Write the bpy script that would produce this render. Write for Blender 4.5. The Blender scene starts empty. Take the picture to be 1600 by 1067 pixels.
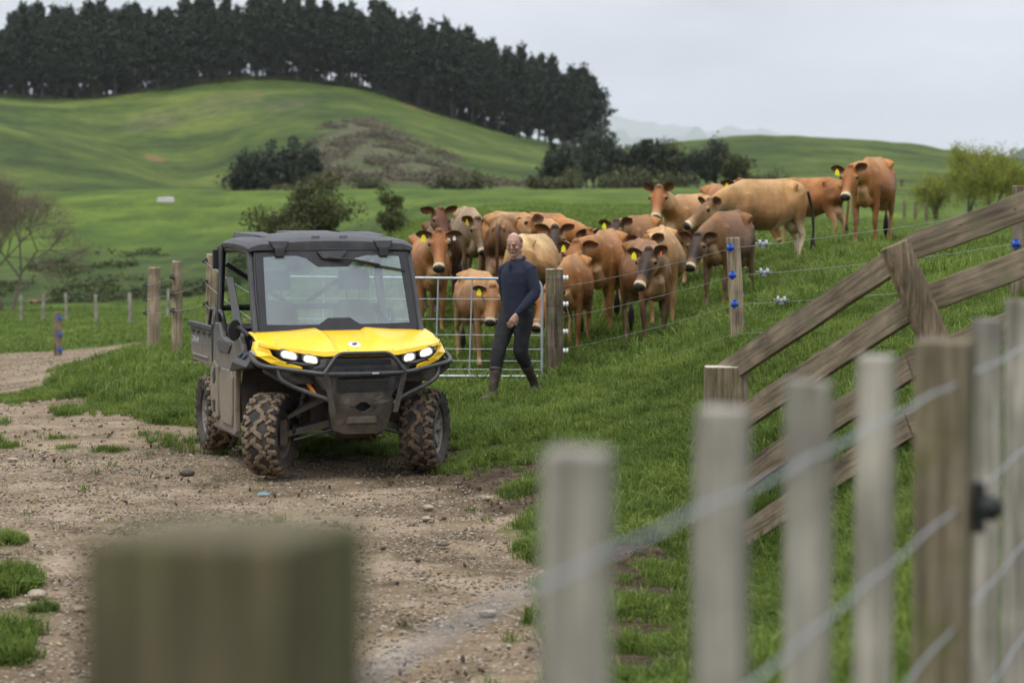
import bpy, bmesh, math, random
import numpy as np
from mathutils import Vector, Matrix, Quaternion

random.seed(7)
RNG = np.random.default_rng(11)
SC = bpy.context.scene
COL = SC.collection
R = math.radians

# ------------------------------------------------------------------ camera, light, exposure
F = 3778.0                      # focal length in photo pixels (1600 wide) = 85 mm
PITCH = math.atan(233.5 / F)
EYE = np.array([0.0, 0.0, 2.3])
cam_d = bpy.data.cameras.new('camera')
cam = bpy.data.objects.new('camera', cam_d)
COL.objects.link(cam)
cam.location = EYE
cam.rotation_euler = (R(90) - PITCH, 0, 0)
cam_d.lens = 85.0
cam_d.sensor_width = 36.0
cam_d.clip_start = 0.1
cam_d.clip_end = 90000
cam_d.dof.use_dof = True
cam_d.dof.focus_distance = 20.2
cam_d.dof.aperture_fstop = 2.9
SC.camera = cam

SUN_EL, SUN_AZ = R(58), R(-150)      # azimuth measured from +Y towards +X (a soft sun high over the photographer's left shoulder)
w = bpy.data.worlds.new('World')
SC.world = w
w.use_nodes = True
nt = w.node_tree
nt.nodes.clear()
def wn(t, **k):
    n = nt.nodes.new(t)
    for a, b in k.items():
        setattr(n, a, b)
    return n
sky = wn('ShaderNodeTexSky', sky_type='NISHITA', sun_disc=False)
sky.sun_elevation = SUN_EL
sky.sun_rotation = SUN_AZ
tc = wn('ShaderNodeTexCoord')
sep = wn('ShaderNodeSeparateXYZ')
nt.links.new(tc.outputs['Generated'], sep.inputs[0])
ramp = wn('ShaderNodeValToRGB')     # overcast: dull at the horizon, brighter towards the zenith (CIE overcast sky)
er = ramp.color_ramp
er.elements[0].position = 0.0
er.elements[0].color = (0.245, 0.262, 0.320, 1)
er.elements[1].position = 1.0
er.elements[1].color = (1.12, 1.15, 1.22, 1)
for p_, c_ in ((0.03, (0.30, 0.315, 0.37, 1)), (0.07, (0.385, 0.40, 0.452, 1)), (0.12, (0.44, 0.455, 0.49, 1)), (0.4, (0.46, 0.48, 0.53, 1))):
    e = er.elements.new(p_)
    e.color = c_
nz = wn('ShaderNodeTexNoise')
nz.inputs['Scale'].default_value = 7.0
nz.inputs['Detail'].default_value = 5
nz.inputs['Roughness'].default_value = 0.5
mpg = wn('ShaderNodeMapping')
mpg.inputs['Scale'].default_value = (1, 1, 4.5)
nt.links.new(tc.outputs['Generated'], mpg.inputs[0])
nt.links.new(mpg.outputs[0], nz.inputs['Vector'])
nt.links.new(sep.outputs['Z'], ramp.inputs[0])
mr = wn('ShaderNodeMapRange')
mr.inputs['From Min'].default_value = 0.3
mr.inputs['From Max'].default_value = 0.7
mr.inputs['To Min'].default_value = 0.84
mr.inputs['To Max'].default_value = 1.13
nt.links.new(nz.outputs['Fac'], mr.inputs['Value'])
vm = wn('ShaderNodeVectorMath', operation='SCALE')
nt.links.new(ramp.outputs['Color'], vm.inputs[0])
nt.links.new(mr.outputs[0], vm.inputs['Scale'])
vm2 = wn('ShaderNodeVectorMath', operation='SCALE')
vm2.inputs['Scale'].default_value = 20.0
nt.links.new(vm.outputs[0], vm2.inputs[0])
mx = wn('ShaderNodeMix', data_type='RGBA')
mx.inputs['Factor'].default_value = 0.96
nt.links.new(sky.outputs['Color'], mx.inputs['A'])
nt.links.new(vm2.outputs[0], mx.inputs['B'])
bg = wn('ShaderNodeBackground')
bg.inputs['Strength'].default_value = 0.10
nt.links.new(mx.outputs['Result'], bg.inputs['Color'])
wo = wn('ShaderNodeOutputWorld')
nt.links.new(bg.outputs[0], wo.inputs[0])

sun_d = bpy.data.lights.new('sun', 'SUN')
sun_d.energy = 1.5
sun_d.angle = R(14)
sun_d.color = (1.0, 0.97, 0.92)
sun = bpy.data.objects.new('sun', sun_d)
COL.objects.link(sun)
sdir = Vector((math.sin(SUN_AZ) * math.cos(SUN_EL), math.cos(SUN_AZ) * math.cos(SUN_EL), math.sin(SUN_EL)))
sun.rotation_euler = sdir.to_track_quat('Z', 'Y').to_euler()
SC.view_settings.view_transform = 'Standard'
SC.view_settings.look = 'None'
SC.view_settings.exposure = 0.0
SC.view_settings.gamma = 1.0
SC.view_settings.use_curve_mapping = False
SC.cycles.use_denoising = True
SC.cycles.max_bounces = 6
SC.cycles.transparent_max_bounces = 12
SC.cycles.volume_bounces = 1
SC.cycles.sample_clamp_indirect = 4.0

# ------------------------------------------------------------------ small helpers
def tag(o, label=None, cat=None, group=None, kind=None):
    if label: o['label'] = label
    if cat: o['category'] = cat
    if group: o['group'] = group
    if kind: o['kind'] = kind
    return o

def empty(name, loc=(0, 0, 0), rz=0.0, label=None, cat=None, group=None, kind=None):
    o = bpy.data.objects.new(name, None)
    o.empty_display_size = 0.1
    o.location = [float(v) for v in loc]
    o.rotation_euler = (0, 0, rz)
    COL.objects.link(o)
    return tag(o, label, cat, group, kind)

def mesh_of(name, V, Fc, mats=None, midx=None, smooth=False, attrs=None):
    me = bpy.data.meshes.new(name)
    V = np.asarray(V, dtype=np.float32).reshape(-1, 3)
    if isinstance(Fc, np.ndarray):
        n = Fc.shape[1]
        me.vertices.add(len(V))
        me.vertices.foreach_set('co', V.ravel())
        me.loops.add(Fc.size)
        me.loops.foreach_set('vertex_index', Fc.astype(np.int32).ravel())
        me.polygons.add(len(Fc))
        me.polygons.foreach_set('loop_start', np.arange(0, Fc.size, n, dtype=np.int32))
        me.polygons.foreach_set('loop_total', np.full(len(Fc), n, dtype=np.int32))
        me.update(calc_edges=True)
    else:
        me.from_pydata([tuple(map(float, v)) for v in V], [], [tuple(map(int, f)) for f in Fc])
        me.update()
    for m in (mats or []):
        me.materials.append(m)
    if midx is not None:
        me.polygons.foreach_set('material_index', np.asarray(midx, dtype=np.int32))
    if smooth:
        me.polygons.foreach_set('use_smooth', np.ones(len(me.polygons), dtype=bool))
    if attrs:
        for k, v in attrs.items():
            v = np.asarray(v, dtype=np.float32)
            if v.ndim == 1:
                a = me.attributes.new(k, 'FLOAT', 'POINT')
                a.data.foreach_set('value', v)
            else:
                a = me.attributes.new(k, 'FLOAT_COLOR', 'POINT')
                if v.shape[1] == 3:
                    v = np.concatenate([v, np.ones((len(v), 1), np.float32)], 1)
                a.data.foreach_set('color', v.ravel())
    return me

def link(name, me, parent=None, loc=None, rz=None):
    o = bpy.data.objects.new(name, me)
    COL.objects.link(o)
    if parent is not None: o.parent = parent
    if loc is not None: o.location = [float(v) for v in loc]
    if rz is not None: o.rotation_euler = (0, 0, rz)
    return o

def bevel(o, wd=0.006, seg=2, ang=35):
    m = o.modifiers.new('bevel', 'BEVEL')
    m.width = wd
    m.segments = seg
    m.limit_method = 'ANGLE'
    m.angle_limit = R(ang)
    m.harden_normals = False
    return o

class MB:
    """collects shapes into ONE mesh"""
    def __init__(s): s.V = []; s.F = []
    def add(s, V, Fc):
        b = len(s.V)
        s.V += [tuple(map(float, v)) for v in V]
        s.F += [tuple(int(i) + b for i in f) for f in Fc]
        return s
    def box(s, c, d, rot=None):
        hx, hy, hz = d[0] / 2, d[1] / 2, d[2] / 2
        P = [Vector((x, y, z)) for x in (-hx, hx) for y in (-hy, hy) for z in (-hz, hz)]
        if rot is not None: P = [rot @ p for p in P]
        P = [p + Vector(c) for p in P]
        return s.add(P, [(0, 1, 3, 2), (4, 6, 7, 5), (0, 4, 5, 1), (2, 3, 7, 6), (0, 2, 6, 4), (1, 5, 7, 3)])
    def tube(s, pts, r, n=8, closed=False, cap=True):
        V, Fc = tube_geo(pts, r, n, cap, closed)
        return s.add(V, Fc)
    def hull(s, pts):
        bm = bmesh.new()
        for p in pts: bm.verts.new(p)
        res = bmesh.ops.convex_hull(bm, input=bm.verts)
        bad = [g for g in res['geom_interior'] if isinstance(g, bmesh.types.BMVert)] + [g for g in res['geom_unused'] if isinstance(g, bmesh.types.BMVert)]
        if bad: bmesh.ops.delete(bm, geom=list(set(bad)), context='VERTS')
        bmesh.ops.dissolve_limit(bm, angle_limit=R(2), verts=bm.verts, edges=bm.edges)
        bmesh.ops.recalc_face_normals(bm, faces=bm.faces)
        bm.verts.index_update()
        s.add([v.co[:] for v in bm.verts], [[v.index for v in f.verts] for f in bm.faces])
        bm.free()
        return s
    def prism(s, poly, a, b, axis='Y'):
        """poly in the plane perpendicular to axis; extruded from a to b"""
        n = len(poly)
        def P(u, v, w_):
            return {'Y': (u, w_, v), 'X': (w_, u, v), 'Z': (u, v, w_)}[axis]
        V = [P(u, v, a) for u, v in poly] + [P(u, v, b) for u, v in poly]
        Fc = [tuple(range(n)), tuple(range(2 * n - 1, n - 1, -1))] + [(i, i + n, (i + 1) % n + n, (i + 1) % n) for i in range(n)]
        return s.add(V, Fc)
    def lathe(s, prof, n=24, axis='Z', c=(0, 0, 0)):
        """prof: list of (radius, height)"""
        V = []; Fc = []
        m = len(prof)
        for i in range(n):
            a = 2 * math.pi * i / n
            for r_, h_ in prof:
                x, y = r_ * math.cos(a), r_ * math.sin(a)
                q = {'Z': (x, y, h_), 'Y': (x, h_, y), 'X': (h_, x, y)}[axis]
                V.append((q[0] + c[0], q[1] + c[1], q[2] + c[2]))
        for i in range(n):
            j = (i + 1) % n
            for k in range(m - 1):
                Fc.append((i * m + k, j * m + k, j * m + k + 1, i * m + k + 1))
        return s.add(V, Fc)
    def build(s, name, mat, parent=None, smooth=False, bev=0.0, seg=2, attrs=None, loc=None, rz=None):
        me = bpy.data.meshes.new(name)
        me.from_pydata(s.V, [], s.F)
        bm = bmesh.new(); bm.from_mesh(me)
        bmesh.ops.remove_doubles(bm, verts=bm.verts, dist=1e-5)
        bmesh.ops.recalc_face_normals(bm, faces=bm.faces)
        bm.to_mesh(me); bm.free()
        me.materials.append(mat)
        if smooth:
            me.polygons.foreach_set('use_smooth', np.ones(len(me.polygons), dtype=bool))
            if hasattr(me, 'set_sharp_from_angle'): me.set_sharp_from_angle(angle=R(38))
        o = link(name, me, parent, loc, rz)
        if bev: bevel(o, bev, seg)
        return o

def tube_geo(pts, r, n=8, cap=True, closed=False):
    pts = [Vector(p) for p in pts]
    m = len(pts)
    rs = [r] * m if not hasattr(r, '__len__') else list(r)
    V = []; Fc = []
    prev = None
    for i, p in enumerate(pts):
        a = pts[max(i - 1, 0)] if not closed else pts[i - 1]
        b = pts[min(i + 1, m - 1)] if not closed else pts[(i + 1) % m]
        t = (b - a)
        t = t.normalized() if t.length > 1e-9 else Vector((0, 0, 1))
        if prev is None:
            u = t.orthogonal().normalized()
        else:
            u = prev - t * prev.dot(t)
            u = u.normalized() if u.length > 1e-6 else t.orthogonal().normalized()
        prev = u
        v = t.cross(u)
        for k in range(n):
            an = 2 * math.pi * k / n
            V.append(p + (u * math.cos(an) + v * math.sin(an)) * rs[i])
    rng = m if closed else m - 1
    for i in range(rng):
        j = (i + 1) % m
        for k in range(n):
            k2 = (k + 1) % n
            Fc.append((i * n + k, i * n + k2, j * n + k2, j * n + k))
    if cap and not closed:
        Fc.append(tuple(range(n - 1, -1, -1)))
        Fc.append(tuple((m - 1) * n + k for k in range(n)))
    return V, Fc

def curve_pts(pts, sub=6):
    """Catmull-Rom through pts"""
    P = [Vector(p) for p in pts]
    P = [P[0] * 2 - P[1]] + P + [P[-1] * 2 - P[-2]]
    out = []
    for i in range(1, len(P) - 2):
        for k in range(sub):
            t = k / sub
            p0, p1, p2, p3 = P[i - 1], P[i], P[i + 1], P[i + 2]
            out.append(0.5 * ((2 * p1) + (-p0 + p2) * t + (2 * p0 - 5 * p1 + 4 * p2 - p3) * t * t + (-p0 + 3 * p1 - 3 * p2 + p3) * t ** 3))
    out.append(P[-2])
    return out

def round_path(pts, rad=0.05, seg=5):
    """polyline with rounded corners"""
    P = [Vector(p) for p in pts]
    out = [P[0]]
    for i in range(1, len(P) - 1):
        a, b, c = P[i - 1], P[i], P[i + 1]
        d1 = (a - b); d2 = (c - b)
        k = min(rad, d1.length * 0.45, d2.length * 0.45)
        q0 = b + d1.normalized() * k; q2 = b + d2.normalized() * k
        for j in range(seg + 1):
            t = j / seg
            out.append(q0 * (1 - t) ** 2 + b * 2 * t * (1 - t) + q2 * t * t)
    out.append(P[-1])
    return out

# numpy value noise
def _h(ix, iy, s):
    n = (ix * 374761393 + iy * 668265263 + s * 1442695041) & 0xFFFFFFFF
    n = ((n ^ (n >> 13)) * 1274126177) & 0xFFFFFFFF
    return ((n ^ (n >> 16)) & 0xFFFFFF) / float(0xFFFFFF)
def vnoise(x, y, s=0):
    x = np.asarray(x, dtype=np.float64); y = np.asarray(y, dtype=np.float64)
    ix = np.floor(x).astype(np.int64); iy = np.floor(y).astype(np.int64)
    fx = x - ix; fy = y - iy
    fx = fx * fx * (3 - 2 * fx); fy = fy * fy * (3 - 2 * fy)
    a = _h(ix, iy, s); b = _h(ix + 1, iy, s); c = _h(ix, iy + 1, s); d = _h(ix + 1, iy + 1, s)
    return (a * (1 - fx) + b * fx) * (1 - fy) + (c * (1 - fx) + d * fx) * fy * 1.0
def fbm(x, y, o=4, s=0):
    t = 0; a = 0.5; f = 1.0
    for i in range(o):
        t = t + a * (vnoise(np.asarray(x) * f, np.asarray(y) * f, s + i * 17) - 0.5) * 2
        a *= 0.5; f *= 2.03
    return t
def sstep(a, b, x):
    t = np.clip((np.asarray(x, dtype=np.float64) - a) / (b - a), 0, 1)
    return t * t * (3 - 2 * t)

# ------------------------------------------------------------------ materials
def newmat(name):
    m = bpy.data.materials.new(name)
    m.use_nodes = True
    n = m.node_tree
    b = n.nodes['Principled BSDF']
    return m, n, b

def mat(name, col, rough=0.6, metal=0.0, var=0.15, vscale=8.0, bump=0.0, bscale=40.0, col2=None, spec=0.5,
        dirt=None, dirt_z=None, dirt_amt=0.5, stretch=None, coat=0.0, coords='Object'):
    """plain surface with colour variation, fine relief and optional dust that thickens below a local height"""
    m, n, b = newmat(name)
    L = n.links
    tcn = n.nodes.new('ShaderNodeTexCoord')
    src = tcn.outputs[coords]
    if stretch:
        mp = n.nodes.new('ShaderNodeMapping')
        mp.inputs['Scale'].default_value = stretch
        L.new(src, mp.inputs[0]); vec = mp.outputs[0]
    else:
        vec = src
    nn = n.nodes.new('ShaderNodeTexNoise')
    nn.inputs['Scale'].default_value = vscale
    nn.inputs['Detail'].default_value = 6
    nn.inputs['Roughness'].default_value = 0.6
    L.new(vec, nn.inputs['Vector'])
    c1 = tuple(max(0, c * (1 - var)) for c in col)
    c2 = tuple(min(1, c * (1 + var)) for c in (col2 or col))
    mxn = n.nodes.new('ShaderNodeMix'); mxn.data_type = 'RGBA'
    mxn.inputs['A'].default_value = (*c1, 1); mxn.inputs['B'].default_value = (*c2, 1)
    mrn = n.nodes.new('ShaderNodeMapRange')
    mrn.inputs['From Min'].default_value = 0.35; mrn.inputs['From Max'].default_value = 0.65
    L.new(nn.outputs['Fac'], mrn.inputs['Value'])
    L.new(mrn.outputs[0], mxn.inputs['Factor'])
    colout = mxn.outputs['Result']
    if dirt is not None:
        sp = n.nodes.new('ShaderNodeSeparateXYZ')
        L.new(tcn.outputs['Object'], sp.inputs[0])
        z0, z1 = dirt_z or (0.0, 1.0)
        mz = n.nodes.new('ShaderNodeMapRange')
        mz.inputs['From Min'].default_value = z0; mz.inputs['From Max'].default_value = z1
        mz.inputs['To Min'].default_value = dirt_amt; mz.inputs['To Max'].default_value = 0.0
        L.new(sp.outputs['Z'], mz.inputs['Value'])
        n2 = n.nodes.new('ShaderNodeTexNoise')
        n2.inputs['Scale'].default_value = 9.0; n2.inputs['Detail'].default_value = 9; n2.inputs['Roughness'].default_value = 0.72
        L.new(tcn.outputs['Object'], n2.inputs['Vector'])
        ad = n.nodes.new('ShaderNodeMath'); ad.operation = 'ADD'
        L.new(mz.outputs[0], ad.inputs[0])
        m3 = n.nodes.new('ShaderNodeMapRange')
        m3.inputs['From Min'].default_value = 0.35; m3.inputs['From Max'].default_value = 0.7
        m3.inputs['To Min'].default_value = -0.35; m3.inputs['To Max'].default_value = 0.4
        L.new(n2.outputs['Fac'], m3.inputs['Value'])
        L.new(m3.outputs[0], ad.inputs[1])
        ad.use_clamp = True
        md = n.nodes.new('ShaderNodeMix'); md.data_type = 'RGBA'
        L.new(ad.outputs[0], md.inputs['Factor'])
        L.new(colout, md.inputs['A'])
        md.inputs['B'].default_value = (*dirt, 1)
        colout = md.outputs['Result']
        mrr = n.nodes.new('ShaderNodeMapRange')
        mrr.inputs['To Min'].default_value = rough; mrr.inputs['To Max'].default_value = 0.9
        L.new(ad.outputs[0], mrr.inputs['Value'])
        L.new(mrr.outputs[0], b.inputs['Roughness'])
    else:
        b.inputs['Roughness'].default_value = rough
    L.new(colout, b.inputs['Base Color'])
    b.inputs['Metallic'].default_value = metal
    b.inputs['Specular IOR Level'].default_value = spec
    if coat: b.inputs['Coat Weight'].default_value = coat; b.inputs['Coat Roughness'].default_value = 0.15
    if bump:
        nb = n.nodes.new('ShaderNodeTexNoise')
        nb.inputs['Scale'].default_value = bscale; nb.inputs['Detail'].default_value = 5
        L.new(vec, nb.inputs['Vector'])
        bp = n.nodes.new('ShaderNodeBump')
        bp.inputs['Strength'].default_value = min(1.0, bump); bp.inputs['Distance'].default_value = 0.01
        L.new(nb.outputs['Fac'], bp.inputs['Height'])
        L.new(bp.outputs[0], b.inputs['Normal'])
    return m

def wood(name, base, dark, green=None, axis='Z', gs=1.0, per=True):
    """weathered timber: grain stretched along one local axis, knots, cracks, algae, end-to-end tone drift"""
    m, n, b = newmat(name)
    L = n.links
    tcn = n.nodes.new('ShaderNodeTexCoord')
    oi = n.nodes.new('ShaderNodeObjectInfo')
    ad = n.nodes.new('ShaderNodeVectorMath'); ad.operation = 'ADD'
    sc = n.nodes.new('ShaderNodeVectorMath'); sc.operation = 'SCALE'
    cmb = n.nodes.new('ShaderNodeCombineXYZ')
    for i in range(3): L.new(oi.outputs['Random'], cmb.inputs[i])
    L.new(cmb.outputs[0], sc.inputs[0]); sc.inputs['Scale'].default_value = 37.0
    L.new(tcn.outputs['Object'], ad.inputs[0]); L.new(sc.outputs[0], ad.inputs[1])
    mp = n.nodes.new('ShaderNodeMapping')
    s = {'Z': (1, 1, 0.045), 'X': (0.045, 1, 1)}[axis]
    mp.inputs['Scale'].default_value = s
    L.new(ad.outputs[0], mp.inputs[0])
    g = n.nodes.new('ShaderNodeTexNoise')
    g.inputs['Scale'].default_value = 55 * gs; g.inputs['Detail'].default_value = 6; g.inputs['Roughness'].default_value = 0.65; g.inputs['Distortion'].default_value = 0.6
    L.new(mp.outputs[0], g.inputs['Vector'])
    g2 = n.nodes.new('ShaderNodeTexNoise')
    g2.inputs['Scale'].default_value = 4.0; g2.inputs['Detail'].default_value = 4
    L.new(ad.outputs[0], g2.inputs['Vector'])
    r1 = n.nodes.new('ShaderNodeValToRGB')
    r1.color_ramp.elements[0].position = 0.40; r1.color_ramp.elements[0].color = (*dark, 1)
    r1.color_ramp.elements[1].position = 0.58; r1.color_ramp.elements[1].color = (*base, 1)
    L.new(g.outputs['Fac'], r1.inputs[0])
    mm = n.nodes.new('ShaderNodeMix'); mm.data_type = 'RGBA'; mm.blend_type = 'MULTIPLY'
    mm.inputs['Factor'].default_value = 1.0
    L.new(r1.outputs[0], mm.inputs['A'])
    r2 = n.nodes.new('ShaderNodeValToRGB')
    r2.color_ramp.elements[0].position = 0.3; r2.color_ramp.elements[0].color = (0.52, 0.50, 0.48, 1)
    r2.color_ramp.elements[1].position = 0.7; r2.color_ramp.elements[1].color = (1.2, 1.15, 1.08, 1)
    L.new(g2.outputs['Fac'], r2.inputs[0])
    L.new(r2.outputs[0], mm.inputs['B'])
    out = mm.outputs['Result']
    if green is not None:
        g3 = n.nodes.new('ShaderNodeTexNoise'); g3.inputs['Scale'].default_value = 9; g3.inputs['Detail'].default_value = 6
        L.new(ad.outputs[0], g3.inputs['Vector'])
        m4 = n.nodes.new('ShaderNodeMapRange'); m4.inputs['From Min'].default_value = 0.48; m4.inputs['From Max'].default_value = 0.72
        m4.inputs['To Max'].default_value = 0.7
        L.new(g3.outputs['Fac'], m4.inputs['Value'])
        mg = n.nodes.new('ShaderNodeMix'); mg.data_type = 'RGBA'
        L.new(m4.outputs[0], mg.inputs['Factor']); L.new(out, mg.inputs['A']); mg.inputs['B'].default_value = (*green, 1)
        out = mg.outputs['Result']
    L.new(out, b.inputs['Base Color'])
    b.inputs['Roughness'].default_value = 0.88
    b.inputs['Specular IOR Level'].default_value = 0.25
    bp = n.nodes.new('ShaderNodeBump'); bp.inputs['Strength'].default_value = 0.6; bp.inputs['Distance'].default_value = 0.004
    L.new(g.outputs['Fac'], bp.inputs['Height']); L.new(bp.outputs[0], b.inputs['Normal'])
    return m

def leafmat(name, c1, c2, rough=0.7, nscale=0.5, transl=0.25, c3=None):
    """foliage: colour from a per-vertex attribute 'shade' (0..1) plus large noise"""
    m, n, b = newmat(name)
    L = n.links
    at = n.nodes.new('ShaderNodeAttribute'); at.attribute_name = 'shade'
    g = n.nodes.new('ShaderNodeNewGeometry')
    nn = n.nodes.new('ShaderNodeTexNoise'); nn.inputs['Scale'].default_value = nscale; nn.inputs['Detail'].default_value = 3
    L.new(g.outputs['Position'], nn.inputs['Vector'])
    ad = n.nodes.new('ShaderNodeMath'); ad.operation = 'MULTIPLY_ADD'
    L.new(at.outputs['Fac'], ad.inputs[0]); ad.inputs[1].default_value = 0.6
    mrn = n.nodes.new('ShaderNodeMapRange'); mrn.inputs['From Min'].default_value = 0.3; mrn.inputs['From Max'].default_value = 0.7; mrn.inputs['To Max'].default_value = 0.4
    L.new(nn.outputs['Fac'], mrn.inputs['Value'])
    L.new(mrn.outputs[0], ad.inputs[2])
    r = n.nodes.new('ShaderNodeValToRGB')
    r.color_ramp.elements[0].color = (*c1, 1); r.color_ramp.elements[1].color = (*c2, 1)
    if c3:
        e = r.color_ramp.elements.new(0.5); e.color = (*c3, 1)
    L.new(ad.outputs[0], r.inputs[0])
    L.new(r.outputs[0], b.inputs['Base Color'])
    b.inputs['Roughness'].default_value = rough
    b.inputs['Specular IOR Level'].default_value = 0.3
    if transl:
        tr = n.nodes.new('ShaderNodeBsdfTranslucent')
        L.new(r.outputs[0], tr.inputs['Color'])
        ms = n.nodes.new('ShaderNodeMixShader'); ms.inputs[0].default_value = transl
        L.new(b.outputs[0], ms.inputs[1]); L.new(tr.outputs[0], ms.inputs[2])
        L.new(ms.outputs[0], n.nodes['Material Output'].inputs['Surface'])
    return m

# ------------------------------------------------------------------ terrain
# ground rows: for a photo column, distance -> photo row ('p') or height ('z')
def _c(px, zs, ps): return [(px, d, 'z', v) for d, v in zs] + [(px, d, 'p', v) for d, v in ps]
CP = []
FAR = [(1500, 305), (3500, 302), (6000, 301)]      # beyond the hills: flat country
CP += _c(-400, [(3, .8), (6, .6), (8.5, .2), (11, 0), (15, -.05), (20, -.1), (30, -.4), (45, -1.0), (65, -2), (100, -3.3), (130, -3.6)],
         [(150, 450), (200, 355), (250, 299), (270, 304), (305, 325), (350, 302), (450, 195), (500, 205), (650, 152), (720, 150), (900, 200)] + FAR)
CP += _c(0, [(3, .8), (6, .5), (8.5, .15), (11, 0), (15, 0), (20, 0), (26, -.1)],
         [(30, 626), (36, 602), (45, 578), (55, 559), (65, 546), (80, 528), (100, 506), (125, 482), (137, 470), (150, 442), (200, 352), (250, 298), (270, 303), (305, 325), (350, 300), (450, 197), (500, 204), (650, 150), (720, 149), (900, 200)] + FAR)
CP += _c(200, [(3, .8), (6, .5), (8.5, .1), (11, 0), (15, 0), (22, 0)],
         [(26, 640), (30, 600), (36, 558), (42, 545), (50, 546), (57, 543), (65, 530), (80, 515), (100, 497), (130, 470), (145, 440), (200, 350), (250, 297), (270, 302), (305, 322), (350, 299), (450, 253), (500, 248), (650, 152), (720, 151), (900, 200)] + FAR)
CP += _c(300, [(11, 0), (15, 0), (19, 0), (22, 0)],
         [(26, 632), (30, 585), (36, 540), (42, 526), (50, 522), (65, 515), (100, 492), (130, 466), (145, 440), (200, 350), (250, 297), (270, 302), (305, 320), (350, 298), (400, 292), (450, 284), (500, 260), (650, 137), (720, 135)])
CP += _c(430, [(3, .8), (6, .5), (8.5, .1), (11, 0), (15, 0), (19, 0), (22, .0)],
         [(26, 622), (30, 570), (36, 530), (50, 500), (80, 465), (130, 430), (200, 345), (250, 297), (270, 302), (305, 318), (350, 296), (450, 255), (550, 190), (650, 127), (720, 127), (900, 200)] + FAR)
CP += _c(600, [(11, 0), (15, 0), (19, 0), (22, 0.03)],
         [(26, 607), (30, 553), (36, 505), (50, 455), (80, 415), (130, 370), (200, 330), (250, 297), (300, 300), (350, 293), (450, 240), (550, 195), (650, 150), (720, 149), (900, 205)])
CP += _c(700, [(3, .8), (6, .6), (8.5, .15), (11, 0), (15, 0), (19, 0), (22, .08)],
         [(25, 622), (26, 605), (28, 552), (30, 510), (33, 475), (36, 450), (45, 405), (60, 372), (100, 338), (160, 315), (250, 297), (300, 298), (350, 293), (450, 265), (550, 225), (650, 180), (720, 180), (900, 220)] + FAR)
CP += _c(850, [(3, .8), (6, .65), (8.5, .2), (11, 0), (15, 0), (19, .1)],
         [(22, 652), (25, 610), (26, 594), (28, 550), (30, 518), (33, 480), (36, 450), (45, 405), (60, 371), (100, 338), (160, 315), (250, 297), (300, 297), (350, 293), (450, 285), (550, 255), (650, 222), (720, 222), (900, 240)])
CP += _c(1000, [(3, .8), (6, .7), (8, .4), (11, .05), (15, .1), (19, .3)],
         [(22, 602), (25, 565), (27, 545), (30, 505), (33, 475), (36, 448), (42, 415), (60, 371), (100, 338), (160, 316), (250, 297), (320, 294), (400, 294), (500, 262), (600, 235), (680, 235), (900, 262)] + FAR)
CP += _c(1150, [(3, .8), (6, .75), (8, .5), (11, .12), (15, .05), (17, .3), (19, .6), (22, .9)],
         [(27, 500), (31, 478), (34, 442), (38, 415), (42, 403), (50, 400), (60, 388), (100, 348), (160, 320), (250, 299), (320, 294), (400, 290), (500, 250), (600, 216), (680, 216), (900, 262)])
CP += _c(1300, [(4, .8), (8, .65), (11, .4), (13.4, .42), (15, .55), (17, .8), (19, 1.0), (22, 1.15), (26, 1.23), (31, 1.33), (36, 1.44), (40, 1.43)],
         [(45, 390), (60, 388), (100, 364), (150, 337), (250, 305), (320, 298), (400, 290), (500, 250), (600, 217), (680, 217), (900, 262)] + FAR)
CP += _c(1420, [(4, .85), (8, .8), (11, .7), (13.4, .78), (16, .95), (19, 1.15), (22, 1.25), (26, 1.33), (31, 1.4), (36, 1.47), (40, 1.46)],
         [(45, 392), (60, 392), (100, 368), (150, 342), (250, 309), (320, 299), (400, 290), (500, 258), (600, 229), (680, 229), (900, 262)])
CP += _c(1600, [(4, .9), (8, .95), (11, 1.0), (13, 1.05), (16, 1.2), (19, 1.38), (22, 1.45), (26, 1.5), (31, 1.5), (36, 1.5), (45, 1.3)],
         [(60, 386), (100, 366), (150, 342), (250, 310), (320, 300), (400, 292), (500, 275), (600, 252), (680, 252), (900, 270)] + FAR)
CP += _c(2000, [(4, 1.0), (11, 1.2), (19, 1.6), (31, 1.7), (45, 1.4), (60, 1.1), (100, .7)],
         [(250, 310), (400, 292), (600, 265), (680, 265), (900, 275)] + FAR)

def _scale(D): return F / np.maximum(D, 20.0)
_pts = []; _val = []
for px, D, k, v in CP:
    z = v if k == 'z' else 2.3 - (v - 300.0) / F * D
    _pts.append((px / 260.0, math.log(D) * 3.2)); _val.append(z * float(_scale(np.array(D))))
_pts = np.array(_pts); _val = np.array(_val)
def _k(a, b):
    d2 = (a[:, None, 0] - b[None, :, 0]) ** 2 + (a[:, None, 1] - b[None, :, 1]) ** 2
    return 0.5 * d2 * np.log(d2 + 1e-9)
_n = len(_pts)
_A = np.zeros((_n + 3, _n + 3)); _A[:_n, :_n] = _k(_pts, _pts) + np.eye(_n) * 2e-3
_A[:_n, _n] = 1; _A[:_n, _n + 1:] = _pts; _A[_n, :_n] = 1; _A[_n + 1:, :_n] = _pts.T
_sol = np.linalg.solve(_A, np.concatenate([_val, np.zeros(3)]))
def base_h(px, D):
    q = np.stack([np.clip(px, -600, 2200) / 260.0, np.log(np.clip(D, 3.0, 6500)) * 3.2], 1)
    out = np.empty(len(q))
    for i in range(0, len(q), 40000):
        s = q[i:i + 40000]
        out[i:i + 40000] = _k(s, _pts) @ _sol[:_n] + _sol[_n] + s @ _sol[_n + 1:]
    return out / _scale(np.clip(D, 3.0, 6500))

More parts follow.
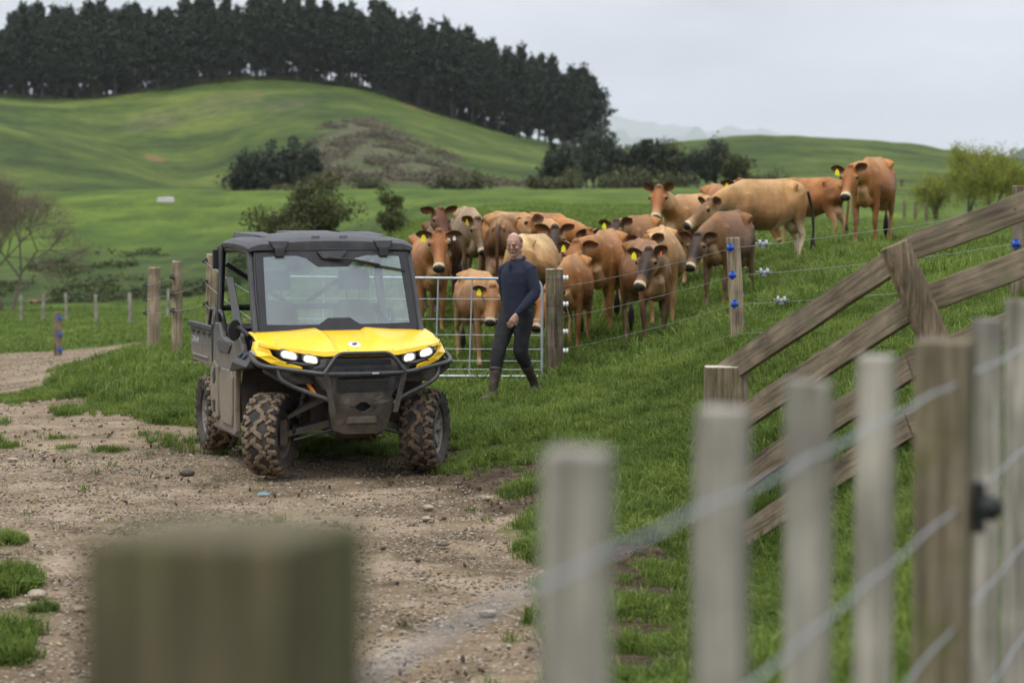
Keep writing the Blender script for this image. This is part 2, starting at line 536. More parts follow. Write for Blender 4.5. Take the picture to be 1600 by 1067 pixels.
def height(x, y):
    x = np.atleast_1d(np.asarray(x, float)); y = np.atleast_1d(np.asarray(y, float))
    r = np.hypot(x, y)
    fwd = y > 0.05
    px = np.where(fwd, 800 + F * x / np.maximum(y, 0.05), np.sign(x) * 9000)
    px = np.clip(px, -600, 2200)
    ys = np.maximum(y, 0.0)
    D = np.where((px > -600) & (px < 2200), ys, r)
    h = base_h(px, D)
    back = sstep(-0.2, 0.6, y / np.maximum(r, 1e-3))
    h = h * back + 0.8 * (1 - back)
    n1 = fbm(x * 0.9, y * 0.9, 3, 3) * 0.022 * sstep(7, 14, r)
    n2 = fbm(x * 0.11, y * 0.11, 3, 9) * 0.22 * sstep(45, 110, r)
    n3 = (fbm(x * 0.022, y * 0.03, 4, 21) * 2.0 + fbm(x * .09, y * .14, 3, 23) * .55) * sstep(300, 480, r)
    n4 = -np.abs(fbm(x * 0.05, y * 0.22, 3, 31)) * 0.9 * np.exp(-((y - 143) / 16.0) ** 2) * sstep(4, -8, x)
    return h + n1 + n2 + n3 + n4

def at(px, D):
    """ground point under photo column px at distance D"""
    x = (px - 800) / F * D
    return np.array([x, D, float(height(x, D)[0])])

_hd = np.exp(np.linspace(math.log(7.0), math.log(700), 900))
def hit(px, py):
    x = (px - 800) / F * _hd
    z = height(x, _hd)
    rows = 300 + (2.3 - z) / _hd * F
    ok = np.where(rows <= py)[0]
    D = _hd[ok[0]] if len(ok) else 11.3
    if len(ok) and ok[0] == 0: D = 8689.0 / max(py - 300, 1)
    return np.array([(px - 800) / F * D, D])

TRACK_IMG = [(880, 1067), (862, 900), (838, 800), (800, 770), (700, 745), (640, 722), (480, 712), (375, 700), (310, 672), (250, 655), (150, 628),
             (95, 606), (80, 596), (135, 577), (215, 549)]
TRACK = [hit(*p) for p in TRACK_IMG]
TRACK = [np.array([0.9, 6.0])] + TRACK + [np.array([-5.0, 57.0]), np.array([-5.5, 62.0])] + [np.array([-12.0, 61.0]), np.array([-16.0, 56]), np.array([-20.0, 52.0]), np.array([-30.0, 48.0]), np.array([-30, 12.0]), np.array([-12, 4.0])]
TRACK = np.array(TRACK)
def sdist(x, y, poly):
    """signed distance to polygon, positive inside"""
    x = np.asarray(x, float); y = np.asarray(y, float)
    d = np.full(x.shape, 1e9); ins = np.zeros(x.shape, bool)
    n = len(poly)
    for i in range(n):
        ax, ay = poly[i]; bx, by = poly[(i + 1) % n]
        ex, ey = bx - ax, by - ay
        t = np.clip(((x - ax) * ex + (y - ay) * ey) / (ex * ex + ey * ey + 1e-12), 0, 1)
        d = np.minimum(d, np.hypot(x - ax - t * ex, y - ay - t * ey))
        c = ((ay > y) != (by > y)) & (x < (bx - ax) * (y - ay) / ((by - ay) + 1e-12) + ax)
        ins ^= c
    return np.where(ins, d, -d)
def blobs(x, y, L):
    v = np.zeros(np.shape(x))
    for (px, py, rx, ry) in L:
        c = hit(px, py)
        v = np.maximum(v, 1 - np.sqrt(((x - c[0]) / rx) ** 2 + ((y - c[1]) / ry) ** 2))
    return v
GRASS_ON_TRACK = [(-8, 850, .18, .4), (-5, 915, .24, .45), (-35, 1000, .3, .4), (0, 1035, .2, .25), (60, 958, .10, .12), (-5, 700, .25, .35), (85, 685, .22, .2), (95, 700, .2, .2), (0, 660, .15, .3),
                  (170, 705, .22, .25), (105, 648, .2, .2), (235, 680, .2, .14), (810, 790, .22, .25), (830, 820, .2, .3), (790, 830, .12, .2),
                  (20, 990, .15, .15), (-10, 1010, .2, .3)]
SOIL = [(735, 735, 1.0, 1.2), (795, 748, .7, .8), (690, 722, .8, 1.0), (600, 712, 1.0, .8), (830, 790, .4, .5), (1000, 870, .32, .4), (1010, 930, .35, .4), (1000, 990, .4, .5), (990, 1045, .4, .45), (960, 900, .3, .8),
        (980, 670, .35, .3), (1050, 790, .2, .2), (1500, 405, .35, .8), (1020, 1060, .3, .3), (1225, 770, .15, .2), (700, 590, .7, .3)]
def masks(x, y):
    """(gravel, soil) of the ground at a point"""
    near = (np.hypot(x, y) < 90) & (y > 0)
    n1 = fbm(x * 2.1, y * 1.7, 3, 5); n2 = fbm(x * 7, y * 6, 2, 8)
    sd = sdist(x, y, TRACK) + n1 * 0.22 + n2 * 0.08
    g = sstep(-0.12, 0.16, sd)
    gb = blobs(x, y, GRASS_ON_TRACK) + n1 * 0.35 + n2 * 0.2
    g = g * (1 - sstep(0.1, 0.5, gb) * np.where(y < 13.5, 1.0, .62))
    s = sstep(0.05, 0.4, blobs(x, y, SOIL) + n1 * 0.3 + n2 * 0.35)
    return np.where(near, g, 0), np.where(near, s, 0)

def build_ground():
    az = np.concatenate([np.arange(-180, -16, 4.0), np.arange(-16, -12.6, .5), np.arange(-12.6, 12.61, 0.085), np.arange(13, 16.1, .5), np.arange(18, 180, 4.0)])
    rr = np.concatenate([np.array([0.3, 0.8, 1.5, 2.5, 3.5, 4.5, 5.5, 6.3, 7.0]), np.exp(np.arange(math.log(7.4), math.log(40), 0.0045)), np.exp(np.arange(math.log(40), math.log(330), 0.011)),
                         np.exp(np.arange(math.log(330), math.log(1000), 0.010)), np.exp(np.arange(math.log(1000), math.log(52000), 0.15))])
    A, RR = np.meshgrid(np.radians(az), rr)
    x = (RR * np.sin(A)).ravel(); y = (RR * np.cos(A)).ravel()
    z = height(x, y)
    near = np.hypot(x, y) < 90
    g = np.zeros(len(x)); s = np.zeros(len(x))
    g[near], s[near] = masks(x[near], y[near])
    # track relief: ruts and coarse lumps; torn clods on the soil
    z = z + g * (fbm(x * 3.1, y * 3.1, 3, 41) * 0.012 - 0.02) + s * (fbm(x * 9, y * 9, 2, 51) * 0.03)
    na, nr = len(az), len(rr)
    i, j = np.meshgrid(np.arange(nr - 1), np.arange(na), indexing='ij')
    j2 = (j + 1) % na
    q = np.stack([i * na + j, i * na + j2, (i + 1) * na + j2, (i + 1) * na + j], -1).reshape(-1, 4)
    q = q[:, ::-1]
    # rough patch on the hill, clay scars, dark gully bank: as surface cover
    P = 800 + F * x / np.maximum(y, 1.0)
    def ell(px, D, rx, rd): return 1 - np.sqrt(((x - (px - 800) / F * D) / rx) ** 2 + ((y - D) / rd) ** 2)
    nn = fbm(x * 0.05, y * 0.02, 4, 61)
    rough = np.maximum.reduce([ell(600, 430, 20, 75), ell(680, 400, 17, 60), ell(560, 500, 11, 60), ell(800, 370, 18, 25), ell(530, 390, 12, 40)])
    rough = sstep(-0.05, 0.55, rough + nn * 0.5)
    rough2 = sstep(0.0, 0.7, np.maximum.reduce([ell(370, 600, 12, 28), ell(230, 575, 10, 30), ell(450, 585, 9, 20)]) + nn * 0.5) * 0.45
    clay = np.maximum.reduce([ell(245, 505, 3.0, 5), ell(72, 139, 1.0, 3.0), ell(405, 610, 1.4, 5), ell(655, 645, 5, 3)])
    clay = sstep(0, 0.4, clay + fbm(x * .6, y * .3, 3, 71) * 0.5)
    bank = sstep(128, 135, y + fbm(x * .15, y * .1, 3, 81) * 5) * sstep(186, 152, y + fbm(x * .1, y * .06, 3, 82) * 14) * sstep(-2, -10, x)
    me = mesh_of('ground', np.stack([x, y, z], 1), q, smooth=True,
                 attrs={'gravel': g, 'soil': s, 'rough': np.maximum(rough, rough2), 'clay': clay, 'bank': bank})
    return me

def ground_mat():
    m, n, b = newmat('ground_cover')
    L = n.links
    geo = n.nodes.new('ShaderNodeNewGeometry')
    pos = geo.outputs['Position']
    def noise(sc, det=5, rough=.6, vec=None, dist=0.0):
        k = n.nodes.new('ShaderNodeTexNoise'); k.inputs['Scale'].default_value = sc; k.inputs['Detail'].default_value = det
        k.inputs['Roughness'].default_value = rough; k.inputs['Distortion'].default_value = dist
        L.new(vec or pos, k.inputs['Vector']); return k.outputs['Fac']
    def mapv(s):
        k = n.nodes.new('ShaderNodeMapping'); k.inputs['Scale'].default_value = s; L.new(pos, k.inputs[0]); return k.outputs[0]
    def ramp(f, st):
        k = n.nodes.new('ShaderNodeValToRGB'); L.new(f, k.inputs[0])
        k.color_ramp.elements[0].position = st[0][0]; k.color_ramp.elements[0].color = (*st[0][1], 1)
        k.color_ramp.elements[1].position = st[-1][0]; k.color_ramp.elements[1].color = (*st[-1][1], 1)
        for p, c in st[1:-1]:
            e = k.color_ramp.elements.new(p); e.color = (*c, 1)
        return k.outputs[0]
    def mix(f, a, bb, mode='MIX'):
        k = n.nodes.new('ShaderNodeMix'); k.data_type = 'RGBA'; k.blend_type = mode
        for s, v in (('Factor', f), ('A', a), ('B', bb)):
            if hasattr(v, 'is_linked') or hasattr(v, 'links'): L.new(v, k.inputs[s])
            elif isinstance(v, tuple): k.inputs[s].default_value = (*v, 1)
            else: k.inputs[s].default_value = v
        return k.outputs['Result']
    def attr(nm):
        k = n.nodes.new('ShaderNodeAttribute'); k.attribute_name = nm; return k.outputs['Fac']
    def math_(op, a, bb, clamp=False):
        k = n.nodes.new('ShaderNodeMath'); k.operation = op; k.use_clamp = clamp
        for i, v in enumerate((a, bb)):
            if hasattr(v, 'links'): L.new(v, k.inputs[i])
            else: k.inputs[i].default_value = v
        return k.outputs[0]
    # pasture
    big = noise(0.018, 4, .55)
    mid = noise(1.0, 7, .7, mapv((0.22, 0.09, 0.3)))
    fine = noise(2.4, 8, .7)
    grass = ramp(mid, [(0.36, (0.044, 0.076, 0.010)), (0.5, (0.070, 0.114, 0.013)), (0.64, (0.108, 0.156, 0.020))])
    grass = mix(0.75, grass, ramp(big, [(0.35, (0.75, 0.86, 0.8)), (0.65, (1.25, 1.12, 1.1))]), 'MULTIPLY')
    grass = mix(0.8, grass, ramp(fine, [(0.32, (0.55, 0.6, 0.6)), (0.65, (1.3, 1.25, 1.2))]), 'MULTIPLY')
    # sheep and cattle tracks across the slopes
    wv = n.nodes.new('ShaderNodeTexWave'); wv.wave_type = 'BANDS'; wv.bands_direction = 'Z'
    wv.inputs['Scale'].default_value = 0.28; wv.inputs['Distortion'].default_value = 6.0; wv.inputs['Detail'].default_value = 3; wv.inputs['Detail Scale'].default_value = 0.35
    L.new(mapv((0.06, 0.06, 1.0)), wv.inputs['Vector'])
    grass = mix(0.35, grass, ramp(wv.outputs['Fac'], [(0.0, (0.72, 0.75, 0.75)), (0.5, (1.1, 1.08, 1.0))]), 'MULTIPLY')
    # duller, cooler far hillsides
    sepn = n.nodes.new('ShaderNodeSeparateXYZ'); L.new(pos, sepn.inputs[0])
    mrd = n.nodes.new('ShaderNodeMapRange'); mrd.inputs['From Min'].default_value = 258; mrd.inputs['From Max'].default_value = 285
    L.new(sepn.outputs['Y'], mrd.inputs['Value'])
    hill = ramp(noise(0.03, 6, .6), [(0.38, (0.036, 0.060, 0.014)), (0.5, (0.062, 0.095, 0.018)), (0.62, (0.108, 0.142, 0.028))])
    hill = mix(0.8, hill, ramp(noise(0.22, 8, .72), [(0.36, (0.55, 0.6, 0.62)), (0.6, (1.3, 1.22, 1.15))]), 'MULTIPLY')
    grass = mix(mrd.outputs[0], grass, hill)
    # bank in darker, mottled green
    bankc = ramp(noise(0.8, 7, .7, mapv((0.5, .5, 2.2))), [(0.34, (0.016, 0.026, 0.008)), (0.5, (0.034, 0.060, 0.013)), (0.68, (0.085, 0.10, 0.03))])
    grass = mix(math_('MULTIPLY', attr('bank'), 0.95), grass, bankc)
    rb = ramp(noise(0.34, 6, .72), [(0.38, (0.040, 0.065, 0.020)), (0.48, (0.070, 0.080, 0.032)), (0.56, (0.12, 0.10, 0.065)), (0.68, (0.19, 0.15, 0.11))])
    grass = mix(attr('rough'), grass, rb)
    grass = mix(attr('clay'), grass, ramp(noise(1.3, 5), [(0.3, (0.13, 0.065, 0.035)), (0.7, (0.27, 0.14, 0.08))]))
    # soil
    soil = ramp(noise(9, 8, .7), [(0.34, (0.022, 0.015, 0.009)), (0.5, (0.055, 0.037, 0.023)), (0.68, (0.12, 0.085, 0.055))])
    # gravel track
    gb = ramp(noise(1.1, 6, .65), [(0.36, (0.120, 0.084, 0.050)), (0.5, (0.215, 0.158, 0.098)), (0.64, (0.310, 0.240, 0.165))])
    gb = mix(0.7, gb, ramp(noise(26, 9, .75), [(0.3, (0.42, 0.4, 0.38)), (0.5, (1.0, 1.0, 1.0)), (0.72, (1.4, 1.38, 1.35))]), 'MULTIPLY')
    vo = n.nodes.new('ShaderNodeTexVoronoi'); vo.inputs['Scale'].default_value = 34.0; L.new(pos, vo.inputs['Vector'])
    sepc = n.nodes.new('ShaderNodeSeparateColor'); L.new(vo.outputs['Color'], sepc.inputs[0])
    stone = ramp(sepc.outputs[0], [(0.0, (0.10, 0.085, 0.07)), (0.5, (0.29, 0.24, 0.18)), (1.0, (0.50, 0.46, 0.40))])
    smask = math_('MULTIPLY', math_('LESS_THAN', vo.outputs['Distance'], 0.42), math_('GREATER_THAN', sepc.outputs[1], 0.62))
    gb = mix(math_('MULTIPLY', smask, 0.75), gb, stone)
    out = mix(attr('soil'), grass, soil)
    gm = attr('gravel')
    out = mix(gm, out, mix(math_('MULTIPLY', attr('soil'), 0.85), gb, soil))
    # bare earth shows between the grass blades close by
    L.new(out, b.inputs['Base Color'])
    b.inputs['Roughness'].default_value = 0.95
    b.inputs['Specular IOR Level'].default_value = 0.15
    hgt = math_('ADD', math_('MULTIPLY', noise(30, 9, .75), 0.6), math_('MULTIPLY', math_('SUBTRACT', 0.5, vo.outputs['Distance']), smask))
    bp = n.nodes.new('ShaderNodeBump'); bp.inputs['Strength'].default_value = 0.9; bp.inputs['Distance'].default_value = 0.02
    L.new(hgt, bp.inputs['Height'])
    bp2 = n.nodes.new('ShaderNodeBump'); bp2.inputs['Strength'].default_value = 0.7; bp2.inputs['Distance'].default_value = 0.8
    L.new(noise(0.5, 7, .65), bp2.inputs['Height']); L.new(mrd.outputs[0], bp2.inputs['Strength'])
    L.new(bp.outputs[0], bp2.inputs['Normal'])
    L.new(bp2.outputs[0], b.inputs['Normal'])
    return m

ground_me = build_ground()
ground_me.materials.append(ground_mat())
ground = tag(link('ground', ground_me), 'rolling green pasture with a tan gravel farm track and grassy hills behind', None, None, 'structure')

# distant misty ranges
def far_range(name, D, crest, seed, col, depth=2500):
    m = mat(name + '_cover', col, 0.95, var=0.25, vscale=0.001, coords='Object')
    xs = np.linspace(crest[0][0], crest[-1][0], 160)
    cy = np.interp(xs, [c[0] for c in crest], [c[1] for c in crest])
    V = []; rows = 10
    for r_ in range(rows + 1):
        t = r_ / rows
        for i, px in enumerate(xs):
            dd = D - depth * (1 - t) if r_ < rows else D + 300
            z = (2.3 - (cy[i] - 300) / F * D) + D * .0035 * fbm(px * .02, t * 2.0, 4, seed)
            zz = -5 + (z + 5) * (t ** 0.8) if r_ < rows else -5
            zz += D * .0035 * float(fbm(px * .045 + 4, t * 7.0, 4, seed + 5)) * (t * (1.0 if r_ < rows else 0))
            V.append(((px - 800) / F * dd, dd, float(zz)))
    n = len(xs)
    q = np.array([[r_ * n + i, r_ * n + i + 1, (r_ + 1) * n + i + 1, (r_ + 1) * n + i] for r_ in range(rows) for i in range(n - 1)])
    me = mesh_of(name, V, q, [m], smooth=True)
    return link(name, me)
o = far_range('distant_hills', 22000, [(760, 260), (880, 215), (935, 200), (965, 192), (985, 206), (1010, 212), (1050, 207), (1085, 199), (1110, 203), (1140, 205), (1180, 214), (1260, 232), (1400, 262)], 4, (0.05, 0.08, 0.05))
tag(o, 'pale misty ridge of far hills behind the right end of the pines', None, None, 'structure')
o = far_range('distant_hills', 31000, [(500, 250), (900, 205), (960, 178), (1010, 190), (1060, 186), (1120, 194), (1200, 200), (1300, 238), (1450, 252), (1700, 262)], 14, (0.05, 0.08, 0.06))
tag(o, 'faintest farther range almost lost in the mist', None, None, 'structure')
o = far_range('distant_hill', 3600, [(1480, 262), (1530, 251), (1560, 241), (1590, 231), (1620, 226), (1700, 215), (1900, 230), (2100, 262)], 24, (0.030, 0.050, 0.034), 700)
tag(o, 'dark bluish hill flank at the right edge of the frame', None, None, 'structure')

# sky haze: one closed box of even pale air
hb = MB().box((0, 17400, 420), (42000, 35200, 860)).build('haze', bpy.data.materials.new('haze_air'))
hm = hb.data.materials[0]
hm.use_nodes = True
hm.node_tree.nodes.clear()
pv = hm.node_tree.nodes.new('ShaderNodeVolumePrincipled')
pv.inputs['Color'].default_value = (0.90, 0.93, 1.0, 1)
pv.inputs['Density'].default_value = HAZE_DENSITY = 0.000045
pv.inputs['Anisotropy'].default_value = 0.0
mo = hm.node_tree.nodes.new('ShaderNodeOutputMaterial')
hm.node_tree.links.new(pv.outputs[0], mo.inputs['Volume'])
tag(hb, 'thin pale mist in the air over the farm and the far hills', None, None, 'stuff')

# ------------------------------------------------------------------ scattered ground cover (grass, stones)
def scatter(name, variants, pts, rot, scl, pick, shade, label, mats, kind='stuff'):
    """variants: list of (V, F, shade, matidx); one object whose own mesh carries the variants and the points"""
    V = [np.asarray(pts, np.float32)]; Fs = []; kindv = [np.zeros(len(pts))]; sh = [np.asarray(shade)]; mi = []
    rots = [np.asarray(rot, np.float32)]; scs = [np.asarray(scl, np.float32)]; pk = [np.asarray(pick)]
    base = len(pts)
    for k, (v, f, s, mid) in enumerate(variants):
        V.append(np.asarray(v, np.float32)); n = len(v)
        Fs += [tuple(int(i) + base for i in ff) for ff in f]
        mi += [mid] * len(f)
        base += n
        kindv.append(np.full(n, k + 1)); sh.append(np.asarray(s)); rots.append(np.zeros((n, 3), np.float32)); scs.append(np.ones((n, 3), np.float32)); pk.append(np.zeros(n))
    V = np.concatenate(V)
    me = bpy.data.meshes.new(name)
    me.from_pydata(V.tolist(), [], Fs)
    for m_ in mats: me.materials.append(m_)
    me.polygons.foreach_set('material_index', np.array(mi, np.int32))
    def add(nm, tp, arr, key):
        a = me.attributes.new(nm, tp, 'POINT'); a.data.foreach_set(key, arr)
    add('vk', 'INT', np.concatenate(kindv).astype(np.int32), 'value')
    add('pick', 'INT', np.concatenate(pk).astype(np.int32), 'value')
    add('shade', 'FLOAT', np.concatenate(sh).astype(np.float32), 'value')
    add('rot', 'FLOAT_VECTOR', np.concatenate(rots).astype(np.float32).ravel(), 'vector')
    add('scl', 'FLOAT_VECTOR', np.concatenate(scs).astype(np.float32).ravel(), 'vector')
    o = link(name, me)
    ng = bpy.data.node_groups.new(name + '_scatter', 'GeometryNodeTree')
    ng.interface.new_socket('Geometry', in_out='INPUT', socket_type='NodeSocketGeometry')
    ng.interface.new_socket('Geometry', in_out='OUTPUT', socket_type='NodeSocketGeometry')
    N = ng.nodes; L = ng.links
    gi = N.new('NodeGroupInput'); go = N.new('NodeGroupOutput')
    def named(nm, t):
        k = N.new('GeometryNodeInputNamedAttribute'); k.data_type = t; k.inputs['Name'].default_value = nm; return k.outputs['Attribute']
    def sel(val):
        c = N.new('FunctionNodeCompare'); c.data_type = 'INT'; c.operation = 'EQUAL'
        L.new(named('vk', 'INT'), c.inputs[2]); c.inputs[3].default_value = val
        s = N.new('GeometryNodeSeparateGeometry'); s.domain = 'POINT'
        L.new(gi.outputs[0], s.inputs['Geometry']); L.new(c.outputs[0], s.inputs['Selection'])
        return s.outputs['Selection']
    gti = N.new('GeometryNodeGeometryToInstance')
    for k in range(len(variants), 0, -1):
        L.new(sel(k), gti.inputs[0])
    iop = N.new('GeometryNodeInstanceOnPoints')
    L.new(sel(0), iop.inputs['Points'])
    L.new(gti.outputs[0], iop.inputs['Instance'])
    iop.inputs['Pick Instance'].default_value = True
    L.new(named('pick', 'INT'), iop.inputs['Instance Index'])
    L.new(named('rot', 'FLOAT_VECTOR'), iop.inputs['Rotation'])
    L.new(named('scl', 'FLOAT_VECTOR'), iop.inputs['Scale'])
    L.new(iop.outputs[0], go.inputs[0])
    md = o.modifiers.new('scatter', 'NODES'); md.node_group = ng
    return tag(o, label, None, None, kind)

def tuft(nb, rad, h, wd, lean, rg, seed_heads=False):
    V = []; Fc = []; S = []
    for i in range(nb):
        a = rg.uniform(0, 2 * math.pi); r_ = rad * math.sqrt(rg.uniform(0, 1))
        b0 = np.array([r_ * math.cos(a), r_ * math.sin(a), -0.015])
        hh = h * rg.uniform(0.55, 1.15); da = rg.uniform(0, 2 * math.pi); le = lean * rg.uniform(0.2, 1.3)
        d = np.array([math.cos(da), math.sin(da), 0]); s = np.array([-math.sin(da + rg.uniform(-1, 1)), math.cos(da), 0]) * wd * rg.uniform(.7, 1.2) / 2
        p1 = b0 + d * le * hh * 0.3 + np.array([0, 0, hh * 0.6]); p2 = b0 + d * le * hh + np.array([0, 0, hh * (1.0 - 0.35 * le)])
        k = len(V)
        V += [b0 - s, b0 + s, p1 + s * .8, p1 - s * .8, p2]
        Fc += [(k, k + 1, k + 2, k + 3), (k + 3, k + 2, k + 4)]
        c = rg.uniform(0, 1)
        S += [c * .35, c * .35, c * .8, c * .8, c]
    return V, Fc, S, 0

def slope_keep(x, y): return True

rg = np.random.default_rng(5)
def wedge(n, r0, r1, amax=13.2):
    r = np.sqrt(rg.uniform(r0 ** 2, r1 ** 2, n)); a = np.radians(rg.uniform(-amax, amax, n))
    return r * np.sin(a), r * np.cos(a)
M_grass = leafmat('grass_blades', (0.034, 0.064, 0.010), (0.33, 0.40, 0.09), nscale=1.1, transl=0.42, c3=(0.135, 0.200, 0.032))
M_dry = leafmat('dry_grass', (0.09, 0.08, 0.03), (0.30, 0.26, 0.13), nscale=0.7, transl=0.3)
var_near = [tuft(34, .085, .075, .0065, .9, rg) for _ in range(4)] + [tuft(34, .06, .14, .007, .7, rg) for _ in range(2)]
# near pasture
def scatter_grass(name, n, r0, r1, smin, smax, vars_, label, dens_fn=None, tall=None, wide=1.0):
    x, y = wedge(n, r0, r1)
    g, s = masks(x, y)
    keep = rg.uniform(0, 1, n) > np.clip(g * 1.3, 0, 0.9985)
    keep &= rg.uniform(0, 1, n) > np.clip(s * 0.93, 0, 1)
    if r0 > 40: keep &= rg.uniform(0, 1, n) > sstep(60, 170, y) ** .6
    x, y, g, s = x[keep], y[keep], g[keep], s[keep]
    z = height(x, y)
    n = len(x)
    lush = 0.75 + 0.5 * vnoise(x * .8, y * .8, 77) + 0.35 * vnoise(x * 3, y * 3, 78)
    sc = rg.uniform(smin, smax, n) * lush * (1 - 0.45 * g - .3 * s)
    tl = (rg.uniform(0, 1, n) < (0.10 if tall is None else tall)).astype(int)
    pick = np.where(tl, rg.integers(4, 6, n), rg.integers(0, 4, n)) if len(vars_) > 4 else rg.integers(0, len(vars_), n)
    scl = np.stack([sc * wide, sc * wide, sc * rg.uniform(.8, 1.25, n)], 1)
    rot = np.stack([rg.normal(0, .12, n), rg.normal(0, .12, n), rg.uniform(0, 6.28, n)], 1)
    return scatter(name, vars_, np.stack([x, y, z], 1), rot, scl, pick, np.zeros(n), label, [M_grass])
scatter_grass('grass', 56000, 5.2, 24, .75, 1.15, var_near, 'short grazed grass with longer tufts by the track')
scatter_grass('grass', 52000, 24, 46, 1.0, 1.6, var_near, 'grazed green grass on the slope under the cows', wide=1.2)
var_far = [tuft(22, .22, .06, .018, 1.0, rg) for _ in range(4)]
scatter_grass('grass', 60000, 46, 175, .8, 1.4, var_far, 'pasture grass of the lower paddock beyond the track', wide=1.6)
# longer rank tufts at chosen places (photo column, row, radius x, radius y, count, height factor)
LT = [(-8, 850, .16, .3, 60, 1.3), (0, 918, .2, .35, 150, 1.9), (0, 1030, .16, .25, 60, 1.1), (60, 958, .08, .08, 16, .9), (720, 690, 1.1, .7, 380, 1.9), (780, 722, .7, .4, 170, 1.6), (980, 640, 1.5, 1.5, 400, 1.5),
      (1200, 960, .25, 1.2, 520, 2.0), (1330, 900, .5, 1.2, 500, 1.9), (960, 690, .8, .4, 200, 1.6), (440, 530, 2.2, 3.0, 300, 1.6), (160, 600, 1.6, 2.2, 600, 1.5), (260, 630, 1.3, 1.2, 450, 1.5), (1040, 830, .3, .5, 120, 1.7),
      (1000, 845, .12, .15, 45, 2.0), (1380, 383, 1.6, .9, 260, 2.4), (1430, 380, 1.5, .8, 200, 2.4), (1260, 395, 1.2, .8, 140, 2.0), (860, 590, .6, .3, 120, 1.8), (1150, 545, .4, .3, 60, 1.8), (225, 545, 1.6, 2.0, 200, 1.8), (500, 690, 1.6, 1.2, 340, 1.5)]
P = []
for (px, py, rx, ry, n_, hf) in LT:
    c = hit(px, py)
    a = rg.uniform(0, 6.28, n_); q = np.sqrt(rg.uniform(0, 1, n_))
    for i in range(n_):
        P.append((c[0] + rx * q[i] * math.cos(a[i]), c[1] + ry * q[i] * math.sin(a[i]), hf * rg.uniform(.6, 1.15) * (1.15 - .6 * q[i])))
P = np.array(P)
z = height(P[:, 0], P[:, 1]); n_ = len(P)
scatter('long_grass', [tuft(26, .05, .10, .0065, 1.1, rg) for _ in range(4)], np.stack([P[:, 0], P[:, 1], z], 1), np.stack([rg.normal(0, .2, n_), rg.normal(0, .2, n_), rg.uniform(0, 6.28, n_)], 1),
        np.stack([P[:, 2] ** .6, P[:, 2] ** .6, P[:, 2]], 1), rg.integers(0, 4, n_), np.zeros(n_), 'rank tufts of longer grass along the verges', [M_grass])
# dry straw bits on the soil and in the grass
x, y = wedge(9000, 8, 26); g, s = masks(x, y)
k = (rg.uniform(0, 1, len(x)) < np.clip(s + (g > .2) * (g < .9) * .5 + .08, 0, 1) * .6); x, y = x[k], y[k]; n_ = len(x)
scatter('dry_grass', [tuft(7, .06, .045, .005, 2.0, rg) for _ in range(3)], np.stack([x, y, height(x, y)], 1), np.stack([rg.normal(0, .3, n_), rg.normal(0, .3, n_), rg.uniform(0, 6.28, n_)], 1),
        np.stack([rg.uniform(.6, 1.3, n_)] * 3, 1), rg.integers(0, 3, n_), np.zeros(n_), 'thin dry straw lying on bare soil', [M_dry])
# daisies
DP = []
for (px, py, rx, ry, n_) in ((335, 568, .5, .6, 70), (300, 590, .5, .6, 20)):
    c = hit(px, py)
    for _ in range(n_): DP.append((c[0] + rg.normal(0, rx * .5), c[1] + rg.normal(0, ry * .5)))
DP = np.array(DP); n_ = len(DP)
fl = ([(.5 * math.cos(a), .5 * math.sin(a), 0) for a in np.linspace(0, 2 * math.pi, 8)[:-1]] + [(0, 0, .15)], [(i, (i + 1) % 7, 7) for i in range(7)], np.zeros(8), 0)
scatter('daisies', [fl], np.stack([DP[:, 0], DP[:, 1], height(DP[:, 0], DP[:, 1]) + .08], 1), np.stack([rg.normal(0.3, .3, n_), rg.normal(0, .3, n_), rg.uniform(0, 6, n_)], 1), np.stack([rg.uniform(.018, .03, n_)] * 3, 1), np.zeros(n_), np.zeros(n_), 'tiny white daisies in the verge grass', [mat('daisy_petal', (.7, .7, .68), .7, var=.05)])
# stones
def stone_mesh(rg, sub=1):
    bm = bmesh.new(); bmesh.ops.create_icosphere(bm, subdivisions=sub, radius=.5)
    o3 = rg.uniform(0, 50)
    for v in bm.verts:
        f = 1 + .45 * float(fbm(v.co.x * 1.7 + o3, v.co.y * 1.7 + v.co.z * 2.1, 2, 3))
        v.co = Vector((v.co.x * f * 1.2, v.co.y * f * .85, v.co.z * f * .6))
    V = [tuple(v.co) for v in bm.verts]; Fc = [[v.index for v in f.verts] for f in bm.faces]; bm.free()
    return V, Fc
def stonemat(name, c1, c2, c3):
    m, n, b = newmat(name)
    oi = n.nodes.new('ShaderNodeAttribute'); oi.attribute_type = 'INSTANCER'; oi.attribute_name = 'shade'
    r = n.nodes.new('ShaderNodeValToRGB'); r.color_ramp.elements[0].color = (*c1, 1); r.color_ramp.elements[1].color = (*c3, 1)
    e = r.color_ramp.elements.new(.55); e.color = (*c2, 1)
    n.links.new(oi.outputs['Fac'], r.inputs[0])
    nn = n.nodes.new('ShaderNodeTexNoise'); nn.inputs['Scale'].default_value = 20; nn.inputs['Detail'].default_value = 5
    mm = n.nodes.new('ShaderNodeMix'); mm.data_type = 'RGBA'; mm.blend_type = 'MULTIPLY'; mm.inputs['Factor'].default_value = .6
    n.links.new(r.outputs[0], mm.inputs['A']); n.links.new(nn.outputs['Color'], mm.inputs['B'])
    n.links.new(mm.outputs['Result'], b.inputs['Base Color']); b.inputs['Roughness'].default_value = .9
    return m
M_stone = stonemat('gravel_stones', (0.12, 0.09, 0.065), (0.30, 0.235, 0.165), (0.56, 0.49, 0.40))
st = []
for _ in range(5):
    V, Fc = stone_mesh(rg); st.append((V, Fc, np.zeros(len(V)), 0))
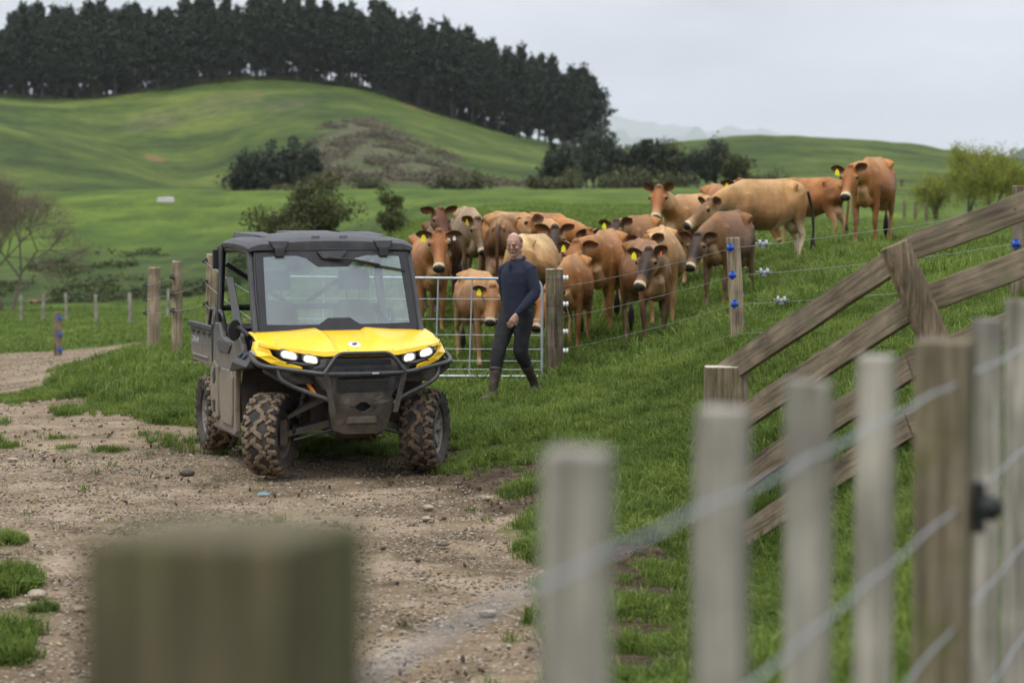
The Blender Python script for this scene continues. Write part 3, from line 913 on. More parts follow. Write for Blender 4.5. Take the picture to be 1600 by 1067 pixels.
def stones(name, n, r0, r1, smin, smax, pw, label, xs=None):
    x, y = wedge(n, r0, r1) if xs is None else xs
    g, s = masks(x, y)
    k = rg.uniform(0, 1, len(x)) < np.clip(g * 1.0 + .02 * (s > .3), 0, 1); x, y = x[k], y[k]; n = len(x)
    sc = smin + (smax - smin) * rg.uniform(0, 1, n) ** pw
    return scatter(name, st, np.stack([x, y, height(x, y) - .02 + sc * .12], 1), rg.uniform(-.4, 6.28, (n, 3)) * np.array([.06, .06, 1]), np.stack([sc * rg.uniform(.8, 1.3, n), sc, sc * rg.uniform(.7, 1.1, n)], 1),
                   rg.integers(0, 5, n), rg.uniform(0, 1, n) ** 1.1, label, [M_stone])
stones('gravel', 80000, 8, 22, .006, .028, 2.5, 'loose pale and brown gravel over the track')
stones('gravel', 22000, 22, 60, .012, .05, 2.2, 'pale gravel on the far bend of the track')
stones('gravel', 700, 8.5, 26, .025, .06, 3.0, 'larger stones lying loose on the track')
# crumbs of dark earth
M_earth = mat('earth_clods', (0.07, 0.047, 0.03), .95, var=.4)
x, y = wedge(26000, 8, 27); g, s = masks(x, y); k = rg.uniform(0, 1, len(x)) < np.clip(s * .8 + g * .008, 0, 1); x, y = x[k], y[k]; n_ = len(x)
sc = .008 + .035 * rg.uniform(0, 1, n_) ** 2.5
scatter('earth_clods', st, np.stack([x, y, height(x, y) + sc * .1], 1), rg.uniform(0, 6.28, (n_, 3)), np.stack([sc] * 3, 1), rg.integers(0, 5, n_), np.zeros(n_), 'dark crumbs of earth dropped by hooves and tyres', [M_earth])
# scrub on the rough hillside: dead bracken and rushes
M_scrub = leafmat('dead_bracken', (0.045, 0.055, 0.025), (0.22, 0.175, 0.125), nscale=.08, transl=.1, c3=(0.11, 0.095, 0.06))
def brush(n_, rg):
    V = []; Fc = []; S = []
    for i in range(n_):
        c = np.array([rg.normal(0, .55), rg.normal(0, .55), abs(rg.normal(0, .45))])
        a = rg.normal(0, 1, 3); a /= np.linalg.norm(a); b_ = np.cross(a, rg.normal(0, 1, 3)); b_ /= np.linalg.norm(b_)
        s_ = rg.uniform(.15, .4); k = len(V); V += [c - a * s_, c + b_ * s_ * .7, c + a * s_]; Fc.append((k, k + 1, k + 2)); S += [rg.uniform(0, 1)] * 3
    return V, Fc, S, 0
def ellp(x, y, px, D, rx, rd): return 1 - np.sqrt(((x - (px - 800) / F * D) / rx) ** 2 + ((y - D) / rd) ** 2)
x = rg.uniform(-60, 20, 26000); y = rg.uniform(300, 580, 26000)
e_ = np.maximum.reduce([ellp(x, y, 600, 430, 20, 75), ellp(x, y, 680, 400, 17, 60), ellp(x, y, 560, 500, 11, 60), ellp(x, y, 800, 370, 18, 25), ellp(x, y, 530, 390, 12, 40)]) + fbm(x * .05, y * .02, 4, 61) * .35
k = e_ > .05 + .55 * rg.uniform(0, 1, len(x)); x, y = x[k], y[k]; k = vnoise(x * .25, y * .1, 91) > .62; x, y = x[k], y[k]; n_ = len(x)
scatter('dead_bracken', [brush(26, rg) for _ in range(3)], np.stack([x, y, height(x, y)], 1), np.stack([np.zeros(n_), np.zeros(n_), rg.uniform(0, 6.28, n_)], 1), np.stack([rg.uniform(.6, 1.3, n_)] * 3, 1), rg.integers(0, 3, n_), np.zeros(n_), 'brown dead bracken and rushes on the rough hill face', [M_scrub])

x = rg.uniform(-48, -15, 2800); y = rg.uniform(130, 172, 2800); k = vnoise(x * .35, y * .2, 95) > .45 + .3 * (y > 150); k &= (x > -.24 * y); x, y = x[k], y[k]; n_ = len(x)
scatter('rushes', [brush(22, rg) for _ in range(3)], np.stack([x, y, height(x, y)], 1), np.stack([np.zeros(n_), np.zeros(n_), rg.uniform(0, 6.28, n_)], 1), np.stack([rg.uniform(.35, .9, n_), rg.uniform(.35, .9, n_), rg.uniform(.2, .5, n_)], 1), rg.integers(0, 3, n_), np.zeros(n_),
        'rank rushes along the foot of the far bank', [leafmat('rush_leaves', (0.014, 0.024, 0.008), (0.085, 0.105, 0.03), nscale=.2, transl=.15)])

# ------------------------------------------------------------------ trees
M_pine = leafmat('pine_needles', (0.007, 0.013, 0.009), (0.046, 0.064, 0.034), nscale=.05, transl=.08, rough=.85)
M_bark = mat('pine_bark', (0.045, 0.038, 0.034), .95, var=.35, vscale=3)
M_bark2 = mat('grey_bark', (0.11, 0.095, 0.08), .95, var=.35, vscale=5)
def leaves(C, size, rg, flat=0.0, shade=None):
    """random triangles+quads around centres C (n,3)"""
    n = len(C)
    a = rg.normal(0, 1, (n, 3)); a[:, 2] *= (1 - flat); a /= np.linalg.norm(a, axis=1)[:, None]
    b = np.cross(a, rg.normal(0, 1, (n, 3))); b /= (np.linalg.norm(b, axis=1)[:, None] + 1e-9)
    s = (size * rg.uniform(.55, 1.25, n))[:, None]
    V = np.stack([C - a * s, C - b * s * .55, C + a * s, C + b * s * .55], 1).reshape(-1, 3)
    q = np.arange(4 * n).reshape(n, 4)
    sh = np.repeat(rg.uniform(0, 1, n) if shade is None else np.clip(shade + rg.uniform(-.25, .25, n), 0, 1), 4)
    return V, q, sh
def pine_variant(seed, H=23.0, spread=3.4, bare=.30):
    rg = np.random.default_rng(seed)
    mb = MB()
    lean = rg.normal(0, .35, 2)
    pts = [(lean[0] * t ** 2, lean[1] * t ** 2, H * t) for t in np.linspace(0, 1, 8)]
    mb.tube(pts, [.34 * (1 - t * .9) for t in np.linspace(0, 1, 8)], 6)
    C = []; S = []
    zz = H * (bare * rg.uniform(.6, 1.0))
    while zz < H * .99:
        t = (zz - H * bare * .5) / (H * (1 - bare * .5))
        prof = min(1.0, (1 - t) * 2.3 + .05) * (0.62 + .38 * min(1, t * 3))
        nbr = rg.integers(3, 6)
        for _ in range(nbr):
            a = rg.uniform(0, 2 * math.pi); L_ = spread * prof * rg.uniform(.55, 1.15) + .25
            if zz < H * bare * 1.4 and rg.uniform() < .45:
                L_ *= .6
            up_ = rg.uniform(.05, .45)
            e = np.array([math.cos(a) * L_, math.sin(a) * L_, L_ * up_])
            b0 = np.array([lean[0] * (zz / H) ** 2, lean[1] * (zz / H) ** 2, zz])
            mb.tube([b0, b0 + e], [.05, .02], 3, cap=False)
            if zz < H * bare * 1.15 and rg.uniform() < .5: continue
            m_ = int(5 + L_ * 5)
            u = rg.uniform(.3, 1.08, m_)[:, None]
            c = b0 + e * u + rg.normal(0, 1, (m_, 3)) * np.array([.42, .42, .26])
            C.append(c); S.append(np.full(m_, .25 + .5 * rg.uniform()) + .2 * (u[:, 0] - .6))
        zz += rg.uniform(.35, .75) * (1.15 - .4 * t)
    c = np.array([lean[0], lean[1], H]) + rg.normal(0, 1, (22, 3)) * np.array([.55, .55, .7]); C.append(c); S.append(np.full(22, .6))
    C = np.concatenate(C); S = np.concatenate(S)
    V, q, sh = leaves(C, .62, rg, shade=S)
    return mb, (V, q, sh)
PV = []
for i in range(9):
    mb, (V, q, sh) = pine_variant(100 + i, H=rg.uniform(22, 25), spread=rg.uniform(3.3, 4.4), bare=rg.uniform(.13, .30) if i < 5 else .16)
    PV.append((mb, mesh_of('crown', V, q, [M_pine], attrs={'shade': sh})))
trunk_me = [mb.build('trunk', M_bark).data for mb, _ in PV]
for o in [o for o in COL.objects if o.name.startswith('trunk')]: bpy.data.objects.remove(o)
mb, (V, q, sh) = pine_variant(300, H=21, spread=5.6, bare=.12)
t_ = mb.build('trunk', M_bark); edge_trunk = t_.data; bpy.data.objects.remove(t_)
edge_crown = mesh_of('crown', V, q, [M_pine], attrs={'shade': sh})
def pine(px, D, sc, trunk, crown, label, group='pines of the shelterbelt on the hill crest'):
    p = at(px, D)
    r_ = empty('pine_tree', p - np.array([0, 0, .4]), rg.uniform(0, 6.28), label, 'pine tree', group)
    r_.scale = (sc * rg.uniform(.9, 1.1), sc * rg.uniform(.9, 1.1), sc)
    link('trunk', trunk, r_); link('crown', crown, r_)
    return r_
top_px = np.array([-40, 0, 60, 115, 200, 260, 310, 400, 500, 600, 660, 720, 800, 870, 910, 940])
top_py = np.array([30, 27, 12, 8, 8, 16, 4, -4, -5, 8, 32, 42, 75, 95, 113, 130])
npine = 0
for row, (D, step) in enumerate(((652, 25), (661, 26), (672, 27), (686, 28), (700, 30))):
    px = -60 + rg.uniform(0, 20)
    while px < 925 - row * 3:
        H_ = (float(height((px - 800) / F * D, D)[0]))
        want = 2.3 + (300 - np.interp(px, top_px, top_py)) / F * D - H_ + .4
        sc = want / 24.2 * rg.uniform(.78, 1.08)
        k = rg.integers(0, 7) if row < 3 else rg.integers(5, 9)
        lab = 'dark pine of the crowded belt above the left valley' if px < 330 else ('dark pine of the crowded belt over the rounded green knoll' if px < 640 else 'dark pine of the belt running down the right-hand slope of the hill')
        pine(px, D, sc, trunk_me[k], PV[k][1], lab); npine += 1
        px += step * rg.uniform(.65, 1.35)
x_ = rg.uniform(-62, 800, 900); px_ = x_; D_ = rg.uniform(690, 716, 900); k = (px_ < 900) & (vnoise(px_ * .035, D_ * 0, 17) > .38); px_, D_ = px_[k], D_[k]; n_ = len(px_); X_ = (px_ - 800) / F * D_
scatter('undergrowth', [brush(30, rg) for _ in range(3)], np.stack([X_, D_, height(X_, D_)], 1), np.stack([np.zeros(n_), np.zeros(n_), rg.uniform(0, 6.28, n_)], 1), np.stack([rg.uniform(1.2, 2.2, n_), rg.uniform(1.2, 2.2, n_), rg.uniform(1.2, 4.2, n_)], 1), rg.integers(0, 3, n_), np.zeros(n_), 'dark undergrowth between the pine trunks', [M_pine])
pine(925, 650, .93, edge_trunk, edge_crown, 'broad pine with low spreading boughs closing the right end of the belt', None)
pine(908, 662, 1.0, edge_trunk, PV[2][1], 'slimmer pine just left of the broad last pine of the belt', None)

def limb_tree(rg, H, R_, n_l, thick, trunk_h=.25, gnarl=.25):
    """tapered trunk with limbs; returns MB and limb end points"""
    mb = MB(); ends = []
    for _ in range(rg.integers(1, 3)):
        b0 = np.array([rg.normal(0, .06 * R_), rg.normal(0, .06 * R_), -.2])
        top = b0 + np.array([rg.normal(0, .1 * R_), rg.normal(0, .1 * R_), H * trunk_h])
        mb.tube([b0, (b0 + top) / 2 + rg.normal(0, .03 * R_, 3), top], [thick, thick * .8, thick * .65], 7)
        for i in range(n_l):
            a = rg.uniform(0, 6.28); el = rg.uniform(.35, 1.25); L_ = rg.uniform(.55, 1.0)
            e = np.array([math.cos(a) * math.cos(el) * R_ * L_, math.sin(a) * math.cos(el) * R_ * L_, H * (trunk_h + (1 - trunk_h) * L_ * math.sin(el) * .9)]) + b0 * .5
            m1 = top + (e - top) * .5 + rg.normal(0, gnarl * R_ * .3, 3)
            mb.tube([top, m1, e], [thick * .45, thick * .28, thick * .1], 5)
            ends += [e, m1 * .4 + e * .6]
            for _ in range(2):
                e2 = m1 + (e - m1) * rg.uniform(.3, .9) + rg.normal(0, R_ * .28, 3)
                mb.tube([m1, e2], [thick * .2, thick * .05], 4); ends.append(e2)
    return mb, np.array(ends)
def leafy(name, px, D, H, R_, label, cat, m_leaf, seed, n=2600, ls=.22, clump=.28, n_l=9, bark=None, group=None, sink=0.0, trunk_h=.22, flatness=.75, thick=None):
    rg = np.random.default_rng(seed)
    th = thick or H * .022
    mb, ends = limb_tree(rg, H, R_, n_l, th, trunk_h)
    K = len(ends)
    w_ = rg.uniform(.4, 1, K); idx = rg.choice(K, n, p=w_ / w_.sum())
    d = rg.normal(0, 1, (n, 3)); d /= np.linalg.norm(d, axis=1)[:, None]
    rad = clump * R_ * rg.uniform(.5, 1.15, K)[idx][:, None] * rg.uniform(.45, 1.05, n)[:, None]
    C = ends[idx] + d * rad * np.array([1, 1, flatness])
    C[:, 2] = np.abs(C[:, 2])
    tone = rg.uniform(.2, .75, K)[idx]
    V, q, sh = leaves(C, ls, rg, shade=tone)
    p = at(px, D) - np.array([0, 0, sink])
    r_ = empty(name, p, 0, label, cat, group)
    mb.build('trunk', bark or M_bark2, r_, smooth=True)
    link('crown', mesh_of('crown', V, q, [m_leaf], attrs={'shade': sh}), r_)
    return r_
M_dk = leafmat('dark_evergreen_leaves', (0.010, 0.018, 0.012), (0.055, 0.072, 0.038), nscale=.3, transl=.12)
M_gy = leafmat('grey_green_leaves', (0.024, 0.034, 0.026), (0.085, 0.098, 0.062), nscale=.3, transl=.15)
M_ol = leafmat('olive_leaves', (0.028, 0.036, 0.012), (0.105, 0.112, 0.032), nscale=.6, transl=.2)
M_sc = leafmat('scrub_leaves', (0.035, 0.045, 0.018), (0.125, 0.125, 0.05), nscale=.4, transl=.15)
M_wl = leafmat('willow_leaves', (0.13, 0.155, 0.022), (0.36, 0.38, 0.06), nscale=0.8, transl=0.4, c3=(0.23, 0.255, 0.036))
TL = [ # left group at the foot of the hill
 (385, 305, 6.6, 2.6, M_dk, 'dark shrubby tree at the left end of the clump below the hill'),
 (405, 312, 6.2, 2.4, M_dk, 'rounded dark tree second from the left in the clump below the hill'),
 (430, 306, 7.3, 2.4, M_gy, 'grey-green tree in the middle of the clump below the hill'),
 (452, 310, 7.6, 2.3, M_dk, 'tallest dark tree of the clump below the hill'),
 (487, 306, 6.4, 2.3, M_dk, 'dark tree at the right end of the clump next to the brown bracken'),
 # right group
 (868, 305, 5.2, 2.1, M_dk, 'small dark tree left of the tall grey tree under the pines'),
 (888, 315, 5.4, 2.0, M_dk, 'dark leaning tree beside the tall grey tree under the pines'),
 (918, 305, 8.0, 2.7, M_gy, 'tall grey-green tree standing below the end of the pine belt'),
 (946, 308, 7.0, 2.5, M_gy, 'grey-green tree just right of the tall one below the pine belt'),
 (985, 312, 5.6, 2.2, M_dk, 'dark low tree in the dip below the far misty ridge'),
 (1015, 306, 5.9, 2.4, M_dk, 'dark tree behind the upright-eared cow'),
 (1045, 312, 6.4, 2.6, M_ol, 'greener tree in the middle of the right-hand tree line'),
 (1085, 306, 5.0, 2.5, M_dk, 'dark tree rising behind the backs of the largest cows'),
 (1118, 310, 5.5, 2.6, M_gy, 'grey-green tree over the neck of the largest cow'),
 (1150, 306, 4.6, 2.4, M_ol, 'low olive tree at the right end of the tree line')]
for i, (px, D, H_, R_, mm_, lab) in enumerate(TL):
    leafy('shrubby_tree', px, D, H_ * 1.22, R_ * .92, lab, 'tree', mm_, 500 + i, n=3400, ls=.24, clump=.40, n_l=10, trunk_h=.08, flatness=1.15)
BL = [(440, 296, 2.2, 2.2, 'olive bush in front of the left tree clump'), (470, 294, 2.4, 2.4, 'pale olive bush at the foot of the tallest clump tree'), (505, 296, 2.6, 2.2, 'olive bush at the left edge of the brown bracken'), (572, 292, 2.4, 2.0, 'small olive bush below the brown bracken face'),
      (690, 290, 1.9, 2.2, 'low bush at the bottom of the bracken slope'), (745, 290, 1.8, 2.6, 'low sprawling bush right of the bracken slope'), (845, 292, 1.8, 1.8, 'low bush left of the small dark trees'), (885, 290, 2.0, 2.2, 'pale bush under the dark leaning tree'),
      (955, 288, 2.3, 2.4, 'rounded pale olive bush right of the tall grey tree'), (1000, 289, 2.4, 2.6, 'yellow-olive bush between the tree line and the field edge'), (1215, 300, 2.6, 3.2, 'dark low bush on the field edge over the largest cow'), (1185, 304, 2.0, 2.2, 'small bush above the hips of the largest cow'), (1060, 291, 1.8, 2.2, 'low bush in front of the greener tree')]
for i, (px, D, H_, R_, lab) in enumerate(BL):
    leafy('bush', px, D, H_, R_, lab, 'bush', M_sc, 600 + i, n=1100, ls=.2, clump=.5, n_l=6, trunk_h=.05)
leafy('broadleaf_tree', 486, 112, 5.7, 2.5, 'lumpy dark olive tree in the field behind the utility vehicle', 'tree', M_ol, 710, n=24000, ls=.085, clump=.38, n_l=18, sink=.3, trunk_h=.10)
leafy('bush', 611, 105, 2.7, .8, 'small round dark bush in the field to the right of the lumpy tree', 'bush', M_ol, 711, n=3000, ls=.07, clump=.5, n_l=8, sink=.1, trunk_h=.1)
# willows on the right: thin ascending limbs with a haze of new leaf
def willow(px, D, H_, R_, lab, seed, n=11000):
    rg = np.random.default_rng(seed); mb = MB(); C = []
    for t in range(3):
        a0 = rg.uniform(0, 6.28); d = np.array([math.cos(a0) * .35, math.sin(a0) * .35, 1.0]); tip = d * H_ * .35
        mb.tube([(0, 0, -.2), tuple(tip * .5 + rg.normal(0, .05, 3)), tuple(tip)], [.11, .08, .06], 6)
        for i in range(6):
            a = rg.uniform(0, 6.28); e = tip + np.array([math.cos(a) * R_ * rg.uniform(.4, 1), math.sin(a) * R_ * rg.uniform(.4, 1), H_ * rg.uniform(.15, .62)])
            m1 = tip + (e - tip) * .5 + np.array([0, 0, .25]) + rg.normal(0, .12, 3); mb.tube([tip, m1, e], [.05, .03, .01], 4)
            for j in range(9):
                f = rg.uniform(.2, 1); b_ = m1 + (e - m1) * f if f > .4 else tip + (m1 - tip) * f * 2
                e2 = b_ + rg.normal(0, .38, 3) + np.array([0, 0, rg.uniform(-1.3, .4)]); mb.tube([b_, e2], [.012, .004], 3, cap=False)
                for u in np.linspace(.1, 1, 7): C.append(b_ + (e2 - b_) * u)
    C = np.array(C); C = C[rg.integers(0, len(C), n)] + rg.normal(0, .17, (n, 3)); C[:, 2] = np.maximum(C[:, 2], .2)
    V, q, sh = leaves(C, .062, rg)
    r_ = empty('willow_tree', at(px, D), 0, lab, 'tree')
    mb.build('trunk', M_bark2, r_, smooth=True); link('crown', mesh_of('crown', V, q, [M_wl], attrs={'shade': sh}), r_)
willow(1512, 148, 4.6, 2.2, 'yellow-green willow whose trunk leans left above the timber rails', 801)
willow(1548, 142, 4.8, 2.3, 'yellow-green willow with the forked upright trunk near the right edge', 802)
willow(1600, 146, 4.2, 2.1, 'yellow-green willow cut off by the right edge of the frame', 803)
willow(1462, 152, 3.0, 1.5, 'lowest and palest willow at the left of the yellow-green row', 804, 8000)
# bare tree at the left edge
def bare_tree(px, D, H_, lab, seed):
    rg = np.random.default_rng(seed); V = []; Fc = []
    def seg(a, b, r0, r1):
        v, f = tube_geo([a, b], [r0, r1], 3 if r0 < .03 else 5, cap=False); k = len(V); V.extend([tuple(q) for q in v]); Fc.extend([tuple(i + k for i in ff) for ff in f])
    tips = []
    def grow(p, d, L_, r_, dep):
        q = p + d * L_; seg(p, q, r_, r_ * .68)
        if dep == 0: tips.append(q); return
        for i in range(3 if dep > 3 else 4):
            nd = d + rg.normal(0, .42, 3); nd[2] += .08; nd /= np.linalg.norm(nd)
            grow(q if i else p + d * L_ * rg.uniform(.55, 1), nd, L_ * rg.uniform(.62, .86), r_ * .62, dep - 1)
    for k in range(3):
        d = np.array([rg.normal(0, .3), rg.normal(0, .3), 1.0]); d /= np.linalg.norm(d)
        grow(np.array([rg.normal(0, .2), rg.normal(0, .2), -.2]), d, H_ * .26, .10, 6)
    r_ = empty('bare_tree', at(px, D), 0, lab, 'tree')
    me = mesh_of('branches', np.array(V), Fc, [mat('bare_twigs', (0.15, 0.125, 0.10), .95, var=.2)])
    link('branches', me, r_)
    T = np.array(tips); T = T[rg.integers(0, len(T), 26000)] + rg.normal(0, .22, (26000, 3))
    v, q, sh = leaves(T, .032, rg); link('buds', mesh_of('buds', v, q, [leafmat('russet_buds', (0.10, 0.085, 0.05), (0.22, 0.17, 0.10))], attrs={'shade': sh}), r_)
bare_tree(6, 118, 8.2, 'leafless twiggy tree spreading in from the left edge', 901)

# ------------------------------------------------------------------ fences
W_grey = wood('weathered_batten', (0.38, 0.36, 0.325), (0.22, 0.205, 0.18))
W_post = wood('weathered_post', (0.25, 0.21, 0.155), (0.115, 0.095, 0.065), green=(0.10, 0.105, 0.03))
W_mossy = wood('mossy_post', (0.150, 0.130, 0.080), (0.045, 0.038, 0.022), green=(0.075, 0.085, 0.028))
W_rail = wood('timber_rail', (0.27, 0.225, 0.165), (0.125, 0.10, 0.07), axis='X', green=(0.13, 0.12, 0.07))
W_prop = wood('leaning_prop', (0.255, 0.20, 0.135), (0.105, 0.082, 0.055), green=(0.14, 0.12, 0.08))
W_pole = wood('round_pole', (0.36, 0.30, 0.215), (0.19, 0.155, 0.105))
W_cut = mat('sawn_end', (0.46, 0.41, 0.33), .9, var=.25, vscale=30, bump=.4, bscale=120)
M_wire = mat('galvanised_wire', (0.36, 0.36, 0.37), .45, metal=.6, var=.1)
M_wireA = mat('aluminium_wire', (0.34, 0.35, 0.38), .55, metal=.4, var=.08)
M_galv = mat('galvanised_pipe', (0.40, 0.43, 0.46), .38, metal=.55, var=.16, vscale=14)
M_blue = mat('blue_plastic', (0.012, 0.065, 0.36), .4, var=.1)
M_blk = mat('black_plastic', (0.014, 0.014, 0.016), .5, var=.3)
M_glass_ins = mat('grey_glazed_strainer', (0.26, 0.27, 0.29), .25, var=.5, vscale=40)
M_rust = mat('rusty_steel', (0.10, 0.055, 0.035), .8, var=.4, vscale=30)

def sq_post(parent, name, p, top, wx, wy, m, rz, chamf=.006, lean=(0, 0), seed=0, below=.35, cap=None):
    rg = np.random.default_rng(seed + 3)
    mb = MB(); n = 9; h0 = p[2] - below
    V = []; Fc = []
    for i in range(n):
        t = i / (n - 1); zz = h0 + (top - h0) * t
        jx, jy = rg.normal(0, .0012, 2)
        for (sx, sy) in ((-1, -1), (1, -1), (1, 1), (-1, 1)):
            V.append((sx * wx / 2 + jx + rg.normal(0, .0008), sy * wy / 2 + jy, zz + (rg.normal(0, .002) if i == n - 1 else 0)))
    for i in range(n - 1):
        for k in range(4): Fc.append((i * 4 + k, i * 4 + (k + 1) % 4, (i + 1) * 4 + (k + 1) % 4, (i + 1) * 4 + k))
    Fc += [(3, 2, 1, 0), tuple((n - 1) * 4 + k for k in range(4))]
    mb.V = [tuple(map(float, (v[0], v[1], v[2] - p[2]))) for v in V]; mb.F = Fc
    me = bpy.data.meshes.new(name); me.from_pydata(mb.V, [], mb.F); me.materials.append(m)
    if cap: me.materials.append(cap); me.polygons[-1].material_index = 1
    o = link(name, me, parent, p, rz); bevel(o, chamf, 2)
    if lean != (0, 0): o.rotation_euler = (lean[0], lean[1], rz)
    return o
def rd_post(parent, name, p, top, r_, m, lean=(0, 0), seed=0, below=.35, flat=False, cap=None):
    rg = np.random.default_rng(seed + 5); n = 14; mrow = 10; V = []; Fc = []
    for i in range(mrow):
        t = i / (mrow - 1); zz = -below + (top - p[2] + below) * t; rr = r_ * (1.04 - .06 * t)
        for k in range(n):
            a = 2 * math.pi * k / n; q = rr * (1 + .035 * math.sin(3 * a + seed) + rg.normal(0, .01))
            y_ = q * math.sin(a)
            if flat: y_ = max(y_, -r_ * .25)
            V.append((q * math.cos(a) + lean[0] * zz, y_ + lean[1] * zz, zz + (rg.normal(0, .003) if i == mrow - 1 else 0)))
    for i in range(mrow - 1):
        for k in range(n): Fc.append((i * n + k, i * n + (k + 1) % n, (i + 1) * n + (k + 1) % n, (i + 1) * n + k))
    Fc.append(tuple((mrow - 1) * n + k for k in range(n)))
    me = bpy.data.meshes.new(name); me.from_pydata(V, [], Fc); me.materials.append(m)
    if cap: me.materials.append(cap); me.polygons[-1].material_index = 1
    me.polygons.foreach_set('use_smooth', [True] * (len(Fc) - 1) + [False]); me.set_sharp_from_angle(angle=R(50))
    o = link(name, me, parent, p); bevel(o, .006, 2, 50)
    return o
def wire(parent, pts, r_=.0018, m=None, name='wire', sag=0.0, sub=5):
    P_ = []
    for a, b in zip(pts[:-1], pts[1:]):
        for i in range(sub):
            t = i / sub; q = np.array(a) * (1 - t) + np.array(b) * t; q[2] -= sag * 4 * t * (1 - t) + .003 * math.sin(9 * t + a[0]); P_.append(q)
    P_.append(np.array(pts[-1]))
    return MB().tube(P_, r_, 5).build(name, m or M_wire, parent, smooth=True)
def zat(px, py, D): return 2.3 - (py - 300) / F * D
def pt(px, py, D): return np.array([(px - 800) / F * D, D, zat(px, py, D)])

# --- nearest fence: post and battens with five plain wires (level top at 2.02 m, ground 0.8 m)
fence = empty('post_and_batten_fence', (0.07, 2.46, .8), 0, 'nearest out-of-focus fence of grey battens, posts and plain wires running in from the foreground', 'fence')
def loc_in(e, p): return np.array(p) - np.array(e.location)
ang = math.atan2(0.335, 1.0); RZ = -ang
def fx(y): return 0.066 + .335 * (y - 2.46)
specs = [('post', 1.67, .150, .15, 2.068, W_mossy, 'dark mossy square post, the big blur at the lower left'),
         ('batten', 2.46, .062, .05, 2.036, W_grey, 'grey batten nearest the camera'), ('batten', 3.17, .062, .055, 2.018, W_grey, None), ('batten', 3.60, .064, .055, 2.02, W_grey, None),
         ('batten', 4.12, .058, .06, 2.02, W_grey, None), ('post', 4.82, .105, .11, 2.005, W_post, 'thick square post among the battens'), ('batten', 5.50, .062, .06, 2.012, W_grey, None), ('batten', 6.10, .07, .06, 2.03, W_grey, None),
         ('batten', 6.9, .06, .055, 2.03, W_grey, None)]
for i, (nm, y, wd_, dp, top, m_, lab) in enumerate(specs):
    x = fx(y) + {2: -.026, 3: -.004, 5: .010}.get(i, 0); g = float(height(x, y)[0])
    o = sq_post(fence, nm, loc_in(fence, (x, y, g)), top - .8, wd_, dp, m_, RZ, .004, seed=i, below=.3)
    if lab: o['label'] = lab
nrm = np.array([math.cos(ang), -math.sin(ang), 0])
for zw in (1.925, 1.675, 1.44, 1.21, 1.0):
    A_ = [np.array([fx(y), y, zw + (.012 if y < 2.5 else 0)]) + nrm * .040 for y in (-.6, 1.67, 2.46, 3.17, 3.6, 4.12, 4.82, 5.5, 6.1, 6.9, 9.0)]
    wire(fence, [loc_in(fence, p) for p in A_], .0027, M_wireA)
iz = np.array([fx(4.82), 4.82, 1.675]) + nrm * .075 + np.array([.0, -.02, 0])
mb = MB().box(iz, (.022, .03, .10)).lathe([(.004, -.03), (.026, -.022), (.017, 0), (.026, .022), (.004, .03)], 12, 'Y', iz + np.array([.02, 0, 0]))
mb.V = [tuple(np.array(v) - np.array(fence.location)) for v in mb.V]
mb.build('insulator', M_blk, fence, bev=.002)['label'] = 'black plastic insulator carrying the second wire'

# --- timber rail fence climbing the bank on the right
rf = empty('timber_rail_fence', at(1135, 15), 0, 'brown timber rail fence climbing the grassy bank on the right, with a leaning prop', 'fence')
def rail(parent, a, b, wd_, th, m, name='rail', label=None, seed=0, ext=(0, 0)):
    a = np.array(a, float); b = np.array(b, float); d = b - a; L_ = np.linalg.norm(d); d /= L_
    a = a - d * ext[0]; L_ += ext[0] + ext[1]
    n = 9; V = []; Fc = []; rg_ = np.random.default_rng(seed)
    for i in range(n):
        t = i / (n - 1); w2 = wd_ / 2 * (1 + rg_.normal(0, .012)); dz = rg_.normal(0, .003)
        for (sy, sz) in ((-1, -1), (1, -1), (1, 1), (-1, 1)): V.append((L_ * t, sy * th / 2, sz * w2 + dz))
    for i in range(n - 1):
        for k in range(4): Fc.append((i * 4 + k, i * 4 + (k + 1) % 4, (i + 1) * 4 + (k + 1) % 4, (i + 1) * 4 + k))
    Fc += [(3, 2, 1, 0), tuple((n - 1) * 4 + k for k in range(4))]
    me = bpy.data.meshes.new(name); me.from_pydata(V, [], Fc); me.materials.append(m)
    o = link(name, me, parent); bevel(o, .004, 2)
    q = Vector(d).to_track_quat('X', 'Z'); o.rotation_mode = 'QUATERNION'; o.rotation_quaternion = q
    o.location = tuple(a - np.array(parent.location))
    if label: o['label'] = label
    return o
DL, DK, DR = 15.0, 13.4, 12.9
lz = [(1128, 588), (1128, 676), (1128, 774), (1128, 866)]
kz = [(1424, 389), (1424, 480), (1424, 572), (1424, 664)]
rz_ = [(1660, 303), (1660, 388), (1660, 478), (1660, 568)]
for i in range(4):
    a = pt(*lz[i], DL); k = pt(*kz[i], DK); b = pt(*rz_[i], DR)
    rail(rf, a, k, .15, .042, W_rail, seed=i, ext=(0, .0), label=['uppermost rail of the steep left span, with a dark knot', 'second rail from the top of the steep left span', 'third rail from the top of the steep left span', 'lowest rail of the steep left span, near the grass'][i])
    rail(rf, k + np.array([-.0, -.012, .012]), b, .15, .042, W_rail, seed=i + 9, label=['top rail of the shallower right span', 'second rail of the shallower right span', 'third rail of the shallower right span', 'lowest rail of the shallower right span'][i])
pa = pt(1135, 572, 14.9)
o = sq_post(rf, 'post', loc_in(rf, (pa[0], pa[1], float(height(pa[0], pa[1])[0]))), pa[2] - rf.location[2], .262, .20, W_post, 0, .010, seed=40, cap=W_cut); o['label'] = 'thick short post with a freshly pale, chipped top at the left end of the rails'
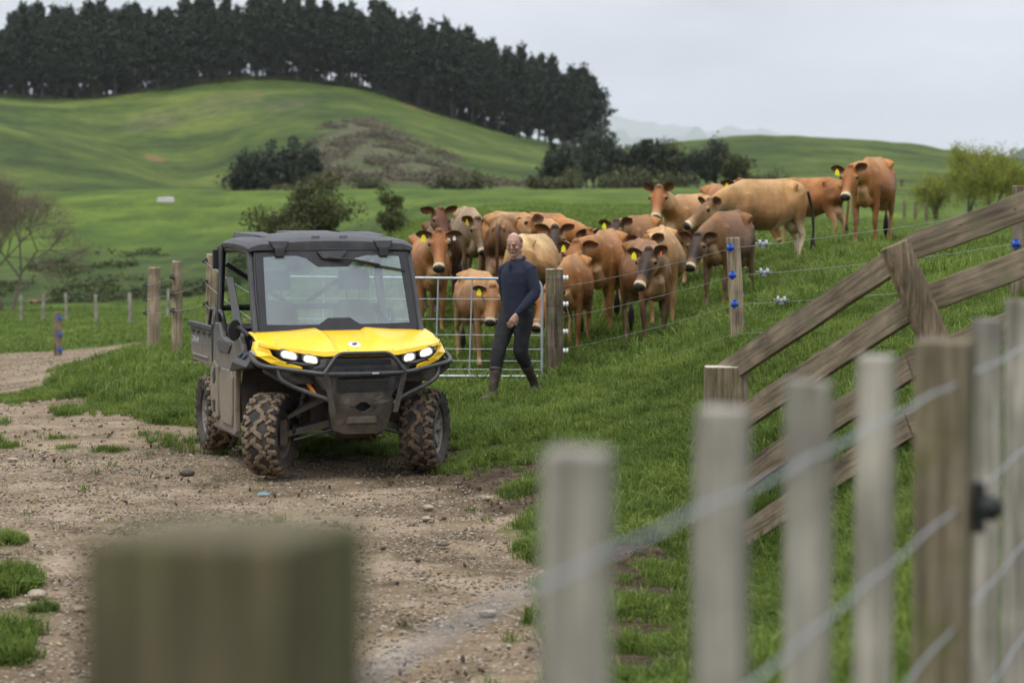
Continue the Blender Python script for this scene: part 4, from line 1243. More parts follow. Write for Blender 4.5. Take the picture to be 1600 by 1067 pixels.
for (qx, qy, Dn) in ((1150, 562, 14.86), (1158, 590, 14.86), (1395, 400, 13.12), (1412, 398, 13.12), (1420, 470, 13.12), (1434, 466, 13.12), (1500, 352, 13.1), (1585, 327, 12.93)):
    o = MB().lathe([(0, -.004), (.0075, -.004), (.0075, .003), (0, .004)], 8, 'Y').build('nail', M_rust, rf); o.location = tuple(loc_in(rf, pt(qx, qy, Dn)))
# prop leans to the right going down
t0, t1 = pt(1397, 382, 13.22), pt(1457, 523, 13.22); d = (t1 - t0) / np.linalg.norm(t1 - t0)
bot = t0 + d * 1.75
V, Fc = tube_geo([t0, (t0 + bot) / 2, bot], [.088, .09, .092], 12)
V = [Vector((v[0], 13.22 + (v[1] - 13.22) * .5, v[2])) - rf.location for v in V]
mb = MB().add(V, Fc); o = mb.build('prop', W_prop, rf, bev=.004); o['label'] = 'half-round prop leaning over the joint of the two rail spans'
bp_ = pt(1600, 330, DR + .1); 
for px_, D_ in ((1668, 12.95),):
    p_ = at(px_, D_); o = rd_post(rf, 'post', loc_in(rf, p_), 2.33 - rf.location[2], .09, W_post, seed=5); o['label'] = 'round post just outside the right edge holding the rails'

# --- wire fence of the cow paddock: strainer post, two half-round posts, wires, insulators
hf = empty('wire_fence', at(866, 26), 0, 'electric wire fence running from the thick gate post up the bank to the right', 'fence')
g0 = at(866, 26); g0[2] -= .02
rd_post(hf, 'post', loc_in(hf, g0), zat(866, 420, 26) - hf.location[2], .098, W_post, seed=1, cap=W_cut)['label'] = 'thick round gate post with olive stains and a hanging chain'
g1 = at(1154, 22); tp = zat(1143, 371, 22)
rd_post(hf, 'post', loc_in(hf, g1), tp - hf.location[2], .066, W_pole, lean=(-.055, 0), seed=2, flat=True)['label'] = 'pale weathered half-round post with three blue insulators'
g2 = at(1594, 19)
rd_post(hf, 'post', loc_in(hf, g2), 2.3 + .05 - hf.location[2], .075, W_post, seed=3)['label'] = 'dark post behind the rails at the right edge with one blue insulator'
WR = [ # rows of each wire at gate post, second post, third post
 (447, 387, 324), (495, 430, 381), (545, 475, 436), (598, 520, 492)]
for i, (a, b, c) in enumerate(WR):
    P_ = [pt(880, a, 26 - .1), pt(1144 + (b - 387) * .06, b, 21.9), pt(1586, c, 18.9), pt(1900, c - 20, 17.5)]
    wire(hf, [loc_in(hf, p) for p in P_], .0023, sag=.03)
def insul(parent, p, m, s=1.0, name='insulator', ax='X'):
    mb = MB().lathe([(.001, -.035), (.022, -.034), (.030, -.012), (.018, -.004), (.018, .004), (.030, .012), (.022, .034), (.001, .035)], 12, ax).box((0, .012, 0), (.03, .03, .085))
    mb.V = [tuple(np.array(v) * s) for v in mb.V]
    o = mb.build(name, m, parent, bev=.002); o.location = tuple(loc_in(parent, p)); return o
for py in (387, 430, 475): insul(hf, pt(1141 + (py - 387) * .08, py, 21.88), M_blue, .95)
insul(hf, pt(1587, 381, 18.9), M_blue, .95)
for k, (px, w_) in enumerate(((1192, 0), (1194, 1), (1221, 2))):
    a, b, c = WR[w_]; t = (px - 1144) / (1586 - 1144.); D_ = 1 / ((1 - t) / 21.9 + t / 18.9); py = b + (c - b) * t
    p = pt(px, py, D_); mb = MB().lathe([(.004, -.045), (.032, -.04), (.034, -.02), (.012, -.012), (.012, .012), (.034, .02), (.032, .04), (.004, .045)], 12, 'X').tube([(-.07, 0, 0), (.07, 0, 0)], .006, 5).box((.0, -.005, -.02), (.05, .02, .04))
    o = mb.build('wire_strainer', M_glass_ins, hf, bev=.003); o.location = tuple(loc_in(hf, p))
for py in (434, 475, 518, 548):
    p = pt(884, py, 25.85); mb = MB().lathe([(.003, -.03), (.026, -.027), (.028, -.008), (.014, 0), (.028, .008), (.026, .027), (.003, .03)], 12, 'X')
    o = mb.build('insulator', mat('white_porcelain', (0.62, 0.64, 0.62), .25, var=.1) if py == 434 else bpy.data.materials['white_porcelain'], hf); o.location = tuple(loc_in(hf, p))
for py in (434, 475, 518, 548):
    c = pt(866, py, 26); MB().tube([c + np.array([.1 * math.cos(a), .1 * math.sin(a), .01 * math.sin(a)]) - np.array(hf.location) for a in np.linspace(0, 2 * math.pi, 18)], .0025, 5, closed=True).build('wire', M_rust, hf)
c0 = pt(869, 492, 25.88)
mb = MB()
for i in range(13):
    p = c0 + np.array([.004 * math.sin(i * 2), -.006, -.028 * i]); a = i % 2
    ring = [p + np.array([(.013 * math.cos(t) if not a else 0), (.013 * math.cos(t) if a else 0), .021 * math.sin(t)]) - np.array(hf.location) for t in np.linspace(0, 2 * math.pi, 9)[:-1]]
    mb.tube(ring, .0045, 5, closed=True)
mb.build('chain', M_blk, hf)
MB().tube([loc_in(hf, pt(884, 475, 25.8)), loc_in(hf, pt(892, 500, 25.8)), loc_in(hf, pt(887, 517, 25.8))], .003, 5).build('wire', M_wire, hf)

# --- gate
gt = empty('farm_gate', at(640, 25.9), 0, 'galvanised pipe farm gate standing shut behind the vehicle and the man', 'gate')
Dg = 25.85
xl, xr = (418 - 800) / F * Dg, (847 - 800) / F * Dg
zt = zat(0, 434, Dg); zb = zat(0, 588, Dg); slope = .004
def gp(x, z): return loc_in(gt, (x, Dg + .0 * x, z))
fr = round_path([gp(xl, zb - .015), gp(xl, zt + .012), gp(xr, zt - .012), gp(xr, zb + .01)], .14, 8)
fr = fr[1:-1]
MB().tube(round_path([gp(xl, zb), gp(xl, zt + .012), gp(xr, zt - .012), gp(xr, zb)], .13, 8), .0155, 10).build('frame', M_galv, gt, smooth=True)
MB().tube([gp(xl, zb + .008), gp(xr, zb - .004)], .0155, 10).build('bottom_rail', M_galv, gt, smooth=True)
for py in (467, 498.5, 523, 545, 563.5, 577)[:]:
    z_ = zat(0, py, Dg); MB().tube([gp(xl, z_ + .008), gp(xr, z_ - .006)], .0042, 6).build('gate_rod', M_galv, gt, smooth=True)
for px in (505, 590, 683, 736):
    x_ = (px - 800) / F * Dg; MB().tube([gp(x_ + (.012 if px > 600 else 0), zt - .0), gp(x_ - (.02 if px > 600 else 0), zb)], .009, 8).build('stay', M_galv, gt, smooth=True)
hp = at(405, 25.95)
tag(rd_post(None, 'gate_post', hp, hp[2] + 1.35, .1, W_post, seed=77), 'hinge post of the gate hidden behind the vehicle cab', 'post')

# --- posts beyond the bend on the left
lf = empty('wire_fence', at(238, 36), 0, 'wire fence on three round posts standing in the grass left of the vehicle', 'fence')
LP = [(238, 418, 36, .098), (275, 408, 33, .072), (328, 397, 29.5, .068)]
ptsw = []
for i, (px, py, D_, r_) in enumerate(LP):
    g = at(px, D_); rd_post(lf, 'post', loc_in(lf, g), zat(px, py, D_) - lf.location[2], r_, W_pole, seed=20 + i, lean=((.02, 0), (.012, 0), (.016, 0))[i], cap=W_cut)['label'] = ['thickest and leftmost of the three round posts', 'middle slender round post', 'round post nearest the vehicle, with three black insulators'][i]
for k in range(3):
    rows = [(226, 445 + k * 22, 36.0), (268, 433 + k * 26, 32.9), (320, 408 + k * 33.5, 29.4), (398, 462 + k * 40, 24.0)]
    P_ = [pt(*r_) for r_ in rows]
    wire(lf, [loc_in(lf, p) for p in P_], .0035, sag=.02)
    for r_ in rows[:3]:
        mb = MB().lathe([(.002, -.03), (.026, -.026), (.013, 0), (.026, .026), (.002, .03)], 10, 'X').box((.02, 0, 0), (.03, .03, .07)); o = mb.build('insulator', M_blk, lf); o.location = tuple(loc_in(lf, pt(*r_)))
bp0 = at(89, 55.5)
bp = empty('fence_post', bp0, 0, 'short square post with three blue insulators beside the bend of the track', 'post')
o = sq_post(bp, 'post', (0, 0, 0), zat(0, 488, 55.5) - bp0[2], .19, .12, W_post, .2, .008, seed=8)
for py in (497, 523, 547):
    o = MB().lathe([(.004, -.05), (.05, -.045), (.03, 0), (.05, .045), (.004, .05)], 10, 'Y').build('insulator', M_blue, bp); o.location = tuple(pt(92, py, 55.38) - bp0)
for i, (px, D_, w_) in enumerate(((32, 100, .12), (66, 101, .14), (103, 98, .12), (150, 92, .14), (203, 88, .14), (261, 90, .12))):
    g = at(px, D_)
    tag(rd_post(None, 'fence_post', g, g[2] + 1.12, w_ / 2, W_grey, seed=60 + i, lean=(rg.normal(0, .02), 0)),
        ['far thin post nearest the left edge of the frame', 'far thin post just left of the post with blue insulators', 'far thin post just right of the post with blue insulators', 'far post halfway between the blue-insulator post and the thick round post', 'far post last before the thick round post', 'far thin post seen between the thick round post and the slender one'][i], 'post', 'far posts across the lower paddock')
for i, (px, D_) in enumerate(((1268, 150), (1412, 146), (1429, 145), (1446, 143), (1332, 155))):
    g = at(px, D_)
    tag(rd_post(None, 'fence_post', g, g[2] + 1.1, .09, W_post, seed=80 + i),
        ['far post behind the hips of the largest cow', 'far post left of the willows, first of three', 'far post left of the willows, second of three', 'far post left of the willows, third of three', 'far post seen past the cow on the ridge'][i], 'post', 'far posts on the right-hand field')
tr_h = hit(260, 317); tr = np.array([tr_h[0], tr_h[1], float(height(*tr_h)[0])])

tag(MB().hull([(-.8, -.4, -.2), (.8, -.4, -.2), (-.8, .4, -.2), (.8, .4, -.2), (-.7, -.3, .40), (.75, -.3, .34), (-.7, .35, .36), (.7, .35, .4), (.2, -.3, .46)]).build('water_trough', mat('pale_concrete', (0.45, 0.43, 0.42), .9, var=.2), None, bev=.05, loc=tr), 'small pale concrete block in the middle of the far green field', 'trough')
# a scrap of blue twine and one flat dark dropping on the track
g = at(410, 18.3)
tag(MB().hull([(-.05, -.02, 0), (.05, -.015, .004), (.045, .02, .012), (-.04, .02, .014), (0, 0, .022)]).build('plastic_scrap', mat('faded_blue_plastic', (0.12, 0.22, 0.27), .6, var=.2), None, loc=g), 'faded blue scrap of plastic lying on the gravel', 'scrap')
ST = [(762, 968, .055, 'rounded stone on the gravel at the lower middle'), (690, 857, .05, 'flat dark clod on the gravel below the vehicle'), (150, 860, .03, 'small grey stone by the grass at the left edge'), (50, 938, .06, 'pale angular stone beside the grassy left verge'), (24, 955, .045, 'rounded pale stone at the left verge below the angular one'), (118, 957, .04, 'small square tan stone on the track at the left'),
      (15, 722, .06, 'white flat stone near the left edge level with the front wheels'), (290, 743, .06, 'dark stone on the track in front of the rear wheel'), (758, 783, .05, 'whitish stone at the edge of the trampled soil'), (668, 797, .05, 'grey rounded stone below the right front wheel'), (665, 815, .04, 'pale stone just under the grey rounded one')]
for i, (px, py, s_, lab) in enumerate(ST):
    c = hit(px, py); V, Fc = stone_mesh(rg, 2)
    dk = 'dark' in lab
    tag(MB().add([(v[0] * s_ * 1.6, v[1] * s_ * 1.6, v[2] * s_ * 1.5 * (.5 if 'flat' in lab else 1)) for v in V], Fc).build('stone', (bpy.data.materials.get('dark_stone') or mat('dark_stone', (0.07, 0.055, 0.045), .9, var=.3)) if dk else (bpy.data.materials.get('pale_stone') or mat('pale_stone', (0.29, 0.24, 0.18), .9, var=.3, vscale=20, bump=.3)), None, loc=(c[0], c[1], float(height(*c)[0]) + s_ * .15)), lab, 'stone', 'single stones lying on the track')

# ------------------------------------------------------------------ utility vehicle (x forward, y to its left, z up)
TH = R(18.5)
utv = empty('utility_vehicle', (-1.66, 20.6, 0.018), TH - math.pi / 2, 'yellow and grey side-by-side utility vehicle with lit headlights, muddy tyres and a closed windscreen', 'utility vehicle')
DUST = (0.225, 0.185, 0.135)
M_yel = mat('yellow_bodywork', (0.92, 0.58, 0.008), .32, var=.03, dirt=(0.34, 0.25, 0.10), dirt_z=(0.72, 1.0), dirt_amt=.15, coat=.25)
M_roofp = mat('black_roof_plastic', (0.035, 0.036, 0.041), .46, var=.15, bump=.12, bscale=300, dirt=(0.12, 0.115, 0.11), dirt_z=(1.0, 1.5), dirt_amt=.2)
M_cage = mat('cage_tube', (0.016, 0.016, 0.018), .42, var=.2)
M_grey = mat('grey_bodywork', (0.060, 0.063, 0.062), .42, var=.12, dirt=DUST, dirt_z=(0.62, 1.12), dirt_amt=1.05)
M_plast = mat('dark_body_plastic', (0.020, 0.020, 0.022), .5, var=.2, dirt=(0.13, 0.105, 0.08), dirt_z=(0.45, 1.0), dirt_amt=.55)
M_muddy = mat('mud_caked_metal', (0.035, 0.032, 0.03), .7, var=.3, dirt=(0.155, 0.125, 0.092), dirt_z=(0.2, .95), dirt_amt=.85, bump=.25, bscale=60)
M_bump = mat('bumper_tube', (0.022, 0.022, 0.025), .38, var=.25, dirt=(0.13, 0.11, 0.09), dirt_z=(0.5, .92), dirt_amt=.5)
M_under = mat('muddy_underbody', (0.022, 0.018, 0.015), .9, var=.5, dirt=(0.085, 0.062, 0.045), dirt_z=(0.2, .9), dirt_amt=.7)
M_tyre = mat('tyre_rubber', (0.020, 0.019, 0.019), .8, var=.25, bump=.3, bscale=80, dirt=(0.115, 0.092, 0.066), dirt_z=(-.4, .4), dirt_amt=.55)
M_lug = mat('mud_covered_lug', (0.165, 0.122, 0.078), .95, var=.3, vscale=25, bump=.5, bscale=90)
M_lugdk = mat('wet_mud_lug', (0.12, 0.082, 0.05), .9, var=.45, vscale=18, bump=.5, bscale=90)
M_rim = mat('dusty_alloy', (0.20, 0.175, 0.145), .7, metal=.2, var=.3, vscale=20)
M_seat = mat('seat_vinyl', (0.018, 0.018, 0.02), .6, var=.2)
M_frit = mat('black_glass_border', (0.022, 0.022, 0.027), .45, var=.2, spec=.35)
M_chrome = mat('bright_metal', (0.70, 0.70, 0.70), .35, metal=.4, var=.05)
M_white = mat('pale_lettering', (0.36, 0.37, 0.37), .6, var=.05)
def glassmat(name, tint, dust_veil, veil_col, rough=.03, ior=1.6):
    m, n, b = newmat(name); L = n.links
    tr = n.nodes.new('ShaderNodeBsdfTransparent'); tr.inputs[0].default_value = (*tint, 1)
    gl = n.nodes.new('ShaderNodeBsdfGlossy'); gl.inputs['Roughness'].default_value = rough
    fr_ = n.nodes.new('ShaderNodeFresnel'); fr_.inputs['IOR'].default_value = ior
    ms = n.nodes.new('ShaderNodeMixShader'); L.new(fr_.outputs[0], ms.inputs[0]); L.new(tr.outputs[0], ms.inputs[1]); L.new(gl.outputs[0], ms.inputs[2])
    df = n.nodes.new('ShaderNodeBsdfDiffuse'); df.inputs[0].default_value = (*veil_col, 1)
    tcn = n.nodes.new('ShaderNodeTexCoord'); nn = n.nodes.new('ShaderNodeTexNoise'); nn.inputs['Scale'].default_value = 2.2; nn.inputs['Detail'].default_value = 3; nn.inputs['Roughness'].default_value = .55
    L.new(tcn.outputs['Object'], nn.inputs['Vector'])
    mr_ = n.nodes.new('ShaderNodeMapRange'); mr_.inputs['From Min'].default_value = .35; mr_.inputs['From Max'].default_value = .75; mr_.inputs['To Min'].default_value = dust_veil * .65; mr_.inputs['To Max'].default_value = dust_veil * 1.5
    L.new(nn.outputs['Fac'], mr_.inputs['Value'])
    m2 = n.nodes.new('ShaderNodeMixShader'); L.new(mr_.outputs[0], m2.inputs[0]); L.new(ms.outputs[0], m2.inputs[1]); L.new(df.outputs[0], m2.inputs[2])
    L.new(m2.outputs[0], n.nodes['Material Output'].inputs['Surface'])
    return m
M_glass = glassmat('windscreen_glass', (.55, .66, .70), .30, (0.33, 0.42, 0.47), ior=2.2)  # bluish diffuse layer: some dust, mostly sky reflection painted onto the glass
M_rglass = glassmat('rear_screen', (.75, .82, .80), .06, (0.40, 0.43, 0.42))
M_lens = glassmat('lamp_lens', (.95, .95, .95), .02, (0.5, 0.5, 0.5))
def emis(name, col, st):
    m, n, b = newmat(name); b.inputs['Base Color'].default_value = (.9, .9, .9, 1)
    b.inputs['Emission Color'].default_value = (*col, 1); b.inputs['Emission Strength'].default_value = st; return m
M_lamp = emis('lit_headlamp', (1.0, .90, .74), 2.4)
_ln = M_lamp.node_tree; _lv = _ln.nodes.new('ShaderNodeTexVoronoi'); _lv.inputs['Scale'].default_value = 42; _lt = _ln.nodes.new('ShaderNodeTexCoord'); _ln.links.new(_lt.outputs['Object'], _lv.inputs['Vector'])
_lm = _ln.nodes.new('ShaderNodeMapRange'); _lm.inputs['From Max'].default_value = .6; _lm.inputs['To Min'].default_value = 3.6; _lm.inputs['To Max'].default_value = .7
_ln.links.new(_lv.outputs['Distance'], _lm.inputs['Value']); _ln.links.new(_lm.outputs[0], _ln.nodes['Principled BSDF'].inputs['Emission Strength'])
M_lampd = mat('lamp_reflector', (.45, .43, .40), .3, metal=.6, var=.3)
M_orange = mat('orange_spring_paint', (0.75, 0.26, 0.01), .5, var=.1, dirt=(0.3, 0.2, 0.1), dirt_z=(.4, .9), dirt_amt=.3)

# mud flecks on the yellow panels
yl_n = M_yel.node_tree; yl_b = yl_n.nodes['Principled BSDF']; yl_lk = yl_b.inputs['Base Color'].links[0].from_socket
yl_tc = yl_n.nodes.new('ShaderNodeTexCoord'); yl_v = yl_n.nodes.new('ShaderNodeTexVoronoi'); yl_v.inputs['Scale'].default_value = 24; yl_n.links.new(yl_tc.outputs['Object'], yl_v.inputs['Vector'])
yl_s = yl_n.nodes.new('ShaderNodeSeparateColor'); yl_n.links.new(yl_v.outputs['Color'], yl_s.inputs[0])
yl_m1 = yl_n.nodes.new('ShaderNodeMath'); yl_m1.operation = 'MULTIPLY_ADD'; yl_n.links.new(yl_s.outputs[0], yl_m1.inputs[0]); yl_m1.inputs[1].default_value = .42; yl_m1.inputs[2].default_value = -.22
yl_m2 = yl_n.nodes.new('ShaderNodeMath'); yl_m2.operation = 'LESS_THAN'; yl_n.links.new(yl_v.outputs['Distance'], yl_m2.inputs[0]); yl_n.links.new(yl_m1.outputs[0], yl_m2.inputs[1])
yl_mx = yl_n.nodes.new('ShaderNodeMix'); yl_mx.data_type = 'RGBA'; yl_n.links.new(yl_m2.outputs[0], yl_mx.inputs['Factor']); yl_n.links.new(yl_lk, yl_mx.inputs['A']); yl_mx.inputs['B'].default_value = (.16, .10, .04, 1)
yl_n.links.new(yl_mx.outputs['Result'], yl_b.inputs['Base Color'])

# wheels
WR_, WW = .335, .285
def tyre_mb():
    h = WW / 2
    prof = [(.190, -h * .66), (.198, -h * .82), (.24, -h * 1.0), (.285, -h * .97), (.311, -h * .80), (.320, -h * .3), (.320, h * .3), (.311, h * .80), (.285, h * .97), (.24, h * 1.0), (.198, h * .82), (.190, h * .66), (.190, -h * .66)]
    return MB().lathe(prof, 40, 'Y')
def lugs(seed):
    """angular staggered blocks in interlocking pairs, wrapping over the shoulders"""
    rgl = random.Random(seed); top = MB(); side = MB(); N_ = 21
    def blk(a0, a1, y0, y1, skew, r1=WR_ + .003, r0=.310, tgt=None):
        P_ = []
        for (rr, sh) in ((r0, 1.0), (r1, .86)):
            for (a, y) in ((a0, y0), (a1, y0), (a1, y1), (a0, y1)):
                ac = (a0 + a1) / 2; yc = (y0 + y1) / 2; aa = ac + (a - ac) * sh + skew * (y - yc) / WW; yy = yc + (y - yc) * sh
                drop = max(0, abs(yy) - WW * .36) * .55
                P_.append(((rr - drop) * math.cos(aa), yy, (rr - drop) * math.sin(aa)))
        (tgt or top).hull(P_)
    st_ = 2 * math.pi / N_
    for i in range(N_):
        a = i * st_; j = rgl.uniform(-.02, .02)
        s = 1 if i % 2 else -1
        h = WW / 2
        blk(a + .02 + j, a + st_ * .56, -h * .30 * s, h * .30 * s, .55 * s)
        blk(a + st_ * .50, a + st_ * .98, h * .02 * s, h * .46 * s, -.5 * s)
        blk(a + .05, a + st_ * .50, h * .40, h * .78, .5)
        blk(a + st_ * .55, a + st_ * .98, h * .52, h * 1.00, -.35)
        blk(a + .03, a + st_ * .48, -h * .82, -h * .44, .5)
        blk(a + st_ * .50, a + st_ * .93, -h * 1.00, -h * .54, -.35)
        # shoulder lugs down the side wall
        for sg in (-1, 1):
            P_ = []
            for (rr, yy) in ((.316, h * .86), (.306, h * 1.02), (.262, h * 1.045), (.265, h * .97)):
                for aa in (a + .05, a + st_ * (.52 if i % 2 else .40)): P_.append((rr * math.cos(aa), sg * yy, rr * math.sin(aa)))
            side.hull(P_)
    return top, side
def rim_mb(sgn):
    mb = MB()
    mb.lathe([(.197, -.09), (.203, -.10), (.190, -.10), (.175, -.055), (.170, .05), (.188, .086), (.203, .092), (.207, .100), (.194, .102), (.180, .088), (.176, .07)], 32, 'Y')
    for k in range(6):
        for o_ in (-.16, .16):
            a = k * math.pi / 3 + o_; b = k * math.pi / 3
            P_ = []
            for rr, aa, y0, y1, wd_ in ((.035, b, .050, .072, .020), (.185, a, .070, .092, .015)):
                c, s_ = math.cos(aa), math.sin(aa)
                for e in (-1, 1):
                    for y_ in (y0, y1): P_.append((rr * c - e * wd_ * s_, y_, rr * s_ + e * wd_ * c))
            mb.hull(P_)
    mb.lathe([(0.0, .085), (.032, .084), (.045, .078), (.052, .05), (.052, .0)], 18, 'Y')
    if sgn < 0: mb.V = [(x, -y, z) for x, y, z in mb.V]
    return mb
wheel_defs = [('wheel', 1.05, -.645, -R(33), 'front wheel with tan mud on its tread, turned towards the camera side'), ('wheel', 1.05, .645, -R(31), 'front wheel with brown mud clods filling its tread'), ('wheel', -1.05, -.655, 0, 'rear wheel standing on the gravel'), ('wheel', -1.05, .655, 0, None)]
tm = None
for wi, (nm, x, y, st_, lab) in enumerate(wheel_defs):
    sg = 1 if y > 0 else -1
    tw = tyre_mb().build('wheel', M_tyre, utv, smooth=True)
    tw.location = (x, y, WR_ + .0); tw.rotation_euler = (0, .17 * wi, st_)
    if lab: tw['label'] = lab
    top, side = lugs(wi)
    o = top.build('tread_blocks', M_lugdk if wi == 1 else M_lug, tw, bev=.006); o['kind'] = 'stuff'
    o = side.build('shoulder_blocks', M_tyre, tw, bev=.005); o['kind'] = 'stuff'
    rim_mb(sg).build('rim', M_rim, tw, smooth=True)
    MB().lathe([(.0, -.07), (.07, -.07), (.10, -.05), (.10, .02), (.0, .03)], 18, 'Y').build('brake_hub', M_under, tw, smooth=True)

def both(fn):
    for s in (-1, 1): fn(s)

# tub, floor and wheel arches
MB().hull([(x, y, z) for x in (-.66, .50) for y in (-.60, .60) for z in (.30, .62)]).build('floor_pan', M_under, utv, bev=.01)
MB().hull([(x, y, z) for x in (.5, 1.36) for y in (-.20, .20) for z in (.34, .72)]).build('front_frame', M_under, utv, bev=.01)
MB().hull([(x, y, z) for x in (-1.55, -.66) for y in (-.30, .30) for z in (.36, .72)]).build('rear_frame', M_under, utv, bev=.01)
MB().hull([(.50, y, .32) for y in (-.70, .70)] + [(.46, y, .32) for y in (-.70, .70)] + [(.56, y, 1.06) for y in (-.70, .70)] + [(.52, y, 1.06) for y in (-.70, .70)]).build('firewall', M_under, utv)
def arch(s):
    pts = [(.54, .36), (.52, .70), (.60, .84), (.80, .92), (1.15, .93), (1.32, .86), (1.36, .76)]
    mb = MB()
    for (a, b) in zip(pts[:-1], pts[1:]):
        mb.hull([(a[0], s * .20, a[1]), (a[0], s * .775, a[1]), (b[0], s * .20, b[1]), (b[0], s * .775 if b[0] < 1.2 else s * .62, b[1]), (a[0], s * .20, a[1] + .02), (b[0], s * .20, b[1] + .02), (a[0], s * .775, a[1] + .02), (b[0], s * .62, b[1] + .02)])
    mb.build('wheel_arch', M_under, utv)
both(arch)
def front_end_inner(s):
    MB().hull([(x, s * y, z) for x in (.6, 1.30) for y in (.20, .30) for z in (.62, .92)]).build('inner_wing', M_under, utv, bev=.02)
both(front_end_inner)

# body sides
def side_panel(s):
    y0, y1 = s * .735, s * .785
    poly = [(.44, 1.10), (.58, 1.03), (.62, .95), (.43, .86), (.335, .76), (.30, .45), (.31, .27), (-.44, .27), (-.57, .36), (-.64, .60), (-.60, .80), (-.57, 1.10), (-.50, 1.16), (-.34, 1.17), (-.24, 1.06), (.20, 1.02)]
    MB().prism(poly, y0, y1).build('side_panel', M_grey, utv, bev=.014, seg=3)
    # raised lower door skin and trim
    MB().prism([(.28, .74), (.26, .42), (.24, .33), (-.16, .33), (-.24, .45), (-.24, .73), (-.16, .79), (.22, .80)], s * .78, s * .806).build('door', M_grey, utv, bev=.012, seg=3)
    MB().prism([(-.30, .80), (-.27, .60), (-.29, .36), (-.43, .33), (-.53, .42), (-.585, .62), (-.56, .78), (-.44, .84)], s * .78, s * .815).build('side_step_panel', M_grey, utv, bev=.014, seg=3)
    MB().prism([(-.36, .50), (-.36, .40), (-.44, .40), (-.47, .50)], s * .812, s * .820).build('vent', M_blk, utv)
    MB().prism([(-.36, .78), (-.34, .68), (-.42, .64), (-.46, .72)], s * .812, s * .821).build('vent', M_blk, utv)
    MB().prism([(.20, 1.0), (.10, .93), (-.30, .93), (-.38, 1.0), (-.30, 1.03), (.18, 1.03)], s * .782, s * .800).build('door_handle_recess', M_roofp, utv, bev=.006)
    MB().tube([(.36, s * .77, .275), (-.50, s * .77, .275)], .028, 8).build('sill', M_muddy, utv, smooth=True)
    # flare over the front wheel
    MB().hull([(.36, s * .77, .80), (.36, s * .845, .80), (.42, s * .76, .93), (.44, s * .835, .885), (.96, s * .76, .955), (1.02, s * .80, .93), (1.10, s * .86, .885), (1.06, s * .76, .87), (.60, s * .87, .895), (.60, s * .76, .99), (.90, s * .76, .99)]).build('wheel_flare', M_plast, utv, bev=.008)
    for k in (0, 1): MB().hull([(.62 + k * .17 + dx, s * (.80 + dy), .965 + dz - k * .004) for dx in (0, .09) for dy in (0, .03) for dz in (-.03, .012 - dy * .9)]).build('vent', M_blk, utv)
    # rear mudguard
    MB().prism([(-.62, .52), (-.64, .80), (-.60, .88), (-1.50, .88), (-1.58, .76), (-1.50, .76), (-1.42, .80), (-.74, .80), (-.68, .72), (-.66, .52)], s * .62, s * .775).build('rear_mudguard', M_plast, utv, bev=.008)
both(side_panel)

# hood
def interp_hood():
    ys = [0, .10, .17, .215, .30, .42, .54, .64, .71, .755]
    rows = []
    def row(fx_, fz): rows.append([(fx_(y), y, fz(y)) for y in ys])
    bul = lambda y: np.interp(y, [0, .17, .215, .40, .755], [.0, .0, .022, .004, -.012])
    row(lambda y: .70, lambda y: 1.148 + bul(y) * .9)
    row(lambda y: .90, lambda y: 1.135 + bul(y) - (.012 if y > .7 else 0))
    row(lambda y: 1.08 - .05 * (y > .7), lambda y: 1.112 + bul(y) * 1.1 - .10 * max(0, y - .45))
    row(lambda y: np.interp(y, [0, .215, .42, .64, .755], [1.28, 1.28, 1.24, 1.17, 1.06]), lambda y: 1.068 + bul(y) - .02 * max(0, y - .45))
    row(lambda y: np.interp(y, [0, .215, .30, .42, .54, .64, .71, .755], [1.44, 1.44, 1.425, 1.385, 1.345, 1.295, 1.225, 1.10]), lambda y: np.interp(y, [0, .17, .215, .30, .42, .54, .64, .71, .755], [1.010, 1.010, 1.018, 1.012, 1.026, 1.040, 1.052, 1.062, 1.076]))
    row(lambda y: np.interp(y, [0, .215, .30, .42, .54, .64, .71, .755], [1.455, 1.455, 1.438, 1.395, 1.355, 1.303, 1.232, 1.105]), lambda y: np.interp(y, [0, .17, .215, .30, .42, .54, .64, .71, .755], [.985, .985, .985, .982, .996, 1.018, 1.034, 1.045, 1.055]))
    row(lambda y: np.interp(y, [0, .215, .30, .42, .54, .64, .71, .755], [1.42, 1.42, 1.405, 1.365, 1.325, 1.275, 1.21, 1.09]), lambda y: np.interp(y, [0, .17, .215, .30, .42, .54, .64, .71, .755], [.972, .972, .972, .970, .985, 1.008, 1.025, 1.036, 1.045]))
    V = []; Fc = []
    full = [[(x, -y, z) for x, y, z in reversed(r_[1:])] + r_ for r_ in rows]
    m_ = len(full[0])
    for r_ in full: V += r_
    for i in range(len(full) - 1):
        for k in range(m_ - 1): Fc.append((i * m_ + k, i * m_ + k + 1, (i + 1) * m_ + k + 1, (i + 1) * m_ + k))
    return V, Fc
V, Fc = interp_hood()
ho = MB().add(V, Fc).build('hood', M_yel, utv, smooth=True)
ho.data.set_sharp_from_angle(angle=R(14))
so = ho.modifiers.new('thick', 'SOLIDIFY'); so.thickness = .012; so.offset = 0
bevel(ho, .004, 2, 20)
